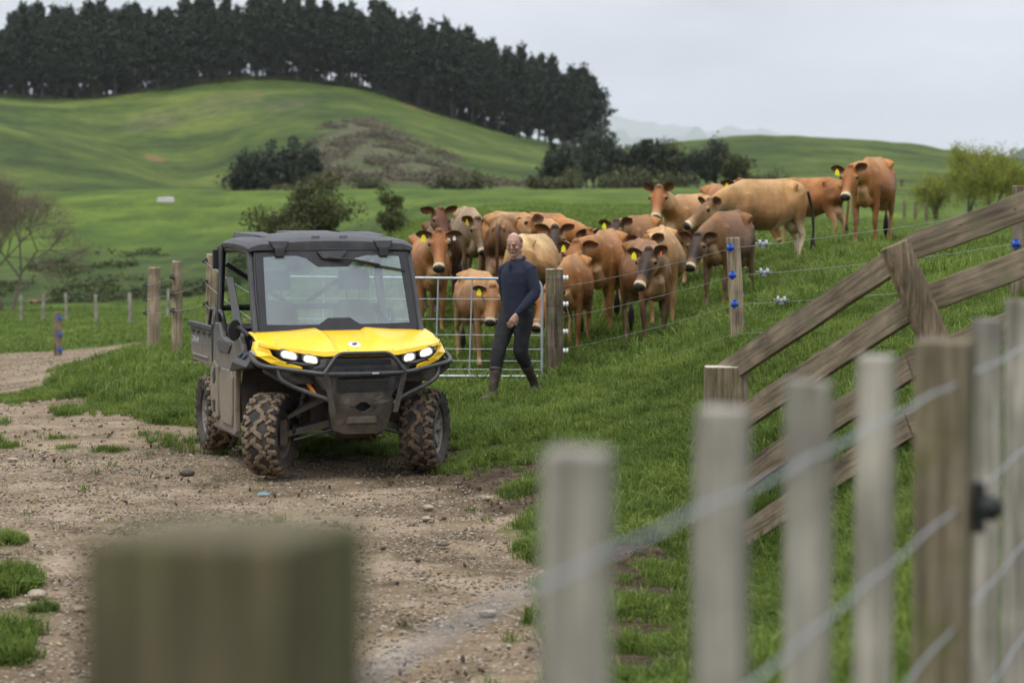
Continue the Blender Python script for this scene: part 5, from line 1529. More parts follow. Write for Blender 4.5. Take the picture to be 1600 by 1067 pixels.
def fender(s):
    outer = [(1.00, .765, 1.085), (1.06, .79, 1.03), (1.17, .785, .975), (1.26, .70, .92), (1.375, .535, .868), (1.41, .475, .862)]
    inner = [(1.10, .752, 1.045), (1.235, .705, 1.035), (1.27, .69, .985), (1.315, .63, .945), (1.395, .51, .905), (1.415, .48, .893)]
    V = [(x, s * y, z) for x, y, z in outer] + [(x, s * y, z) for x, y, z in inner]
    n = len(outer); Fc = [(i, i + 1, n + i + 1, n + i) for i in range(n - 1)]
    b_ = len(V); V += [(.92, s * .765, 1.08), (.96, s * .79, 1.0), (1.04, s * .80, .955)]
    Fc += [(0, 1, b_ + 1, b_), (1, 2, b_ + 2, b_ + 1)]
    o = MB().add(V, Fc).build('fender', M_yel, utv); sm = o.modifiers.new('thick', 'SOLIDIFY'); sm.thickness = .022; sm.offset = -1 if s < 0 else -1
    bevel(o, .005, 2, 25)
both(fender)
# logo badge and lettering
bd = MB().lathe([(0, .0), (.055, 0), (.055, .007), (.048, .011), (0, .012)], 24).build('badge', M_chrome, utv, smooth=True)
bd.location = (1.31, -.02, 1.055); bd.rotation_euler = (0, R(24), 0)
o = MB().hull([(x * 1.0, y, z) for (x, y) in ((-.018, .012), (.002, .02), (.016, .006), (.006, -.010), (-.010, -.004)) for z in (.011, .0155)]).build('emblem', M_blk, bd)
o = MB().hull([(x, y, z) for (x, y) in ((-.004, -.006), (.016, -.004), (.020, -.016), (.004, -.022), (-.014, -.014)) for z in (.011, .0155)]).build('emblem', M_blk, bd)
def text_obj(body, size, m, parent, loc, rot, name, ext=.0008):
    cu = bpy.data.curves.new(name + '_curve', 'FONT'); cu.body = body; cu.size = size; cu.align_x = 'CENTER'; cu.align_y = 'CENTER'; cu.extrude = ext; cu.offset = size * .025
    t = bpy.data.objects.new('tmp', cu); COL.objects.link(t); bpy.context.view_layer.update()
    me = bpy.data.meshes.new_from_object(t.evaluated_get(bpy.context.evaluated_depsgraph_get()))
    bpy.data.objects.remove(t); me.name = name; me.materials.clear(); me.materials.append(m)
    o = link(name, me, parent); o.location = loc; o.rotation_euler = rot; return o
text_obj('CAN-AM', .085, M_white, utv, (-1.36, -.788, .965), (R(90), 0, 0), 'lettering')
text_obj('CAN-AM', .085, M_white, utv, (-1.36, .788, .965), (R(90), 0, R(180)), 'lettering')
text_obj('DEFENDER', .036, M_chrome, utv, (1.075, -.801, .995), (R(90), 0, R(4)), 'lettering')

# headlamps: two lit lenses each side in a dark housing
def lamps(s):
    MB().hull([(1.18, s * .69, 1.02), (1.33, s * .60, .93), (1.36, s * .33, .91), (1.40, s * .30, .975), (1.36, s * .42, .99), (1.26, s * .66, 1.03), (1.1, s * .6, .98), (1.2, s * .3, .92)]).build('lamp_housing', M_plast, utv, bev=.004)
    for k, (c, w_, h_) in enumerate((((1.338, .565, .990), .072, .034), ((1.402, .405, .957), .062, .032))):
        cx, cy, cz = c
        tang = Vector((-.42, 1.0, .20)).normalized() if k == 0 else Vector((-.36, 1.0, .17)).normalized()
        nrm_ = Vector((1.0, .42, .12)).normalized(); up_ = nrm_.cross(tang).normalized()
        def ring(sc, off, n=22):
            out = []
            for i in range(n):
                a = 2 * math.pi * i / n; ca, sa = math.cos(a), math.sin(a)
                ex = math.copysign(abs(ca) ** .7, ca) * w_ * sc; ey = math.copysign(abs(sa) ** .7, sa) * h_ * sc
                p = Vector(c) + tang * (ex + ey * .25) + up_ * ey + nrm_ * off; out.append((p[0], s * p[1], p[2]))
            return out
        bez = ring(1.22, .006); r0 = ring(1.0, .012)
        hl = MB().add(bez + r0 + ring(1.24, -.04), [(i, (i + 1) % 22, 22 + (i + 1) % 22, 22 + i) for i in range(22)] + [(44 + i, 44 + (i + 1) % 22, (i + 1) % 22, i) for i in range(22)]).build('headlight', M_blk, utv)
        MB().add(ring(.99, .012) + ring(.80, .004), [(i, (i + 1) % 22, 22 + (i + 1) % 22, 22 + i) for i in range(22)]).build('reflector', M_lampd, hl, smooth=True)
        MB().add(ring(.80, .006) + ring(.45, .016), [(i, (i + 1) % 22, 22 + (i + 1) % 22, 22 + i) for i in range(22)] + [tuple(22 + i for i in range(22))]).build('lens', M_lamp, hl)
    MB().hull([(1.34, s * .60, .925), (1.40, s * .44, .885), (1.43, s * .33, .92), (1.415, s * .47, .915), (1.36, s * .57, .945), (1.3, s * .4, .88), (1.41, s * .36, .86)]).build('lamp_trim', M_plast, utv, bev=.004)
both(lamps)
# front fascia and grille
MB().hull([(1.40, s * .34, .965) for s in (-1, 1)] + [(1.44, s * .28, .965) for s in (-1, 1)] + [(1.455, s * .30, .90) for s in (-1, 1)] + [(1.40, s * .42, .88) for s in (-1, 1)] + [(1.47, s * .24, .655) for s in (-1, 1)] + [(1.42, s * .33, .74) for s in (-1, 1)] + [(1.2, s * .3, z) for s in (-1, 1) for z in (.66, .95)]).build('front_fascia', M_plast, utv, bev=.01, seg=3)
g0_ = MB(); 
o = MB().hull([(1.462, y, .945) for y in (-.23, .23)] + [(1.462, y, .915) for y in (-.25, .25)] + [(1.44, 0, .93)]).build('grille', M_blk, utv)
o = MB().hull([(1.475, y, .885) for y in (-.19, .19)] + [(1.482, y, .815) for y in (-.235, .235)] + [(1.44, 0, .85)]).build('grille', M_blk, utv)
gr = MB().hull([(1.488, y, .795) for y in (-.215, .215)] + [(1.492, y, .685) for y in (-.195, .195)] + [(1.492, y, .672) for y in (-.17, .17)] + [(1.44, 0, .74)]).build('grille', M_blk, utv)
mb = MB()
for r_ in range(5):
    z_ = .790 - r_ * .026
    for k in range(7):
        y_ = -.18 + k * .06 + (.03 if r_ % 2 else 0)
        if abs(y_) > .20: continue
        mb.tube([(1.500, y_ - .030, z_ - .006), (1.502, y_ - .012, z_), (1.502, y_ + .012, z_), (1.500, y_ + .030, z_ - .006)], .0035, 4)
    mb.tube([(1.499, -.20, z_ - .012), (1.499, .20, z_ - .012)], .0028, 4)
mb.build('grille_mesh', M_plast, gr)
for y_ in (-.12, 0, .12): MB().box((1.485, y_, .85), (.01, .008, .06)).build('grille_bar', M_plast, utv)
# skid plate with the winch opening
def skid():
    mb = MB(); T = [(-.245, .675), (-.20, .69), (.20, .69), (.245, .675), (.275, .60), (.215, .385), (.18, .350), (-.18, .350), (-.215, .385), (-.275, .60)]
    hole = []
    for i in range(20):
        a = 2 * math.pi * i / 20; rx, rz2 = (.062 if i % 5 else .066), .030
        hole.append((rx * math.copysign(abs(math.cos(a)) ** .75, math.cos(a)), .575 + rz2 * math.copysign(abs(math.sin(a)) ** .75, math.sin(a)) * (1.25 if abs(math.cos(a)) < .5 else .8)))
    def X(z, y): return 1.51 - .10 * max(0, (.60 - z)) / .25 * 1.0 - .05 * max(0, abs(y) - .17) / .1
    outer = []
    for i in range(20):
        a = 2 * math.pi * i / 20; c, s_ = math.cos(a), math.sin(a); best = None
        for k in range(len(T)):
            (y0, z0), (y1, z1) = T[k], T[(k + 1) % len(T)]
            dy, dz = y1 - y0, z1 - z0; den = c * dz - s_ * dy
            if abs(den) < 1e-9: continue
            t = (y0 * dz - (z0 - .54) * dy) / den; u = (y0 * s_ - (z0 - .54) * c) / den
            if t > 0 and -1e-6 <= u <= 1 + 1e-6 and (best is None or t < best): best = t
        outer.append((best * c, .54 + best * s_))
    mid = [((a[0] + b[0] * 1.3) / 2.3, (a[1] + b[1] * 1.3) / 2.3) for a, b in zip(outer, hole)]
    V = [(X(z, y), y, z) for y, z in outer] + [(X(z, y) + .004, y, z) for y, z in mid] + [(X(z, y), y, z) for y, z in hole] + [(X(z, y) - .05, y, z) for y, z in hole] + [(X(z, y) - .09, y * .96, z) for y, z in outer]
    Fc = []
    for i in range(20):
        j = (i + 1) % 20
        for a in range(3): Fc.append((a * 20 + i, a * 20 + j, (a + 1) * 20 + j, (a + 1) * 20 + i))
        Fc.append((80 + i, 80 + j, j, i))
    o = mb.add(V, Fc).build('skid_plate', M_muddy, utv, bev=.006)
    MB().hull([(1.42, y, z) for y in (-.08, .08) for z in (.53, .62)] + [(1.30, 0, .57)]).build('winch_opening', M_blk, o)
    for y_ in (-.095, .095): MB().lathe([(0, 0), (.007, 0), (.007, .006), (0, .008)], 8, 'X', (1.508, y_, .578)).build('bolt', M_blk, o)
    MB().hull([(1.455, y, z) for y in (-.13, .13) for z in (.43, .50)] + [(1.485, y, z) for y in (-.11, .11) for z in (.445, .495)]).build('lower_rib', M_muddy, o, bev=.006)
skid()
# bumper
bp1 = [(1.02, -.80, .985), (1.16, -.815, .945), (1.30, -.79, .905), (1.47, -.50, .868), (1.575, -.33, .845), (1.585, 0, .842), (1.575, .33, .845), (1.47, .50, .868), (1.30, .79, .905), (1.16, .815, .945), (1.02, .80, .985)]
bmp = MB().tube(round_path(bp1, .09, 6), .0205, 12).build('bumper', M_bump, utv, smooth=True)
MB().tube(round_path([(1.57, -.335, .85), (1.535, -.215, 1.005), (1.535, .215, 1.005), (1.57, .335, .85)], .06, 7), .017, 10).build('bumper_hoop', M_bump, utv, smooth=True)
def lowtube(s):
    MB().tube(round_path([(1.37, s * .665, .885), (1.40, s * .65, .80), (1.44, s * .56, .745), (1.53, s * .30, .645), (1.515, s * .255, .60)], .07, 6), .0185, 10).build('bumper_lower_tube', M_bump, utv, smooth=True)
    MB().hull([(1.590, s * .345, .86), (1.590, s * .300, .86), (1.545, s * .275, .53), (1.545, s * .235, .53), (1.570, s * .345, .86), (1.570, s * .300, .86), (1.525, s * .275, .53), (1.525, s * .235, .53)]).build('bumper_bracket', M_muddy, utv, bev=.004)
both(lowtube)
MB().box((1.604, .075, .850), (.004, .055, .012)).build('sticker', M_chrome, utv)
# suspension
def susp(s):
    a1 = Vector((1.18, s * .20, .42)); a2 = Vector((.92, s * .20, .42)); k = Vector((1.05, s * .53, .33))
    MB().hull([a1 + Vector((0, 0, .03)), a1 - Vector((0, 0, .03)), a1 + Vector((-.05, 0, 0)), k + Vector((.03, 0, .03)), k + Vector((.03, 0, -.02)), k + Vector((-.03, 0, .0))]).build('lower_arm', M_muddy, utv, bev=.004)
    MB().tube([a2, k], .022, 8).build('lower_arm', M_muddy, utv, smooth=True)
    u1 = Vector((1.20, s * .24, .62)); u2 = Vector((.95, s * .24, .62)); ku = Vector((1.06, s * .53, .47))
    MB().hull([u1 + Vector((0, 0, .03)), u1 - Vector((0, 0, .02)), u2 + Vector((0, 0, .03)), u2 - Vector((0, 0, .02)), ku + Vector((.04, 0, .015)), ku + Vector((-.04, 0, -.015)), ku + Vector((.04, 0, -.02))]).build('upper_arm', M_muddy, utv, bev=.004)
    MB().tube([(1.08, s * .15, .44), (1.05, s * .36, .385), (1.05, s * .40, .375)], .014, 8).build('half_shaft', M_blk, utv, smooth=True)
    MB().lathe([(.016, -.07), (.045, -.055), (.038, -.045), (.052, -.03), (.044, -.02), (.058, 0), (.058, .02), (.0, .03)], 14, 'Y', (0, 0, 0)).build('drive_boot', M_blk, utv, smooth=True, loc=(1.05, s * .46, .365)).rotation_euler = (0, 0, 0 if s > 0 else math.pi)
    MB().tube([(1.30, s * .14, .395), (1.22, s * .50, .30)], .012, 8).build('tie_rod', M_blk, utv, smooth=True)
    MB().tube([(1.05, s * .30, .90), (1.05, s * .43, .46)], .020, 10).build('shock_absorber', M_muddy, utv, smooth=True)
    cp = []
    for i in range(60):
        t = i / 59; a = t * 2 * math.pi * 6; p = Vector((1.05, s * .31, .86)).lerp(Vector((1.05, s * .40, .56)), t); cp.append(p + Vector((math.cos(a) * .042, math.sin(a) * .042, 0)))
    MB().tube(cp, .0065, 5).build('spring', M_blk, utv, smooth=True)
    MB().box((1.05, s * .555, .345), (.10, .07, .22)).build('steering_knuckle', M_muddy, utv, bev=.02)
    MB().tube([(-1.0, s * .2, .42), (-1.05, s * .55, .34)], .03, 8).build('rear_arm', M_under, utv, smooth=True)
both(susp)
MB().hull([(1.33, -.43, .77), (1.33, -.40, .77), (1.36, -.36, .66), (1.36, -.33, .66), (1.30, -.40, .72)]).build('reflector', M_orange, utv)

# cab: pillars, roof rails, roof, windscreen
PB, PT = (.735, .700, 1.135), (.435, .682, 1.79)
def cage(s):
    MB().hull([(PB[0] + dx, s * (PB[1] + dy), PB[2]) for dx in (-.05, .025) for dy in (-.022, .022)] + [(PT[0] + dx, s * (PT[1] + dy), PT[2]) for dx in (-.045, .02) for dy in (-.02, .02)]).build('front_pillar', M_roofp, utv, bev=.008, seg=3)
    MB().tube([(-.56, s * .735, 1.12), (-.60, s * .705, 1.50), (-.62, s * .685, 1.80)], .030, 10).build('rear_pillar', M_cage, utv, smooth=True)
    MB().hull([(-.52 + dx, s * (.74 + dy), 1.14) for dx in (-.05, .03) for dy in (-.01, .012)] + [(-.60 + dx, s * (.70 + dy), 1.83) for dx in (-.05, .03) for dy in (-.01, .012)]).build('pillar_cover', M_roofp, utv, bev=.006)
    MB().tube(round_path([(.43, s * .66, 1.775), (-.1, s * .665, 1.80), (-.62, s * .66, 1.78)], .1), .028, 10).build('roof_rail', M_cage, utv, smooth=True)
    MB().box((-.70, s * .735, 1.70), (.05, .05, .17)).build('rear_lamp_bracket', M_blk, utv, bev=.008)
    # grab bar and seat belt
    MB().tube(round_path([(-.28, s * .73, 1.08), (-.30, s * .76, 1.25), (-.44, s * .76, 1.27), (-.48, s * .74, 1.10)], .06), .017, 8).build('grab_bar', M_cage, utv, smooth=True)
    MB().add([(-.50, s * .68, 1.55), (-.47, s * .63, 1.55), (-.05, s * .62, 1.03), (-.08, s * .69, 1.03), (-.505, s * .675, 1.55), (-.475, s * .625, 1.55), (-.055, s * .615, 1.03), (-.085, s * .685, 1.03)], [(0, 1, 2, 3), (7, 6, 5, 4), (0, 4, 5, 1), (1, 5, 6, 2), (2, 6, 7, 3), (3, 7, 4, 0)]).build('seat_belt', M_blk, utv)
    # mirror (only on the driver's far side in view)
    if s < 0:
        MB().tube([(.70, -.745, 1.11), (.64, -.80, 1.165), (.56, -.815, 1.175)], .020, 8).build('mirror_arm', M_blk, utv, smooth=True)
        MB().hull([(.54 + dx + .02 * math.sin(a), -.835 + .058 * math.cos(a), 1.15 + .092 * math.sin(a)) for dx in (-.02, .02) for a in np.linspace(0, 2 * math.pi, 11)[:-1]]).build('mirror', M_plast, utv, bev=.008)
both(cage)
MB().tube([(.44, -.66, 1.785), (.44, .66, 1.785)], .026, 10).build('front_crossbar', M_cage, utv, smooth=True)
MB().tube([(-.62, -.66, 1.79), (-.62, .66, 1.79)], .028, 10).build('rear_crossbar', M_cage, utv, smooth=True)
MB().tube([(-.60, -.70, 1.28), (-.60, .70, 1.28)], .026, 10).build('rear_crossbar', M_cage, utv, smooth=True)
MB().tube([(-.61, -.66, 1.66), (-.60, -.10, 1.30)], .022, 8).build('diagonal_brace', M_cage, utv, smooth=True)
MB().tube([(-.61, .66, 1.72), (-.60, .05, 1.32)], .022, 8).build('diagonal_brace', M_cage, utv, smooth=True)
# roof loft
def roof():
    secs = [(.495, .690, 1.788, 1.800, 1.820, .012), (.490, .706, 1.786, 1.842, 1.874, .02), (.44, .716, 1.792, 1.866, 1.902, .03), (.28, .720, 1.80, 1.884, 1.928, .04), (0, .722, 1.81, 1.892, 1.938, .045), (-.3, .720, 1.81, 1.890, 1.934, .045), (-.52, .712, 1.81, 1.876, 1.915, .04), (-.62, .70, 1.81, 1.855, 1.885, .03), (-.66, .67, 1.81, 1.828, 1.840, .01)]
    V = []; Fc = []; n = None
    for (x, hw, zb_, ze, zc, cr) in secs:
        ring = [(-hw + .01, zb_), (-hw, zb_ + (ze - zb_) * .45), (-hw + .03, ze - .012), (-hw + .09, ze + .006), (-hw * .6, ze + (zc - ze) * .6), (-hw * .3, zc), (0, zc + .002), (hw * .3, zc), (hw * .6, ze + (zc - ze) * .6), (hw - .09, ze + .006), (hw - .03, ze - .012), (hw, zb_ + (ze - zb_) * .45), (hw - .01, zb_), (hw - .06, zb_ + .01), (0, zb_ + .012), (-hw + .06, zb_ + .01)]
        n = len(ring); V += [(x, y, z) for y, z in ring]
    for i in range(len(secs) - 1):
        for k in range(n): Fc.append((i * n + k, i * n + (k + 1) % n, (i + 1) * n + (k + 1) % n, (i + 1) * n + k))
    Fc += [tuple(range(n)), tuple((len(secs) - 1) * n + k for k in reversed(range(n)))]
    o = MB().add(V, Fc).build('roof', M_roofp, utv, smooth=True); o.data.set_sharp_from_angle(angle=R(32)); bevel(o, .006, 2, 30)
    def rib(y0, y1, x0, x1, h, zf, taper=.06):
        MB().hull([(x0, y, zf) for y in (y0 + taper, y1 - taper)] + [(x0 - .10, y, zf + h) for y in (y0 + taper * .9, y1 - taper * .9)] + [(x1, y, zf + .012 + h) for y in (y0 + .015, y1 - .015)] + [(x1, y, zf - .02) for y in (y0, y1)] + [(x0 - .02, y, zf - .02) for y in (y0 + taper, y1 - taper)]).build('roof_rib', M_roofp, o, bev=.008, seg=3)
    rib(-.24, .24, .34, -.56, .016, 1.918, .05)
    rib(-.62, -.33, .24, -.54, .016, 1.908, .09); rib(.33, .62, .24, -.54, .016, 1.908, .09)
    for y_ in (-.12, .12): MB().box((.43, y_, 1.912), (.012, .07, .006)).build('slot', M_blk, o)
    for s in (-1, 1):
        c = .445 * s
        la = MB().hull([(.505, c + dy, 1.878) for dy in (-.082, .082)] + [(.518, c + dy, 1.815) for dy in (-.050, .050)] + [(.44, c + dy, z) for dy in (-.078, .078) for z in (1.81, 1.885)]).build('latch_cover', M_roofp, o, bev=.006, seg=3)
        MB().hull([(.522, c + dy, 1.815) for dy in (-.042, .042)] + [(.530, c + dy, 1.748) for dy in (-.038, .038)] + [(.49, c + dy, z) for dy in (-.04, .04) for z in (1.745, 1.82)]).build('latch', M_blk, o, bev=.005)
        MB().hull([(.505, c + dy, 1.785) for dy in (-.092, .092)] + [(.485, c + dy, 1.745) for dy in (-.092, .092)] + [(.475, c + dy, 1.722) for dy in (-.055, .055)] + [(.45, c + dy, z) for dy in (-.06, .06) for z in (1.73, 1.78)]).build('latch_plate', M_plast, o, bev=.005)
roof()
# windscreen: glass sheet with an opaque printed border
def wpt(u, v, off=0.0):
    """u -1..1 across, v 0 bottom..1 top"""
    x = .755 + (.478 - .755) * v; z = 1.150 + (1.792 - 1.150) * v; y = u * (.672 + (.652 - .672) * v)
    nv = Vector((.642, 0, .277)).normalized()
    bow = .018 * (1 - u * u)
    return (x + nv.x * off + bow, y, z + nv.z * off)
def grid(us, vs, off): 
    V = [wpt(u, v, off) for v in vs for u in us]; n = len(us)
    return V, [(j * n + i, j * n + i + 1, (j + 1) * n + i + 1, (j + 1) * n + i) for j in range(len(vs) - 1) for i in range(n - 1)]
V, Fc = grid(np.linspace(-1, 1, 13), np.linspace(0, 1, 5), 0)
ws = MB().add(V, Fc).build('windscreen', M_glass, utv, smooth=True)
def strip(poly_out, poly_in, name, m, off=.004):
    n = len(poly_out); V = [wpt(u, v, off) for u, v in poly_out] + [wpt(u, v, off) for u, v in poly_in] + [wpt(u, v, -off) for u, v in poly_out] + [wpt(u, v, -off) for u, v in poly_in]
    Fc = []
    for i in range(n):
        j = (i + 1) % n
        Fc += [(i, j, n + j, n + i), (3 * n + i, 3 * n + j, 2 * n + j, 2 * n + i), (i, 2 * n + i, 2 * n + j, j), (n + j, 3 * n + j, 3 * n + i, n + i)]
    return MB().add(V, Fc).build(name, m, ws)
outp = [(-1, 0), (-.6, 0), (-.26, 0), (-.14, 0), (.14, 0), (.26, 0), (.6, 0), (1, 0), (1, .5), (1, 1), (.6, 1), (.46, 1), (.34, 1), (.2, 1), (.0, 1), (-.2, 1), (-.34, 1), (-.46, 1), (-.6, 1), (-1, 1), (-1, .5)]
inp = [(-.905, .075), (-.6, .068), (-.26, .068), (-.14, .15), (.14, .15), (.26, .068), (.6, .068), (.905, .075), (.90, .5), (.89, .93), (.6, .945), (.46, .945), (.30, .91), (.2, .80), (.0, .80), (-.2, .80), (-.34, .91), (-.46, .945), (-.6, .945), (-.89, .93), (-.90, .5)]
strip(outp, inp, 'printed_border', M_frit)
sl = [wpt(u, v, .003) for u, v in [(-1.0, -.01), (0, -.012), (1.0, -.01), (1.01, .5), (1.0, 1.0), (0, 1.01), (-1.0, 1.0), (-1.01, .5)]]
MB().tube([Vector(p) for p in sl], .011, 6, closed=True).build('rubber_seal', M_blk, ws, smooth=True)
MB().hull([(.72, y, 1.12) for y in (-.70, .70)] + [(.76, y, 1.145) for y in (-.68, .68)] + [(.79, y, 1.13) for y in (-.66, .66)] + [(.72, y, 1.09) for y in (-.70, .70)]).build('cowl', M_blk, utv)
# wiper
a = Vector(wpt(-.06, .90, .03)); b = Vector(wpt(.60, .80, .035))
MB().hull([wpt(u, v, o_) for (u, v) in ((-.20, .985), (-.14, .89), (.10, .88), (.18, .96), (.2, .99)) for o_ in (.004, .028)]).build('wiper_motor_cover', M_plast, utv, bev=.005)
wp = MB().tube([a, (a + b) / 2 + Vector((.012, 0, .01)), b], [.013, .010, .007], 8).build('wiper', M_blk, utv, smooth=True)
MB().tube([Vector(wpt(.24, .875, .018)), Vector(wpt(.56, .80, .014)), Vector(wpt(.93, .735, .012))], .010, 6).build('wiper_blade', M_blk, wp, smooth=True)
# interior
MB().hull([(.66, y, 1.12) for y in (-.66, .66)] + [(.42, y, 1.10) for y in (-.66, .66)] + [(.36, y, 1.00) for y in (-.66, .66)] + [(.42, y, .84) for y in (-.66, .66)] + [(.66, y, .84) for y in (-.66, .66)]).build('dashboard', M_plast, utv, bev=.02)
MB().hull([(.52, y, 1.10) for y in (.12, .62)] + [(.42, y, 1.19) for y in (.22, .54)] + [(.40, y, 1.10) for y in (.14, .6)] + [(.55, .37, 1.14)]).build('instrument_hood', M_blk, utv, bev=.02)
rw = [Vector((.24, .38, 1.14)) + Vector((-.06 * math.sin(a_), .175 * math.cos(a_), .165 * math.sin(a_))) for a_ in np.linspace(0, 2 * math.pi, 25)[:-1]]
sw = MB().tube(rw, .015, 8, closed=True).build('steering_wheel', M_blk, utv, smooth=True)
MB().tube([(.24, .21, 1.14), (.27, .38, 1.13), (.24, .55, 1.14)], .014, 6).tube([(.27, .38, 1.13), (.42, .38, 1.05)], .02, 8).build('steering_spokes', M_blk, sw)
for yc, w_ in ((-.26, .40), (.45, .38)):
    st_ = MB().hull([(x, yc + dy, z) for dy in (-w_ / 2, w_ / 2) for (x, z) in ((.02, .74), (.05, .80), (-.42, .72), (-.42, .82), (.0, .84))]).build('seat', M_seat, utv, bev=.03, seg=3)
    MB().hull([(x, yc + dy, z) for dy in (-w_ / 2, w_ / 2) for (x, z) in ((-.36, .80), (-.44, .80), (-.44, 1.22), (-.53, 1.24))] + [(-.47, yc + dy, 1.34) for dy in (-w_ * .35, w_ * .35)] + [(-.54, yc + dy, 1.34) for dy in (-w_ * .35, w_ * .35)]).build('backrest', M_seat, st_, bev=.03, seg=3)
    if w_ > .3 or True: MB().hull([(x, yc + dy, z) for dy in (-.125, .125) for (x, z) in ((-.46, 1.43), (-.57, 1.43), (-.48, 1.60), (-.57, 1.60))] + [(-.46, yc + dy, 1.52) for dy in (-.14, .14)]).tube([(-.52, yc - .06, 1.3), (-.52, yc - .06, 1.46)], .008, 6).tube([(-.52, yc + .06, 1.3), (-.52, yc + .06, 1.46)], .008, 6).build('headrest', M_seat, st_, bev=.02, seg=3)
rs = MB().add([(-.66, -.64, 1.22), (-.66, .64, 1.22), (-.67, .63, 1.78), (-.67, -.63, 1.78)], [(0, 1, 2, 3)]).build('rear_screen', M_rglass, utv)
# cargo bed
def bed():
    prof = [(-.62, .80), (-.66, 1.075), (-.66, 1.12), (-1.62, 1.12), (-1.64, 1.08), (-1.60, .86), (-1.50, .775), (-.70, .765)]
    o = MB().prism([(-.64, .80), (-.66, 1.07), (-1.62, 1.07), (-1.585, .86), (-1.47, .775), (-.72, .765)], -.785, -.745).build('bed_side', M_grey, utv, bev=.012, seg=3)
    o2 = MB().prism([(-.64, .80), (-.66, 1.07), (-1.62, 1.07), (-1.585, .86), (-1.47, .775), (-.72, .765)], .745, .785).build('bed_side', M_grey, utv, bev=.012, seg=3)
    for s in (-1, 1):
        MB().hull([(x, s * y, z) for x in (-.60, -1.66) for y in (.735, .80) for z in (1.075, 1.115)] + [(x, s * .79, 1.125) for x in (-.62, -1.64)]).build('bed_rail', M_plast, utv, bev=.008)
        for k in range(4): MB().hull([(x, s * .8015, z) for (x, z) in ((-1.55 + k * .24, 1.06), (-1.38 + k * .24, 1.06), (-1.42 + k * .24, 1.03), (-1.52 + k * .24, 1.03))] + [(-1.47 + k * .24, s * .78, 1.045)]).build('tie_slot', M_blk, utv)
        MB().hull([(-.78, s * .787, .81), (-1.46, s * .787, .81), (-1.5, s * .787, .85), (-.78, s * .787, .85), (-.82, s * .80, .83), (-1.44, s * .80, .83)]).build('bed_side_rib', M_grey, utv, bev=.005)
        MB().hull([(-.635, s * .735, z) for z in (.80, 1.16)] + [(-.60, s * .80, z) for z in (.82, 1.14)] + [(-.55, s * .76, z) for z in (.80, 1.16)]).build('bed_corner', M_plast, utv, bev=.006)
    MB().hull([(x, y, z) for x in (-.70, -1.58) for y in (-.75, .75) for z in (.80, .83)]).build('bed_floor', M_plast, utv)
    MB().hull([(x, y, z) for x in (-.64, -.68) for y in (-.745, .745) for z in (.80, 1.10)]).build('bed_front_panel', M_plast, utv)
    MB().hull([(x, y, z) for x in (-1.58, -1.62) for y in (-.745, .745) for z in (.80, 1.09)]).build('tailgate', M_grey, utv)
    MB().tube(round_path([(-.72, -.74, 1.10), (-.76, -.73, 1.26), (-.98, -.72, 1.26), (-1.02, -.73, 1.11)], .08), .015, 8).tube(round_path([(-.72, .74, 1.10), (-.76, .73, 1.26), (-.98, .72, 1.26), (-1.02, .73, 1.11)], .08), .015, 8).build('headache_rack', M_cage, utv, smooth=True)
bed()
MB().tube([(-.3, 0, .30), (-1.1, 0, .30)], .05, 8).build('exhaust', M_under, utv, smooth=True)
MB().box((1.0, 0, .36), (.34, .26, .14)).build('gearcase', M_under, utv, bev=.03)

# ------------------------------------------------------------------ organic bodies: lofted limbs fused by a voxel remesh
def loft(secs, n=16, up=(0, 0, 1), sq=2.0):
    """secs: (center, half_width, half_height[, top_narrow]); rings perpendicular to the path, rounded ends"""
    C = [Vector(s_[0]) for s_ in secs]; V = []; Fc = []; m = len(secs); U = Vector(up)
    for i, s_ in enumerate(secs):
        t = (C[min(i + 1, m - 1)] - C[max(i - 1, 0)]).normalized()
        side = t.cross(U)
        side = side.normalized() if side.length > .05 else t.cross(Vector((1, 0, 0))).normalized()
        w_ = side.cross(t).normalized()
        tn = s_[3] if len(s_) > 3 else 0.0
        for k in range(n):
            a = 2 * math.pi * k / n; c_, q = math.cos(a), math.sin(a)
            cx = math.copysign(abs(c_) ** (2 / sq), c_); cy = math.copysign(abs(q) ** (2 / sq), q)
            wd_ = s_[1] * (1 - tn * cy)
            V.append(C[i] + side * cx * wd_ + w_ * cy * s_[2])
    for i in range(m - 1):
        for k in range(n): Fc.append((i * n + k, i * n + (k + 1) % n, (i + 1) * n + (k + 1) % n, (i + 1) * n + k))
    for e, i, j in ((0, 0, 1), (1, m - 1, m - 2)):
        t = (C[i] - C[j]).normalized(); r_ = min(secs[i][1], secs[i][2]) * .6
        V.append(C[i] + t * r_); p = len(V) - 1
        for k in range(n):
            f = (i * n + k, i * n + (k + 1) % n, p)
            Fc.append(f if e else f[::-1])
    return V, Fc
def ellipsoid(c, r_, n=12):
    bm = bmesh.new(); bmesh.ops.create_uvsphere(bm, u_segments=n, v_segments=max(6, n * 2 // 3), radius=1)
    V = [Vector(c) + Vector((v.co.x * r_[0], v.co.y * r_[1], v.co.z * r_[2])) for v in bm.verts]; Fc = [[v.index for v in f.verts] for f in bm.faces]; bm.free(); return V, Fc
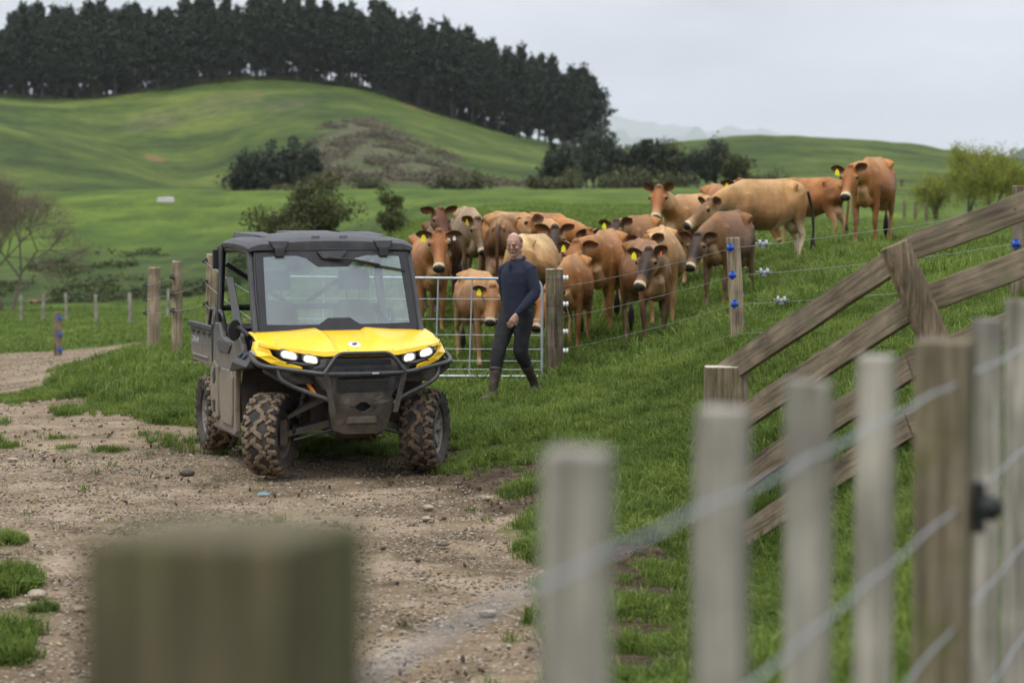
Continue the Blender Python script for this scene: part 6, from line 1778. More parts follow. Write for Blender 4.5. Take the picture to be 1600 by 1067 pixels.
def fuse(shapes, voxel, smooth_it=3, fac=.5):
    mb = MB()
    for v, f in shapes: mb.add(v, f)
    me = bpy.data.meshes.new('tmp'); me.from_pydata(mb.V, [], mb.F)
    bm = bmesh.new(); bm.from_mesh(me); bmesh.ops.recalc_face_normals(bm, faces=bm.faces); bm.to_mesh(me); bm.free()
    o = bpy.data.objects.new('tmp', me); COL.objects.link(o)
    m = o.modifiers.new('r', 'REMESH'); m.mode = 'VOXEL'; m.voxel_size = voxel
    if smooth_it:
        m = o.modifiers.new('s', 'SMOOTH'); m.factor = fac; m.iterations = smooth_it
    dg = bpy.context.evaluated_depsgraph_get(); dg.update()
    out = bpy.data.meshes.new_from_object(o.evaluated_get(dg))
    n = len(out.vertices); V = np.empty(n * 3, np.float32); out.vertices.foreach_get('co', V); V = V.reshape(-1, 3).astype(float)
    Fq = [tuple(p.vertices) for p in out.polygons]
    bpy.data.objects.remove(o); bpy.data.meshes.remove(me); bpy.data.meshes.remove(out)
    return V, Fq
def noise3(V, s, seed=0):
    return fbm(V[:, 0] * s + V[:, 2] * s * .37 + seed, V[:, 1] * s + V[:, 2] * s * .91, 3, seed)
def lerp(c, d, t): return c * (1 - t[:, None]) + np.asarray(d)[None, :] * t[:, None]

def coatmat(name, rough=.62, bump=.15, sheen=.15, fine=70):
    m, n, b = newmat(name); L = n.links
    at_ = n.nodes.new('ShaderNodeAttribute'); at_.attribute_name = 'coat'
    tcn = n.nodes.new('ShaderNodeTexCoord'); nn = n.nodes.new('ShaderNodeTexNoise'); nn.inputs['Scale'].default_value = fine; nn.inputs['Detail'].default_value = 5
    L.new(tcn.outputs['Object'], nn.inputs['Vector'])
    n2 = n.nodes.new('ShaderNodeTexNoise'); n2.inputs['Scale'].default_value = 6; n2.inputs['Detail'].default_value = 5; L.new(tcn.outputs['Object'], n2.inputs['Vector'])
    mu = n.nodes.new('ShaderNodeMath'); mu.operation = 'MULTIPLY'; L.new(nn.outputs['Fac'], mu.inputs[0]); L.new(n2.outputs['Fac'], mu.inputs[1])
    mr_ = n.nodes.new('ShaderNodeMapRange'); mr_.inputs['From Min'].default_value = .12; mr_.inputs['From Max'].default_value = .40; mr_.inputs['To Min'].default_value = .72; mr_.inputs['To Max'].default_value = 1.25
    L.new(mu.outputs[0], mr_.inputs['Value'])
    vs = n.nodes.new('ShaderNodeVectorMath'); vs.operation = 'SCALE'; L.new(at_.outputs['Color'], vs.inputs[0]); L.new(mr_.outputs[0], vs.inputs['Scale'])
    L.new(vs.outputs[0], b.inputs['Base Color']); b.inputs['Roughness'].default_value = rough; b.inputs['Specular IOR Level'].default_value = .3
    b.inputs['Sheen Weight'].default_value = sheen
    bp = n.nodes.new('ShaderNodeBump'); bp.inputs['Strength'].default_value = bump; bp.inputs['Distance'].default_value = .006; L.new(nn.outputs['Fac'], bp.inputs['Height']); L.new(bp.outputs[0], b.inputs['Normal'])
    return m

# ------------------------------------------------------------------ the man
M_skin = coatmat('skin', .5, .1, 0, 60)
M_knit = mat('navy_knit', (0.011, 0.015, 0.033), .92, var=.22, vscale=60, bump=.5, bscale=260)
M_trou = mat('dark_trousers', (0.009, 0.009, 0.011), .85, var=.35, vscale=14, bump=.3, bscale=160)
M_boot = mat('muddy_brown_boot', (0.045, 0.030, 0.023), .6, var=.4, vscale=16, dirt=(0.11, 0.085, 0.06), dirt_z=(-.02, .2), dirt_amt=.35)
M_sole = mat('boot_sole', (0.02, 0.018, 0.016), .8, var=.3)
M_hair = mat('cropped_hair', (0.12, 0.09, 0.07), .8, var=.4, vscale=90, bump=.4, bscale=300)
man_p = at(808, 24.35)
MZ = man_p[2]
man = empty('person', (man_p[0], man_p[1], MZ), -R(36) - math.pi / 2, 'balding man in navy jumper, dark trousers and brown boots walking before the gate', 'person')
man.scale = (.95, .95, .95)
def limb(pts, n=12, **k): return loft([(p, a, b) for p, a, b in pts], n, **k)
HIP = {-1: (0, -.095, .93), 1: (0, .095, .93)}
LEG = {-1: [(0, -.095, .93), (.215, -.085, .53), (.315, -.085, .13)], 1: [(0, .095, .93), (.055, .085, .51), (-.17, .09, .185)]}
ARM = {1: [(-.005, .172, 1.375), (.01, .252, 1.13), (.215, .160, .925)], -1: [(-.01, -.172, 1.375), (-.10, -.235, 1.13), (-.12, -.20, .89)]}
torso = [((0.0, 0, .90), .150, .100), ((.0, 0, 1.0), .155, .105), ((.005, 0, 1.12), .150, .105), ((.01, 0, 1.25), .168, .115), ((.005, 0, 1.35), .165, .105), ((-.005, 0, 1.41), .11, .080), ((-.01, 0, 1.45), .062, .060)]
NK = Vector((.012, 0, 1.515)); HD = Vector((.045, 0, 1.640))      # neck base, head centre
FY = R(16)   # head turned a little
hd_rot = Matrix.Rotation(FY, 3, 'Z') @ Matrix.Rotation(R(15), 3, 'Y')
def hp3(x, y, z): return HD + hd_rot @ Vector((x, y, z))
def head_shapes():
    S = []
    S.append(loft([(hp3(-.035, 0, .095), .035, .04), (hp3(-.015, 0, .085), .060, .070), (hp3(-.006, 0, .055), .072, .088), (hp3(-.004, 0, .015), .076, .096), (hp3(.004, 0, -.025), .071, .088), (hp3(.016, 0, -.062), .060, .070), (hp3(.028, 0, -.092), .046, .052), (hp3(.036, 0, -.112), .030, .034)], 20, up=(1, 0, 0)))
    S.append(ellipsoid(hp3(-.022, 0, .030), (.088, .075, .078)))
    S.append(limb([(hp3(.086, 0, .018), .010, .010), (hp3(.098, 0, -.006), .012, .013), (hp3(.104, 0, -.024), .017, .013)], 10))        # nose
    S.append(ellipsoid(hp3(.076, 0, .030), (.018, .046, .010)))                                                                        # brow
    for s in (-1, 1):
        S.append(ellipsoid(hp3(.064, s * .040, -.018), (.020, .024, .018)))                                                             # cheek
        S.append(ellipsoid(hp3(-.004, s * .080, -.004), (.016, .010, .030)))                                                            # ear
        S.append(ellipsoid(hp3(.0, s * .056, -.070), (.034, .016, .024)))                                                               # jaw
    S.append(ellipsoid(hp3(.084, 0, -.052), (.012, .026, .008))); S.append(ellipsoid(hp3(.080, 0, -.066), (.013, .022, .008)))             # lips
    S.append(ellipsoid(hp3(.070, 0, -.098), (.022, .026, .018)))                                                                        # chin
    S.append(limb([((-.015, 0, 1.42), .055, .055), ((.0, 0, 1.49), .058, .060), ((.016, 0, 1.56), .057, .060), (tuple(hp3(-.02, 0, -.02)), .056, .062)], 14))
    return S
def hand(side, wrist, d, palm_n, curl):
    """palm plus four fingers and a thumb, all bent around the given curl"""
    S = []; d = Vector(d).normalized(); pn = Vector(palm_n); pn = (pn - d * pn.dot(d)).normalized(); lat = d.cross(pn).normalized() * side
    w_ = Vector(wrist); S.append(loft([(w_ - d * .03, .026, .020), (w_, .027, .019), (w_ + d * .035, .038, .017), (w_ + d * .075, .043, .017), (w_ + d * .092, .040, .014)], 12, up=pn))
    for k, (off, L_) in enumerate(((.031, .072), (.011, .082), (-.010, .077), (-.030, .060))):
        b0 = w_ + d * .085 + lat * off; c = curl * (1 + .12 * k); p = b0; dd = d.copy(); secs = [(p - d * .02, .0095, .0095), (p, .0098, .0095)]
        for j, fr_ in enumerate((.42, .32, .26)):
            dd = (dd * math.cos(c * (.6 if j == 0 else 1)) + pn * math.sin(c * (.6 if j == 0 else 1))).normalized(); pn2 = pn; p = p + dd * L_ * fr_; secs.append((p, .0088 - j * .001, .0085 - j * .001))
        S.append(loft(secs, 8, up=lat))
    b0 = w_ + d * .02 + lat * .030; dd = (d * .75 + lat * .55 + pn * .35).normalized()
    S.append(loft([(b0, .013, .013), (b0 + dd * .035, .0115, .0115), (b0 + dd * .06 + pn * .006, .010, .010), (b0 + dd * .06 + (d * .9 + pn * .3).normalized() * .026, .0085, .0085)], 8, up=pn))
    return S
body = head_shapes()
body.append(loft([(p, a * .86, b * .86) for p, a, b in torso], 16, up=(1, 0, 0)))
for s in (-1, 1):
    h, k, a = LEG[s]; body.append(limb([(h, .078, .085), (tuple((Vector(h) + Vector(k)) / 2), .066, .070), (k, .048, .052), (tuple(Vector(k).lerp(Vector(a), .35)), .050, .052), (a, .034, .036), (a[0] + .0, a[1], a[2] - .06) and ((a[0] + .02, a[1], a[2] - .05), .032, .036)], 12, up=(1, 0, 0)) if False else limb([(h, .078, .085), (tuple((Vector(h) + Vector(k)) / 2), .066, .070), (k, .048, .052), (tuple(Vector(k).lerp(Vector(a), .35)), .050, .052), (a, .034, .036)], 12, up=(1, 0, 0)))
    sh, el, wr = ARM[s]; body.append(limb([((sh[0], sh[1] * .75, sh[2] - .02), .045, .045), ((sh[0], sh[1], sh[2] - .01), .048, .05), (el, .040, .040), (tuple(Vector(el).lerp(Vector(wr), .4)), .037, .038), (wr, .024, .027)], 12, up=(1, 0, 0)))
wl = Vector(ARM[1][2]); dl = (Vector(ARM[1][2]) - Vector(ARM[1][1])).normalized(); dl = (dl + Vector((.10, -.05, -.55))).normalized()
body += hand(1, tuple(wl + dl * .02), dl, (-.35, -.75, -.1), .34)
wr_ = Vector(ARM[-1][2]); body += hand(-1, tuple(wr_ + Vector((0, 0, -.02))), (.08, .03, -1), (.2, .9, 0), .34)
V, Fq = fuse(body, .0062, 2, .5)
# colour: skin with ruddy cheeks and nose, lips, eyes and brows
inv = hd_rot.transposed(); H_ = (V - np.array(HD)) @ np.array(inv).T
skin = np.array((0.42, 0.245, 0.175)); Cc = np.tile(skin, (len(V), 1))
isH = (V[:, 2] > 1.49)
def g3(c, r_): return np.exp(-(((H_ - np.array(c)) / np.array(r_)) ** 2).sum(1) * .5) * isH
for s in (-1, 1):
    Cc = lerp(Cc, (0.52, 0.20, 0.145), np.clip(g3((.07, s * .042, -.02), (.03, .02, .018)) * .35, 0, 1))
    Cc = lerp(Cc, (0.50, 0.20, 0.15), np.clip(g3((0, s * .085, 0), (.02, .012, .03)) * .8, 0, 1))
    Cc = lerp(Cc, (0.17, 0.085, 0.065), np.clip(g3((.078, s * .033, .010), (.02, .015, .008)) * .8, 0, .6))
    Cc = lerp(Cc, (0.12, 0.075, 0.055), np.clip(g3((.082, s * .034, .034), (.02, .018, .005)) * .8, 0, .55))
Cc = lerp(Cc, (0.53, 0.21, 0.15), np.clip(g3((.10, 0, -.02), (.02, .014, .014)) * .4, 0, 1))
Cc = lerp(Cc, (0.36, 0.14, 0.115), np.clip(g3((.088, 0, -.058), (.02, .022, .007)) * 1.2, 0, .85))
Cc = lerp(Cc, (0.33, 0.20, 0.155), np.clip((g3((.06, 0, -.085), (.05, .06, .028))) * .45, 0, .6))     # stubble
Cc = lerp(Cc, (0.62, 0.37, 0.28), np.clip(g3((.03, 0, .095), (.06, .05, .03)) * .6, 0, 1))
hx, hy_, hz = H_[:, 0], H_[:, 1], H_[:, 2]
hairm = isH * sstep(.030, .005, hx + noise3(V, 40, 3) * .01) * sstep(-.055, -.035, hz) * sstep(.085, .060, hz + np.abs(hy_) * -.15) * (np.abs(hy_) < .0775 + .02 * (hx < -.02)) * (1 - ((hx > -.03) & (hz < -.01)))
Cc = lerp(Cc, (0.105, 0.080, 0.065), np.clip(hairm, 0, 1) * .85)
mb_me = mesh_of('body', V, Fq, [M_skin], smooth=True, attrs={'coat': Cc})
mb_o = link('body', mb_me, man)
for s in (-1, 1):
    e = MB().add(*ellipsoid(hp3(.0785, s * .033, .008), (.007, .0095, .0050), 10)).build('eye', mat('eye_%s' % 'ball', (0.28, 0.25, 0.23), .3, var=.05) if s < 0 else bpy.data.materials['eye_ball'], mb_o, smooth=True)
    MB().add(*ellipsoid(hp3(.0845, s * .033 - .001, .007), (.0035, .0042, .0042), 8)).build('pupil', M_blk, mb_o, smooth=True)
# hair: short sides and back only
hs = [ellipsoid(hp3(-.022, 0, .026), (.0895, .0770, .079), 28)]
bm = bmesh.new(); me = bpy.data.meshes.new('hair'); me.from_pydata([tuple(v) for v in hs[0][0]], [], hs[0][1]); bm.from_mesh(me)
dele = []
for v in bm.verts:
    q = inv @ (v.co - HD)
    if q.z > .062 or q.z < -.042 or q.x > (.012 if q.z > -.005 else -.030) or (abs(q.y) < .045 and q.z > .045): dele.append(v)
bmesh.ops.delete(bm, geom=dele, context='VERTS'); bm.to_mesh(me); bm.free(); me.materials.append(M_hair)
ho_ = link('hair', me, man); sm = ho_.modifiers.new('t', 'SOLIDIFY'); sm.thickness = .003; sm.offset = 1; sb = ho_.modifiers.new('s', 'SUBSURF'); sb.levels = 1; sb.render_levels = 1
# jumper with collar, ribbed cuffs and hem
jp = [loft([((.0, 0, .800), .172, .128), ((.0, 0, .83), .178, .134), ((.005, 0, .95), .174, .130), ((.008, 0, 1.10), .168, .128), ((.012, 0, 1.25), .182, .134), ((.006, 0, 1.34), .182, .126), ((-.004, 0, 1.405), .135, .108), ((-.008, 0, 1.455), .092, .085), ((-.008, 0, 1.485), .078, .076)], 20, up=(1, 0, 0))]
for s in (-1, 1):
    sh, el, wr = ARM[s]; S_ = Vector(sh); E_ = Vector(el); W_ = Vector(wr)
    jp.append(limb([((sh[0], sh[1] * .50, sh[2] + .02), .080, .075), (sh, .072, .078), (tuple(S_.lerp(E_, .5)), .068, .070), (tuple(S_.lerp(E_, .92)), .062, .062), (tuple(E_.lerp(W_, .12)), .062, .060), (tuple(E_.lerp(W_, .5)), .050, .050), (tuple(E_.lerp(W_, .86)), .043, .042)], 14, up=(1, 0, 0)))
    jp.append(limb([(tuple(E_.lerp(W_, .84)), .040, .039), (tuple(E_.lerp(W_, 1.02)), .036, .036)], 14, up=(1, 0, 0)))
V, Fq = fuse(jp, .010, 3)
V[:, 0] += fbm(V[:, 2] * 9, V[:, 1] * 7 + V[:, 0] * 3, 3, 5) * .008; V[:, 1] += fbm(V[:, 2] * 11 + 5, V[:, 0] * 8, 3, 6) * .007
jo = link('jumper', mesh_of('jumper', V, Fq, [M_knit], smooth=True), man)
col_ = [Vector((-.012 + .074 * math.cos(a), .070 * math.sin(a), 1.488 + (-.034 if math.cos(a) > .2 else .016) * abs(math.cos(a)))) for a in np.linspace(0, 2 * math.pi, 25)[:-1]]
MB().tube(col_, .017, 8, closed=True).build('collar', M_knit, jo, smooth=True)
MB().hull([(.118 + dx, dy, z) for dx in (0, .012) for dy in (-.016, .016) for z in (1.33, 1.45)]).build('placket', M_knit, jo, bev=.004)
for z_ in (1.36, 1.42): MB().lathe([(0, 0), (.006, 0), (.006, .003), (0, .004)], 8, 'X', (.131, 0, z_)).build('button', M_blk, jo)
MB().tube([(.178 * math.cos(a) * .74, .178 * math.sin(a), .808) for a in np.linspace(0, 2 * math.pi, 29)[:-1]], .012, 8, closed=True).build('hem', M_knit, jo, smooth=True)
# trousers
tp_ = [loft([((0, 0, .99), .148, .105), ((0, 0, .93), .158, .118), ((0, 0, .86), .155, .115)], 16, up=(1, 0, 0))]
for s in (-1, 1):
    h, k, a = [Vector(q) for q in LEG[s]]
    tp_.append(limb([(tuple(h + Vector((0, 0, .02))), .096, .110), (tuple(h.lerp(k, .25)), .100, .108), (tuple(h.lerp(k, .6)), .088, .092), (tuple(k), .078, .080), (tuple(k.lerp(a, .3)), .070, .076), (tuple(k.lerp(a, .56)), .060, .064)], 14, up=(1, 0, 0)))
V, Fq = fuse(tp_, .010, 3)
fo = fbm(V[:, 2] * 16 + 3 * V[:, 0], V[:, 1] * 6, 3, 9); V[:, 0] += fo * .011; V[:, 1] += fbm(V[:, 2] * 14 + 9, V[:, 0] * 8, 3, 10) * .008
link('trousers', mesh_of('trousers', V, Fq, [M_trou], smooth=True), man)
for s in (-1, 1):
    k, a = [Vector(q) for q in LEG[s][1:]]
    tilt = -.0 if s < 0 else .42
    def FP(x, z): return tuple(a + Matrix.Rotation(tilt, 3, 'Y') @ Vector((x, 0, z)))
    bs = [limb([(tuple(k.lerp(a, .46)), .068, .072), (tuple(k.lerp(a, .75)), .052, .056), (tuple(a), .047, .052), (FP(-.0, -.05), .045, .055)], 14, up=(1, 0, 0)), loft([(FP(-.055, -.085), .036, .034), (FP(.0, -.075), .044, .046), (FP(.07, -.085), .046, .036), (FP(.14, -.095), .050, .028), (FP(.19, -.100), .040, .022)], 14)]
    V, Fq = fuse(bs, .009, 2); V[:, 0] += fbm(V[:, 2] * 20, V[:, 1] * 9, 2, 11) * .006
    bo = link('boot', mesh_of('boot', V, Fq, [M_boot], smooth=True), man)
    so_ = MB().hull([FP(x, z) for x in (-.075, .0) for z in (-.135, -.105)] + [tuple(Vector(FP(x, z)) + Vector((0, y, 0))) for (x, y) in ((-.07, .038), (-.07, -.038), (.05, .044), (.05, -.044), (.14, .050), (.14, -.050), (.205, .025), (.205, -.025)) for z in (-.130, -.108)]).build('sole', M_sole, bo, bev=.006)
    MB().tube([tuple(k.lerp(a, .5) + Vector((math.cos(t) * .070, math.sin(t) * .066, .015))) for t in np.linspace(0, 2 * math.pi, 17)[:-1]], .006, 6, closed=True).build('boot_cuff', M_boot, bo, smooth=True)

# ------------------------------------------------------------------ jersey cows
M_coat = coatmat('cow_coat', .52, .15, .0, 60)
M_eye = mat('cow_eye', (0.008, 0.006, 0.006), .12, var=.1)
M_tag = mat('yellow_ear_tag', (0.80, 0.72, 0.02), .45, var=.1)
M_tagw = mat('white_ear_tag', (0.75, 0.75, 0.72), .45, var=.05)
M_tago = mat('orange_ear_tag', (0.85, 0.16, 0.02), .45, var=.05)
ORANGE = dict(base=(0.235, 0.092, 0.026), back=(0.36, 0.175, 0.066), face=(0.22, 0.080, 0.024), leg=(0.21, 0.095, 0.038), belly=(0.24, 0.12, 0.055), chest=(0.36, 0.24, 0.14))
FAWN = dict(base=(0.265, 0.130, 0.052), back=(0.44, 0.255, 0.120), face=(0.22, 0.090, 0.032), leg=(0.25, 0.155, 0.085), belly=(0.29, 0.18, 0.10), chest=(0.44, 0.33, 0.22))
BROWN = dict(base=(0.115, 0.054, 0.024), back=(0.25, 0.135, 0.064), face=(0.034, 0.018, 0.012), leg=(0.035, 0.022, 0.016), belly=(0.10, 0.052, 0.028), chest=(0.29, 0.195, 0.125))
DARK = dict(base=(0.066, 0.031, 0.016), back=(0.15, 0.078, 0.038), face=(0.12, 0.044, 0.02), leg=(0.018, 0.012, 0.010), belly=(0.07, 0.034, 0.019), chest=(0.13, 0.075, 0.045))
CREAM = dict(base=(0.40, 0.245, 0.125), back=(0.58, 0.44, 0.28), face=(0.30, 0.15, 0.06), leg=(0.34, 0.24, 0.15), belly=(0.44, 0.32, 0.20), chest=(0.48, 0.37, 0.26))
GREY = dict(base=(0.185, 0.128, 0.085), back=(0.32, 0.235, 0.165), face=(0.14, 0.09, 0.06), leg=(0.022, 0.017, 0.015), belly=(0.22, 0.16, 0.115), chest=(0.33, 0.26, 0.195))
def vary(p, **k): q = dict(p); q.update(k); return q
def cow(px, D, yaw, label, pal, head=(0, 0, -35), neck=(0, 30), scale=1.0, ear=.15, tags='', legs=(0, 0, 0, 0), fat=1.0, tail=0.0, z_off=0.0, dark_face=0.0, ring=.8, white_legs=(), parts=True, seed=1, hpx=None, ear2=None, group='jersey cows crowding behind the gate and fence'):
    """yaw: degrees the body heads towards image right from straight at the camera. head=(world yaw in the same sense, roll, pitch); neck=(yaw rel. body to image right, elevation)"""
    rgc = np.random.default_rng(seed)
    S = []
    f = fat
    S.append(loft([((-.80, 0, 1.01), .07, .10), ((-.74, 0, .985), .15, .175, .1), ((-.60, 0, .965), .205, .235, .1), ((-.44, 0, .945), .228, .275, .12), ((-.26, 0, .905), .235 * f, .325, .30), ((-.04, 0, .870), .275 * f, .355, .30), ((.18, 0, .870), .280 * f, .352, .30), ((.36, 0, .890), .235 * f, .330, .30), ((.52, 0, .915), .195, .305, .30), ((.66, 0, .925), .165, .265, .2), ((.77, 0, .92), .105, .19)], 24))
    S.append(loft([((-.80, 0, 1.12), .03, .03), ((-.70, 0, 1.165), .035, .03), ((-.50, 0, 1.205), .04, .03), ((-.44, 0, 1.225), .045, .03), ((-.1, 0, 1.205), .035, .035), ((.25, 0, 1.205), .035, .035), ((.50, 0, 1.205), .04, .035), ((.62, 0, 1.17), .04, .035)], 10))
    S.append(loft([((.40, 0, .60), .10, .06), ((.62, 0, .60), .115, .09), ((.76, 0, .68), .095, .11), ((.82, 0, .80), .07, .12)], 12))       # brisket
    S.append(loft([((-.46, 0, .60), .12, .09), ((-.58, 0, .58), .14, .11), ((-.68, 0, .66), .10, .10)], 12))       # udder
    for s in (-1, 1):
        S.append(loft([((-.50, s * .03, 1.165), .07, .035), ((-.46, s * .12, 1.15), .07, .032), ((-.44, s * .195, 1.115), .075, .035)], 10, up=(1, 0, 0)))     # hook bones
        S.append(ellipsoid((-.765, s * .075, 1.080), (.045, .035, .035)))       # pin bones
        fl, hl = legs[0 if s < 0 else 1], legs[2 if s < 0 else 3]
        S.append(loft([((.52, s * .13, 1.04), .05, .10), ((.53, s * .155, .86), .070, .135), ((.55, s * .150, .68), .062, .095), ((.54 + fl * .25, s * .150, .50), .050, .062), ((.55 + fl * .5, s * .140, .385), .044, .050), ((.56 + fl * .62, s * .138, .33), .043, .046), ((.55 + fl * .85, s * .137, .22), .029, .033), ((.55 + fl, s * .137, .125), .031, .035), ((.57 + fl, s * .137, .075), .036, .042), ((.585 + fl, s * .137, .02), .046, .056)], 12, up=(1, 0, 0)))
        S.append(loft([((-.50, s * .13, 1.02), .09, .17), ((-.54, s * .150, .86), .085, .175), ((-.53, s * .150, .70), .068, .125), ((-.62 + hl * .4, s * .150, .56), .052, .078), ((-.70 + hl * .6, s * .135, .465), .038, .058), ((-.71 + hl * .75, s * .130, .41), .034, .046), ((-.685 + hl * .9, s * .128, .27), .028, .034), ((-.67 + hl, s * .128, .135), .031, .036), ((-.65 + hl, s * .128, .08), .036, .042), ((-.635 + hl, s * .128, .02), .045, .055)], 12, up=(1, 0, 0)))
    XS = .90
    S = [([(v[0] * XS, v[1] * .90, v[2] if v[2] > .9 or v[2] < .45 else v[2] + (.9 - v[2]) * .10 * min(1, (v[2] - .45) / .1)) for v in V_], F_) for V_, F_ in S]
    # neck and head.  local +Y is image right when yaw = 0
    HS = 1.12
    hy, hr, hpt = R(head[0] - yaw), R(head[1]), R(head[2])
    hdir = Vector((math.cos(hpt) * math.cos(hy), math.cos(hpt) * math.sin(hy), math.sin(hpt)))
    ny = R(neck[0]); nb = Vector((.54, 0, 1.00))
    def poll(e):
        return nb + Vector((math.cos(e) * math.cos(ny), math.cos(e) * math.sin(ny), math.sin(e))) * .52
    ne = R(neck[1]); rzm = Matrix.Rotation(R(yaw) - math.pi / 2, 3, 'Z')
    if hpx is not None:
        for _ in range(3):
            best = None
            for ed in range(-55, 66, 2):
                g_ = at(px, D); p_ = rzm @ ((poll(R(ed)) + hdir * .22) * scale)
                py_ = 300 - (g_[2] + p_.z - 2.3) / (D + p_.y) * F
                if best is None or abs(py_ - hpx[1]) < best[0]: best = (abs(py_ - hpx[1]), ed)
            ne = R(best[1]); p_ = rzm @ ((poll(ne) + hdir * .22) * scale)
            px = 800 + F * ((hpx[0] - 800) / F * (D + p_.y) - p_.x) / D
        if best[0] > 4: print('COW head', label[:30], 'off by', round(best[0], 1), 'rows, elev', best[1])
    nd = Vector((math.cos(ne) * math.cos(ny), math.cos(ne) * math.sin(ny), math.sin(ne)))
    pol = nb + nd * .52
    mid = nb.lerp(pol, .5) + Vector((.05, 0, 0))
    S.append(loft([(tuple(nb + Vector((-.10, 0, -.02))), .145, .225, .25), (tuple(nb + Vector((.04, 0, .0)) + nd * .06), .120, .185, .25), (tuple(mid), .095, .145, .2), (tuple(pol - nd * .06 + Vector((0, 0, -.03))), .080, .118)], 16))
    up0 = Vector((0, 0, 1)); rt_ = hdir.cross(up0).normalized(); upv = rt_.cross(hdir).normalized()
    if hr: q = Quaternion(hdir, hr); rt_ = q @ rt_; upv = q @ upv
    def hp_(t, s_, u): return pol + (hdir * t + rt_ * s_ + upv * u) * HS
    HSEC = [(-.045, -.03, .050, .055), (0, -.035, .082, .088), (.07, -.050, .094, .108), (.13, -.056, .100, .112), (.19, -.054, .082, .100), (.26, -.046, .062, .082), (.34, -.036, .054, .068), (.395, -.032, .060, .062), (.435, -.030, .066, .056), (.462, -.026, .058, .042)]
    S.append(loft([(tuple(hp_(t_, 0, u_)), a_ * HS, b_ * HS) for t_, u_, a_, b_ in HSEC], 16, up=tuple(upv), sq=2.3))
    S.append(ellipsoid(tuple(hp_(-.01, 0, .045)), (.05, .05, .035)))
    for s in (-1, 1):
        S.append(ellipsoid(tuple(hp_(.125, s * .086, .012)), (.034, .03, .03)))        # brow over the eye
        S.append(ellipsoid(tuple(hp_(.10, s * .062, -.11)), (.06, .035, .055)))        # jaw
    V, Fq = fuse(S, .0165 if parts else .03, 3, .5)
    nbody = len(V)
    rib = np.sin(V[:, 0] * 52 + V[:, 2] * 9) * np.exp(-((V[:, 0] - .05) / .24) ** 2) * np.exp(-((V[:, 2] - .92) / .18) ** 2)
    fl_ = noise3(V, 7.0, seed + 40)
    V[:, 1] += np.sign(V[:, 1]) * (rib * .0035 + fl_ * .010) * (np.abs(V[:, 1]) > .06) * (V[:, 2] > .5)
    V[:, 1] -= np.sign(V[:, 1]) * .045 * np.exp(-((V[:, 0] + .30) / .11) ** 2 - ((V[:, 2] - 1.06) / .09) ** 2) * (np.abs(V[:, 1]) > .08)   # hollow before the hip
    V[:, 1] -= np.sign(V[:, 1]) * .030 * np.exp(-((V[:, 0] + .62) / .08) ** 2 - ((V[:, 2] - 1.0) / .12) ** 2) * (np.abs(V[:, 1]) > .08)
    # ---- colours
    x, y, z = V[:, 0], V[:, 1], V[:, 2]
    C_ = np.tile(np.array(pal['base']), (nbody, 1))
    nz1 = noise3(V, 3.0, seed); nz2 = noise3(V, 9.0, seed + 3)
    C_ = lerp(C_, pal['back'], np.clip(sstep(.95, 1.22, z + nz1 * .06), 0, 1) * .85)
    C_ = C_ * (1 - .42 * sstep(1.02, .72, z + nz1 * .08) * (z > .45) * sstep(.75, .5, x))[:, None]  # Jersey's darker lower flanks, deepened so lit-back, shaded-belly contrast sits in the coat colour
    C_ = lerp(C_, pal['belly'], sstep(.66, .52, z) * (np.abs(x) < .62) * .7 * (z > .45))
    C_ = lerp(C_, pal['chest'], sstep(.52, .78, x + nz1 * .05) * sstep(1.0, .74, z) * .85)
    lg = sstep(.66, .42, z + nz1 * .05); C_ = lerp(C_, pal['leg'], lg * .9)
    inner = sstep(.10, .135, np.abs(y)); C_ = lerp(C_, np.array(pal['chest']) * .95, (1 - inner) * lg * .55)
    C_ = lerp(C_, np.array(pal['leg']) * .45, sstep(.42, .36, z) * sstep(.28, .34, z) * (x > 0) * .55)
    for (front, sd) in white_legs:
        sel = (z < .72) & ((x > 0) == bool(front)) & (np.sign(y) == sd); C_[sel] = lerp(C_, (0.62, 0.55, 0.48), sstep(.75, .5, z) * .9)[sel]
    C_ = lerp(C_, (0.035, 0.028, 0.025), sstep(.075, .055, z))
    # shoulder shading and a duller rump
    C_ = C_ * (1 + nz1 * .30 + nz2 * .14)[:, None]
    C_ = lerp(C_, np.array(pal['chest']), np.clip(sstep(.10, .34, noise3(V, 2.2, seed + 60)) * .2, 0, .2))
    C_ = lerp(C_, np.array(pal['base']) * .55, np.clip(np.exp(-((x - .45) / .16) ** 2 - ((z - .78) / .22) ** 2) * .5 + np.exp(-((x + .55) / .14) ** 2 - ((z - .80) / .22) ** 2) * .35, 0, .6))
    C_ = lerp(C_, pal['chest'], np.clip(np.exp(-((x + .30) / .10) ** 2 - ((z - .62) / .12) ** 2) * .45, 0, .5))
    ud = np.exp(-(((V - np.array((-.58, 0, .58))) / np.array((.13, .13, .11))) ** 2).sum(1)); C_ = lerp(C_, (0.55, 0.38, 0.30), np.clip(ud * 1.2, 0, .8))
    P0 = np.array(pol); hd_, rr_, uu_ = np.array(hdir), np.array(rt_), np.array(upv)
    q = (V - P0) / HS; T = q @ hd_; Sd = q @ rr_; U_ = q @ uu_
    onh = (T > -.10) & (T < .56) & (np.abs(Sd) < .17) & (U_ > -.22) & (U_ < .13)
    hm_ = onh * sstep(-.10, .02, T)
    fc = np.array(pal['face'])
    Ch = np.tile(np.array(pal['base']) * .35 + np.array(pal['chest']) * .65, (nbody, 1))
    topm = sstep(-.11, -.03, U_ + nz2 * .02)
    Ch = lerp(Ch, np.array(pal['base']) * (1 - .5 * dark_face) + fc * .5 * dark_face, topm * (1 - .3 * sstep(.2, .34, T)))
    blaze = topm * sstep(.100, .055, np.abs(Sd)) * sstep(.37, .30, T)
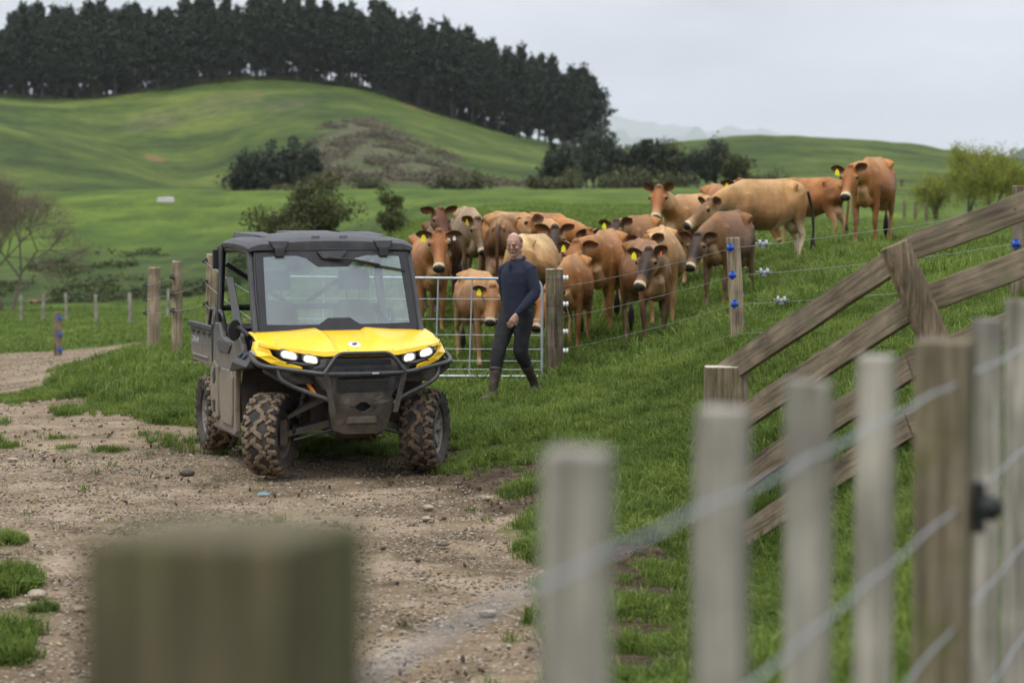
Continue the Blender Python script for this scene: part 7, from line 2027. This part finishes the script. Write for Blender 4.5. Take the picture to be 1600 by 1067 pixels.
    Ch = lerp(Ch, fc, blaze * (.45 + .55 * dark_face))
    Ch = lerp(Ch, np.array(pal['base']) * .55 + np.array((.12, .05, .02)) * .6, np.clip(np.exp(-((T + .01) / .05) ** 2 - (Sd / .06) ** 2) * (U_ > 0) * 1.2, 0, .9) * (1 - .3 * dark_face))
    Ch = lerp(Ch, (0.025, 0.018, 0.016), np.clip(np.exp(-((T + .0) / .045) ** 2 - (Sd / .05) ** 2) * (U_ > 0) * 1.4, 0, .95) * dark_face)
    for s in (-1, 1):
        er_ = np.exp(-((T - .135) / .040) ** 2 - ((Sd - s * .100) / .030) ** 2 - ((U_ + .01) / .040) ** 2)
        Ch = lerp(Ch, (0.46, 0.32, 0.21), np.clip(er_ * 1.2 * ring, 0, .75))
    Ch = lerp(Ch, (0.56, 0.50, 0.44), sstep(.388, .404, T + nz2 * .008) * .85)
    nose = sstep(.420, .432, T + np.abs(Sd) * -.12) * sstep(-.078, -.062, U_)
    Ch = lerp(Ch, (0.022, 0.020, 0.022), nose)
    for s in (-1, 1):
        Ch = lerp(Ch, (0.006, 0.005, 0.005), np.clip(np.exp(-((T - .462) / .02) ** 2 - ((Sd - s * .034) / .012) ** 2 - ((U_ + .018) / .014) ** 2) * 1.5, 0, 1))
    C_ = C_ * (1 - hm_[:, None]) + Ch * hm_[:, None]
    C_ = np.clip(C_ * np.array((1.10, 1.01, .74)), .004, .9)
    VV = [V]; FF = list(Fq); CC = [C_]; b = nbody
    # ears: cupped leaves, joined to the body mesh
    def ear_mesh(s, e_up):
        base = hp_(.015, s * .078, -.005); d = (rt_ * s * .92 + upv * e_up - hdir * .18).normalized(); nrm_ = (hdir * .80 - upv * .05 + Vector((.15, 0, 0))); nrm_ = (nrm_ - d * nrm_.dot(d)).normalized(); wv_ = d.cross(nrm_).normalized()
        L_ = .20; prof = [(0, .030), (.10, .046), (.28, .068), (.52, .076), (.74, .062), (.90, .036), (1.0, .006)]
        V_ = []; Cq = []; n = 7
        for side_ in (0, 1):
            for t, w_ in prof:
                for k in range(n):
                    u = -1 + 2 * k / (n - 1); cup = .040 * (1 - u * u) * math.sin(math.pi * min(1, t + .15)) 
                    p = base + d * (t * L_ - .01) + wv_ * (u * w_) - nrm_ * (cup + (.007 * (1 - abs(u)) if side_ else 0)) + Vector((0, 0, -.015 * t * t))
                    V_.append(p)
                    if side_: cq = np.array(pal['base']) * (.9 if not dark_face else .8)
                    else:
                        cq = np.array((0.135, 0.062, 0.034)) * (1 - abs(u) ** 2.5) + np.array((0.40, 0.24, 0.13)) * abs(u) ** 2.5
                    Cq.append(cq)
        m_ = len(prof); F_ = []
        for sd in (0, 1):
            o_ = sd * m_ * n
            for i in range(m_ - 1):
                for k in range(n - 1):
                    qd = (o_ + i * n + k, o_ + i * n + k + 1, o_ + (i + 1) * n + k + 1, o_ + (i + 1) * n + k); F_.append(qd if sd else qd[::-1])
        return V_, F_, Cq, base + d * L_ * .45 - nrm_ * -.004, d, nrm_, wv_
    tagp = {}
    for s in (-1, 1):
        e_up = ear if (ear2 is None or s > 0) else ear2
        V_, F_, Cq, tp, d, n_, wv_ = ear_mesh(s, e_up); tagp[s] = (tp, d, n_, wv_)
        VV.append(np.array([tuple(v) for v in V_])); CC.append(np.array(Cq)); FF += [tuple(i + b for i in ff) for ff in F_]; b += len(V_)
    # tail
    tl = [(-.72, 0, 1.11), (-.80, 0, 1.04), (-.82 - abs(tail) * .3, tail * .2, .80), (-.80 - abs(tail) * .45, tail * .4, .58), (-.79 - abs(tail) * .4, tail * .45, .40)]
    V_, F_ = tube_geo(curve_pts(tl, 4), [.030] * 2 + [.022] * 5 + [.020] * 5 + [.018] * 5, 7)
    VV.append(np.array([tuple(v) for v in V_])); CC.append(np.tile(np.array((.024, .017, .015)) if seed == 19 else np.array(pal['base']) * .8, (len(V_), 1))); FF += [tuple(i + b for i in ff) for ff in F_]; b += len(V_)
    e0 = Vector(tl[-1]); V_, F_ = loft([(tuple(e0 + Vector((0, 0, .05))), .018, .018), (tuple(e0 + Vector((0, 0, -.04))), .036, .034), (tuple(e0 + Vector((.01, 0, -.15))), .040, .036), (tuple(e0 + Vector((.01, 0, -.26))), .014, .014)], 8, up=(1, 0, 0))
    VV.append(np.array([tuple(v) for v in V_])); CC.append(np.tile(np.array((.022, .016, .014)), (len(V_), 1))); FF += [tuple(i + b for i in ff) for ff in F_]; b += len(V_)
    g = at(px, D)
    root = empty('cow', (g[0], g[1], g[2] + z_off), R(yaw) - math.pi / 2, label, 'cow', group)
    root.scale = (scale,) * 3
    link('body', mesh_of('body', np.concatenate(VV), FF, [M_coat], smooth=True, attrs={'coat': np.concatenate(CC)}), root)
    for s in (-1, 1):
        MB().add(*ellipsoid(tuple(hp_(.132, s * .096, -.004)), (.027, .024, .026), 10)).build('eye', M_eye, root, smooth=True)
    for t_ in tags.split():
        s = 1 if t_[0] == 'L' else -1; m_ = {'y': M_tag, 'w': M_tagw, 'o': M_tago}[t_[1]]
        tp, d, n_, wv_ = tagp[s]; c = tp + n_ * .012 - Vector((0, 0, .035)); sz = .036 if t_[1] == 'y' else .022
        dn = Vector((0, 0, -1)); lt = d
        P_ = []
        for off in (-.003, .003):
            for (a_, b_) in ((-.35, -1.0), (.35, -1.0), (1.0, -.1), (1.0, 1.0), (-1.0, 1.0), (-1.0, -.1)):
                P_.append(tuple(c + lt * a_ * sz * .85 + dn * b_ * sz * 1.1 + n_ * off))
        MB().hull(P_).build('ear_tag', m_, root)
    return root

# rightwards from the vehicle.  L = the ear on the left of the picture when the animal faces us; hpx = photo position of the middle of the face
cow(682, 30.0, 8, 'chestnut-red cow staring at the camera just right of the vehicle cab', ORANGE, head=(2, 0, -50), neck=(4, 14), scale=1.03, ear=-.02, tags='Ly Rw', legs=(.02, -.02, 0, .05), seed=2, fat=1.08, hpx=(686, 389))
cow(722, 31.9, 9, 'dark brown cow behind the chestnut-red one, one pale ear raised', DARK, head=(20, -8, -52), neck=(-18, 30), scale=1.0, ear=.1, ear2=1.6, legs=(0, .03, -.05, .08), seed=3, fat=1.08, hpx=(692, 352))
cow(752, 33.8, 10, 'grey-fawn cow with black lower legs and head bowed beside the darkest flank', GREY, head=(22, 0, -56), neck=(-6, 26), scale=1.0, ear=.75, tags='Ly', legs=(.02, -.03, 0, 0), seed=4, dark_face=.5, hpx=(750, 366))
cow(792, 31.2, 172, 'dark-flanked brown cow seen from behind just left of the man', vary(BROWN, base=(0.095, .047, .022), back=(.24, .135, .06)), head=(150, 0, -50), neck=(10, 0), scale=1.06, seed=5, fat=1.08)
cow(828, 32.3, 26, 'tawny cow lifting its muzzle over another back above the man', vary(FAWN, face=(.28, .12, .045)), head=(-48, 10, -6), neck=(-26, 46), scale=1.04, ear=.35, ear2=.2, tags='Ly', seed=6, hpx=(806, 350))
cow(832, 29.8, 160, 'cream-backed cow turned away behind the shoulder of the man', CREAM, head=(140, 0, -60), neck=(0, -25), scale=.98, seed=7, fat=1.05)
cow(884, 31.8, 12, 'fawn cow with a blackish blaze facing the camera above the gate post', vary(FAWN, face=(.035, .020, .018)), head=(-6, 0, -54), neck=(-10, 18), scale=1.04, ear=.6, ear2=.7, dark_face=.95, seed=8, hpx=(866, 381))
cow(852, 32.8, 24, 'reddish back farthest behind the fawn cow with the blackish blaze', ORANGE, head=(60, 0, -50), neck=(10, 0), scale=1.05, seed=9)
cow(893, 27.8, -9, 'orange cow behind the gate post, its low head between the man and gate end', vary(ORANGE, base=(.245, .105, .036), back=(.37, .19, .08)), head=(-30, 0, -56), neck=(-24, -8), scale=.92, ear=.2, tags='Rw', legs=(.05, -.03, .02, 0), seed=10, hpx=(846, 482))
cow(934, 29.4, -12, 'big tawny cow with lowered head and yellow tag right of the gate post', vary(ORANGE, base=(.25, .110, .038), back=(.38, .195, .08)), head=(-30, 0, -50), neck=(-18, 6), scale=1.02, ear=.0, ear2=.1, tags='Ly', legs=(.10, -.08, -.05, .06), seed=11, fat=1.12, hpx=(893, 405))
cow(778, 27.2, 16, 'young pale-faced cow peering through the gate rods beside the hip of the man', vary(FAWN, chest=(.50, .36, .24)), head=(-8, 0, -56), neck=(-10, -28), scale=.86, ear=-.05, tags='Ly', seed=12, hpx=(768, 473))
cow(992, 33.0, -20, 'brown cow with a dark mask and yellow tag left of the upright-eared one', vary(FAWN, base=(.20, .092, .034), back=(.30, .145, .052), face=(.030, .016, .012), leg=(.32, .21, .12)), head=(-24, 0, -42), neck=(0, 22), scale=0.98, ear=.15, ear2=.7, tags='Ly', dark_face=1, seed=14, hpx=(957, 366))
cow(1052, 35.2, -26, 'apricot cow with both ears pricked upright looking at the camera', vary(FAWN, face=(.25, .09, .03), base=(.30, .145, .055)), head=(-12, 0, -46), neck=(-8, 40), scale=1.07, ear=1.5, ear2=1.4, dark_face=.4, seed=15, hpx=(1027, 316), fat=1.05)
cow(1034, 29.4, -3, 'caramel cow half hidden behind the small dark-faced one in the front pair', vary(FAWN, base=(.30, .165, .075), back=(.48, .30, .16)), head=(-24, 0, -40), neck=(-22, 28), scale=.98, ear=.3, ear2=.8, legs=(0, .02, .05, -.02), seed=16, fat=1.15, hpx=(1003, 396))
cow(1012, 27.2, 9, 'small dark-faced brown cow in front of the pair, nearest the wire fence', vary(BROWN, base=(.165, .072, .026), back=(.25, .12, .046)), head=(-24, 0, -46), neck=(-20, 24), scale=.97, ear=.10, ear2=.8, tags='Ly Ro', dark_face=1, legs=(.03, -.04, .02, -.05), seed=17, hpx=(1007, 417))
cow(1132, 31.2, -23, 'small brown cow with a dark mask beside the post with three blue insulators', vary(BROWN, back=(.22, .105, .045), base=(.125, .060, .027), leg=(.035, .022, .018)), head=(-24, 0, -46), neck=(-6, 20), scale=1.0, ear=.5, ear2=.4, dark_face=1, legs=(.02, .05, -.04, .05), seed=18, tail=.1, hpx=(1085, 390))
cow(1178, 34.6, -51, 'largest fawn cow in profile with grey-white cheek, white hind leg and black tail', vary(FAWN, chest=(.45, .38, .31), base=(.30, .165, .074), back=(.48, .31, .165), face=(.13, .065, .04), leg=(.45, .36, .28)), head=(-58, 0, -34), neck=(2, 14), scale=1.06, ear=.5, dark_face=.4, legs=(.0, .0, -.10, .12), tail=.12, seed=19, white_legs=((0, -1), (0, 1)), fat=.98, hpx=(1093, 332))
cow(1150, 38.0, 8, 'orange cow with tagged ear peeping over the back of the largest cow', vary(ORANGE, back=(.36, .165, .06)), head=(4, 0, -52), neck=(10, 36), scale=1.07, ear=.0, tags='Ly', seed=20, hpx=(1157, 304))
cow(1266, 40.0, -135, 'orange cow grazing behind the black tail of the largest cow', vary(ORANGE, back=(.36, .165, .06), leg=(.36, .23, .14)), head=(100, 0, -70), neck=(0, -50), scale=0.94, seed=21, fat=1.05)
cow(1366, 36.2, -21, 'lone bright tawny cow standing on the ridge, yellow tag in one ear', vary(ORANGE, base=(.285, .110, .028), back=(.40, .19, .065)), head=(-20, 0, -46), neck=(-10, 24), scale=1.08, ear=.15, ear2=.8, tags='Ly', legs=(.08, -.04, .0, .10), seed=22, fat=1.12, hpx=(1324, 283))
far_p = [(1278, 395, -60), (1285, 398, 80), (1292, 392, 70), (1408, 380, 90)]
src = None
for i, (px, D_, yw) in enumerate(far_p):
    lab = ['leftmost tiny cow on the far right-hand hillside', 'second tiny cow on the far hillside, touching the leftmost', 'third tiny cow on the far hillside', 'tiny brown cow on the far hill near the willows'][i]
    if src is None:
        src = cow(px, D_, yw, lab, DARK, head=(yw, 0, -60), neck=(0, -30), parts=False, group='tiny cows grazing far off', seed=30)
    else:
        g = at(px, D_); r2 = src.copy(); COL.objects.link(r2); r2.location = g; r2.rotation_euler = (0, 0, R(yw)); r2['label'] = lab
        for ch in list(src.children):
            c_ = ch.copy(); COL.objects.link(c_); c_.parent = r2
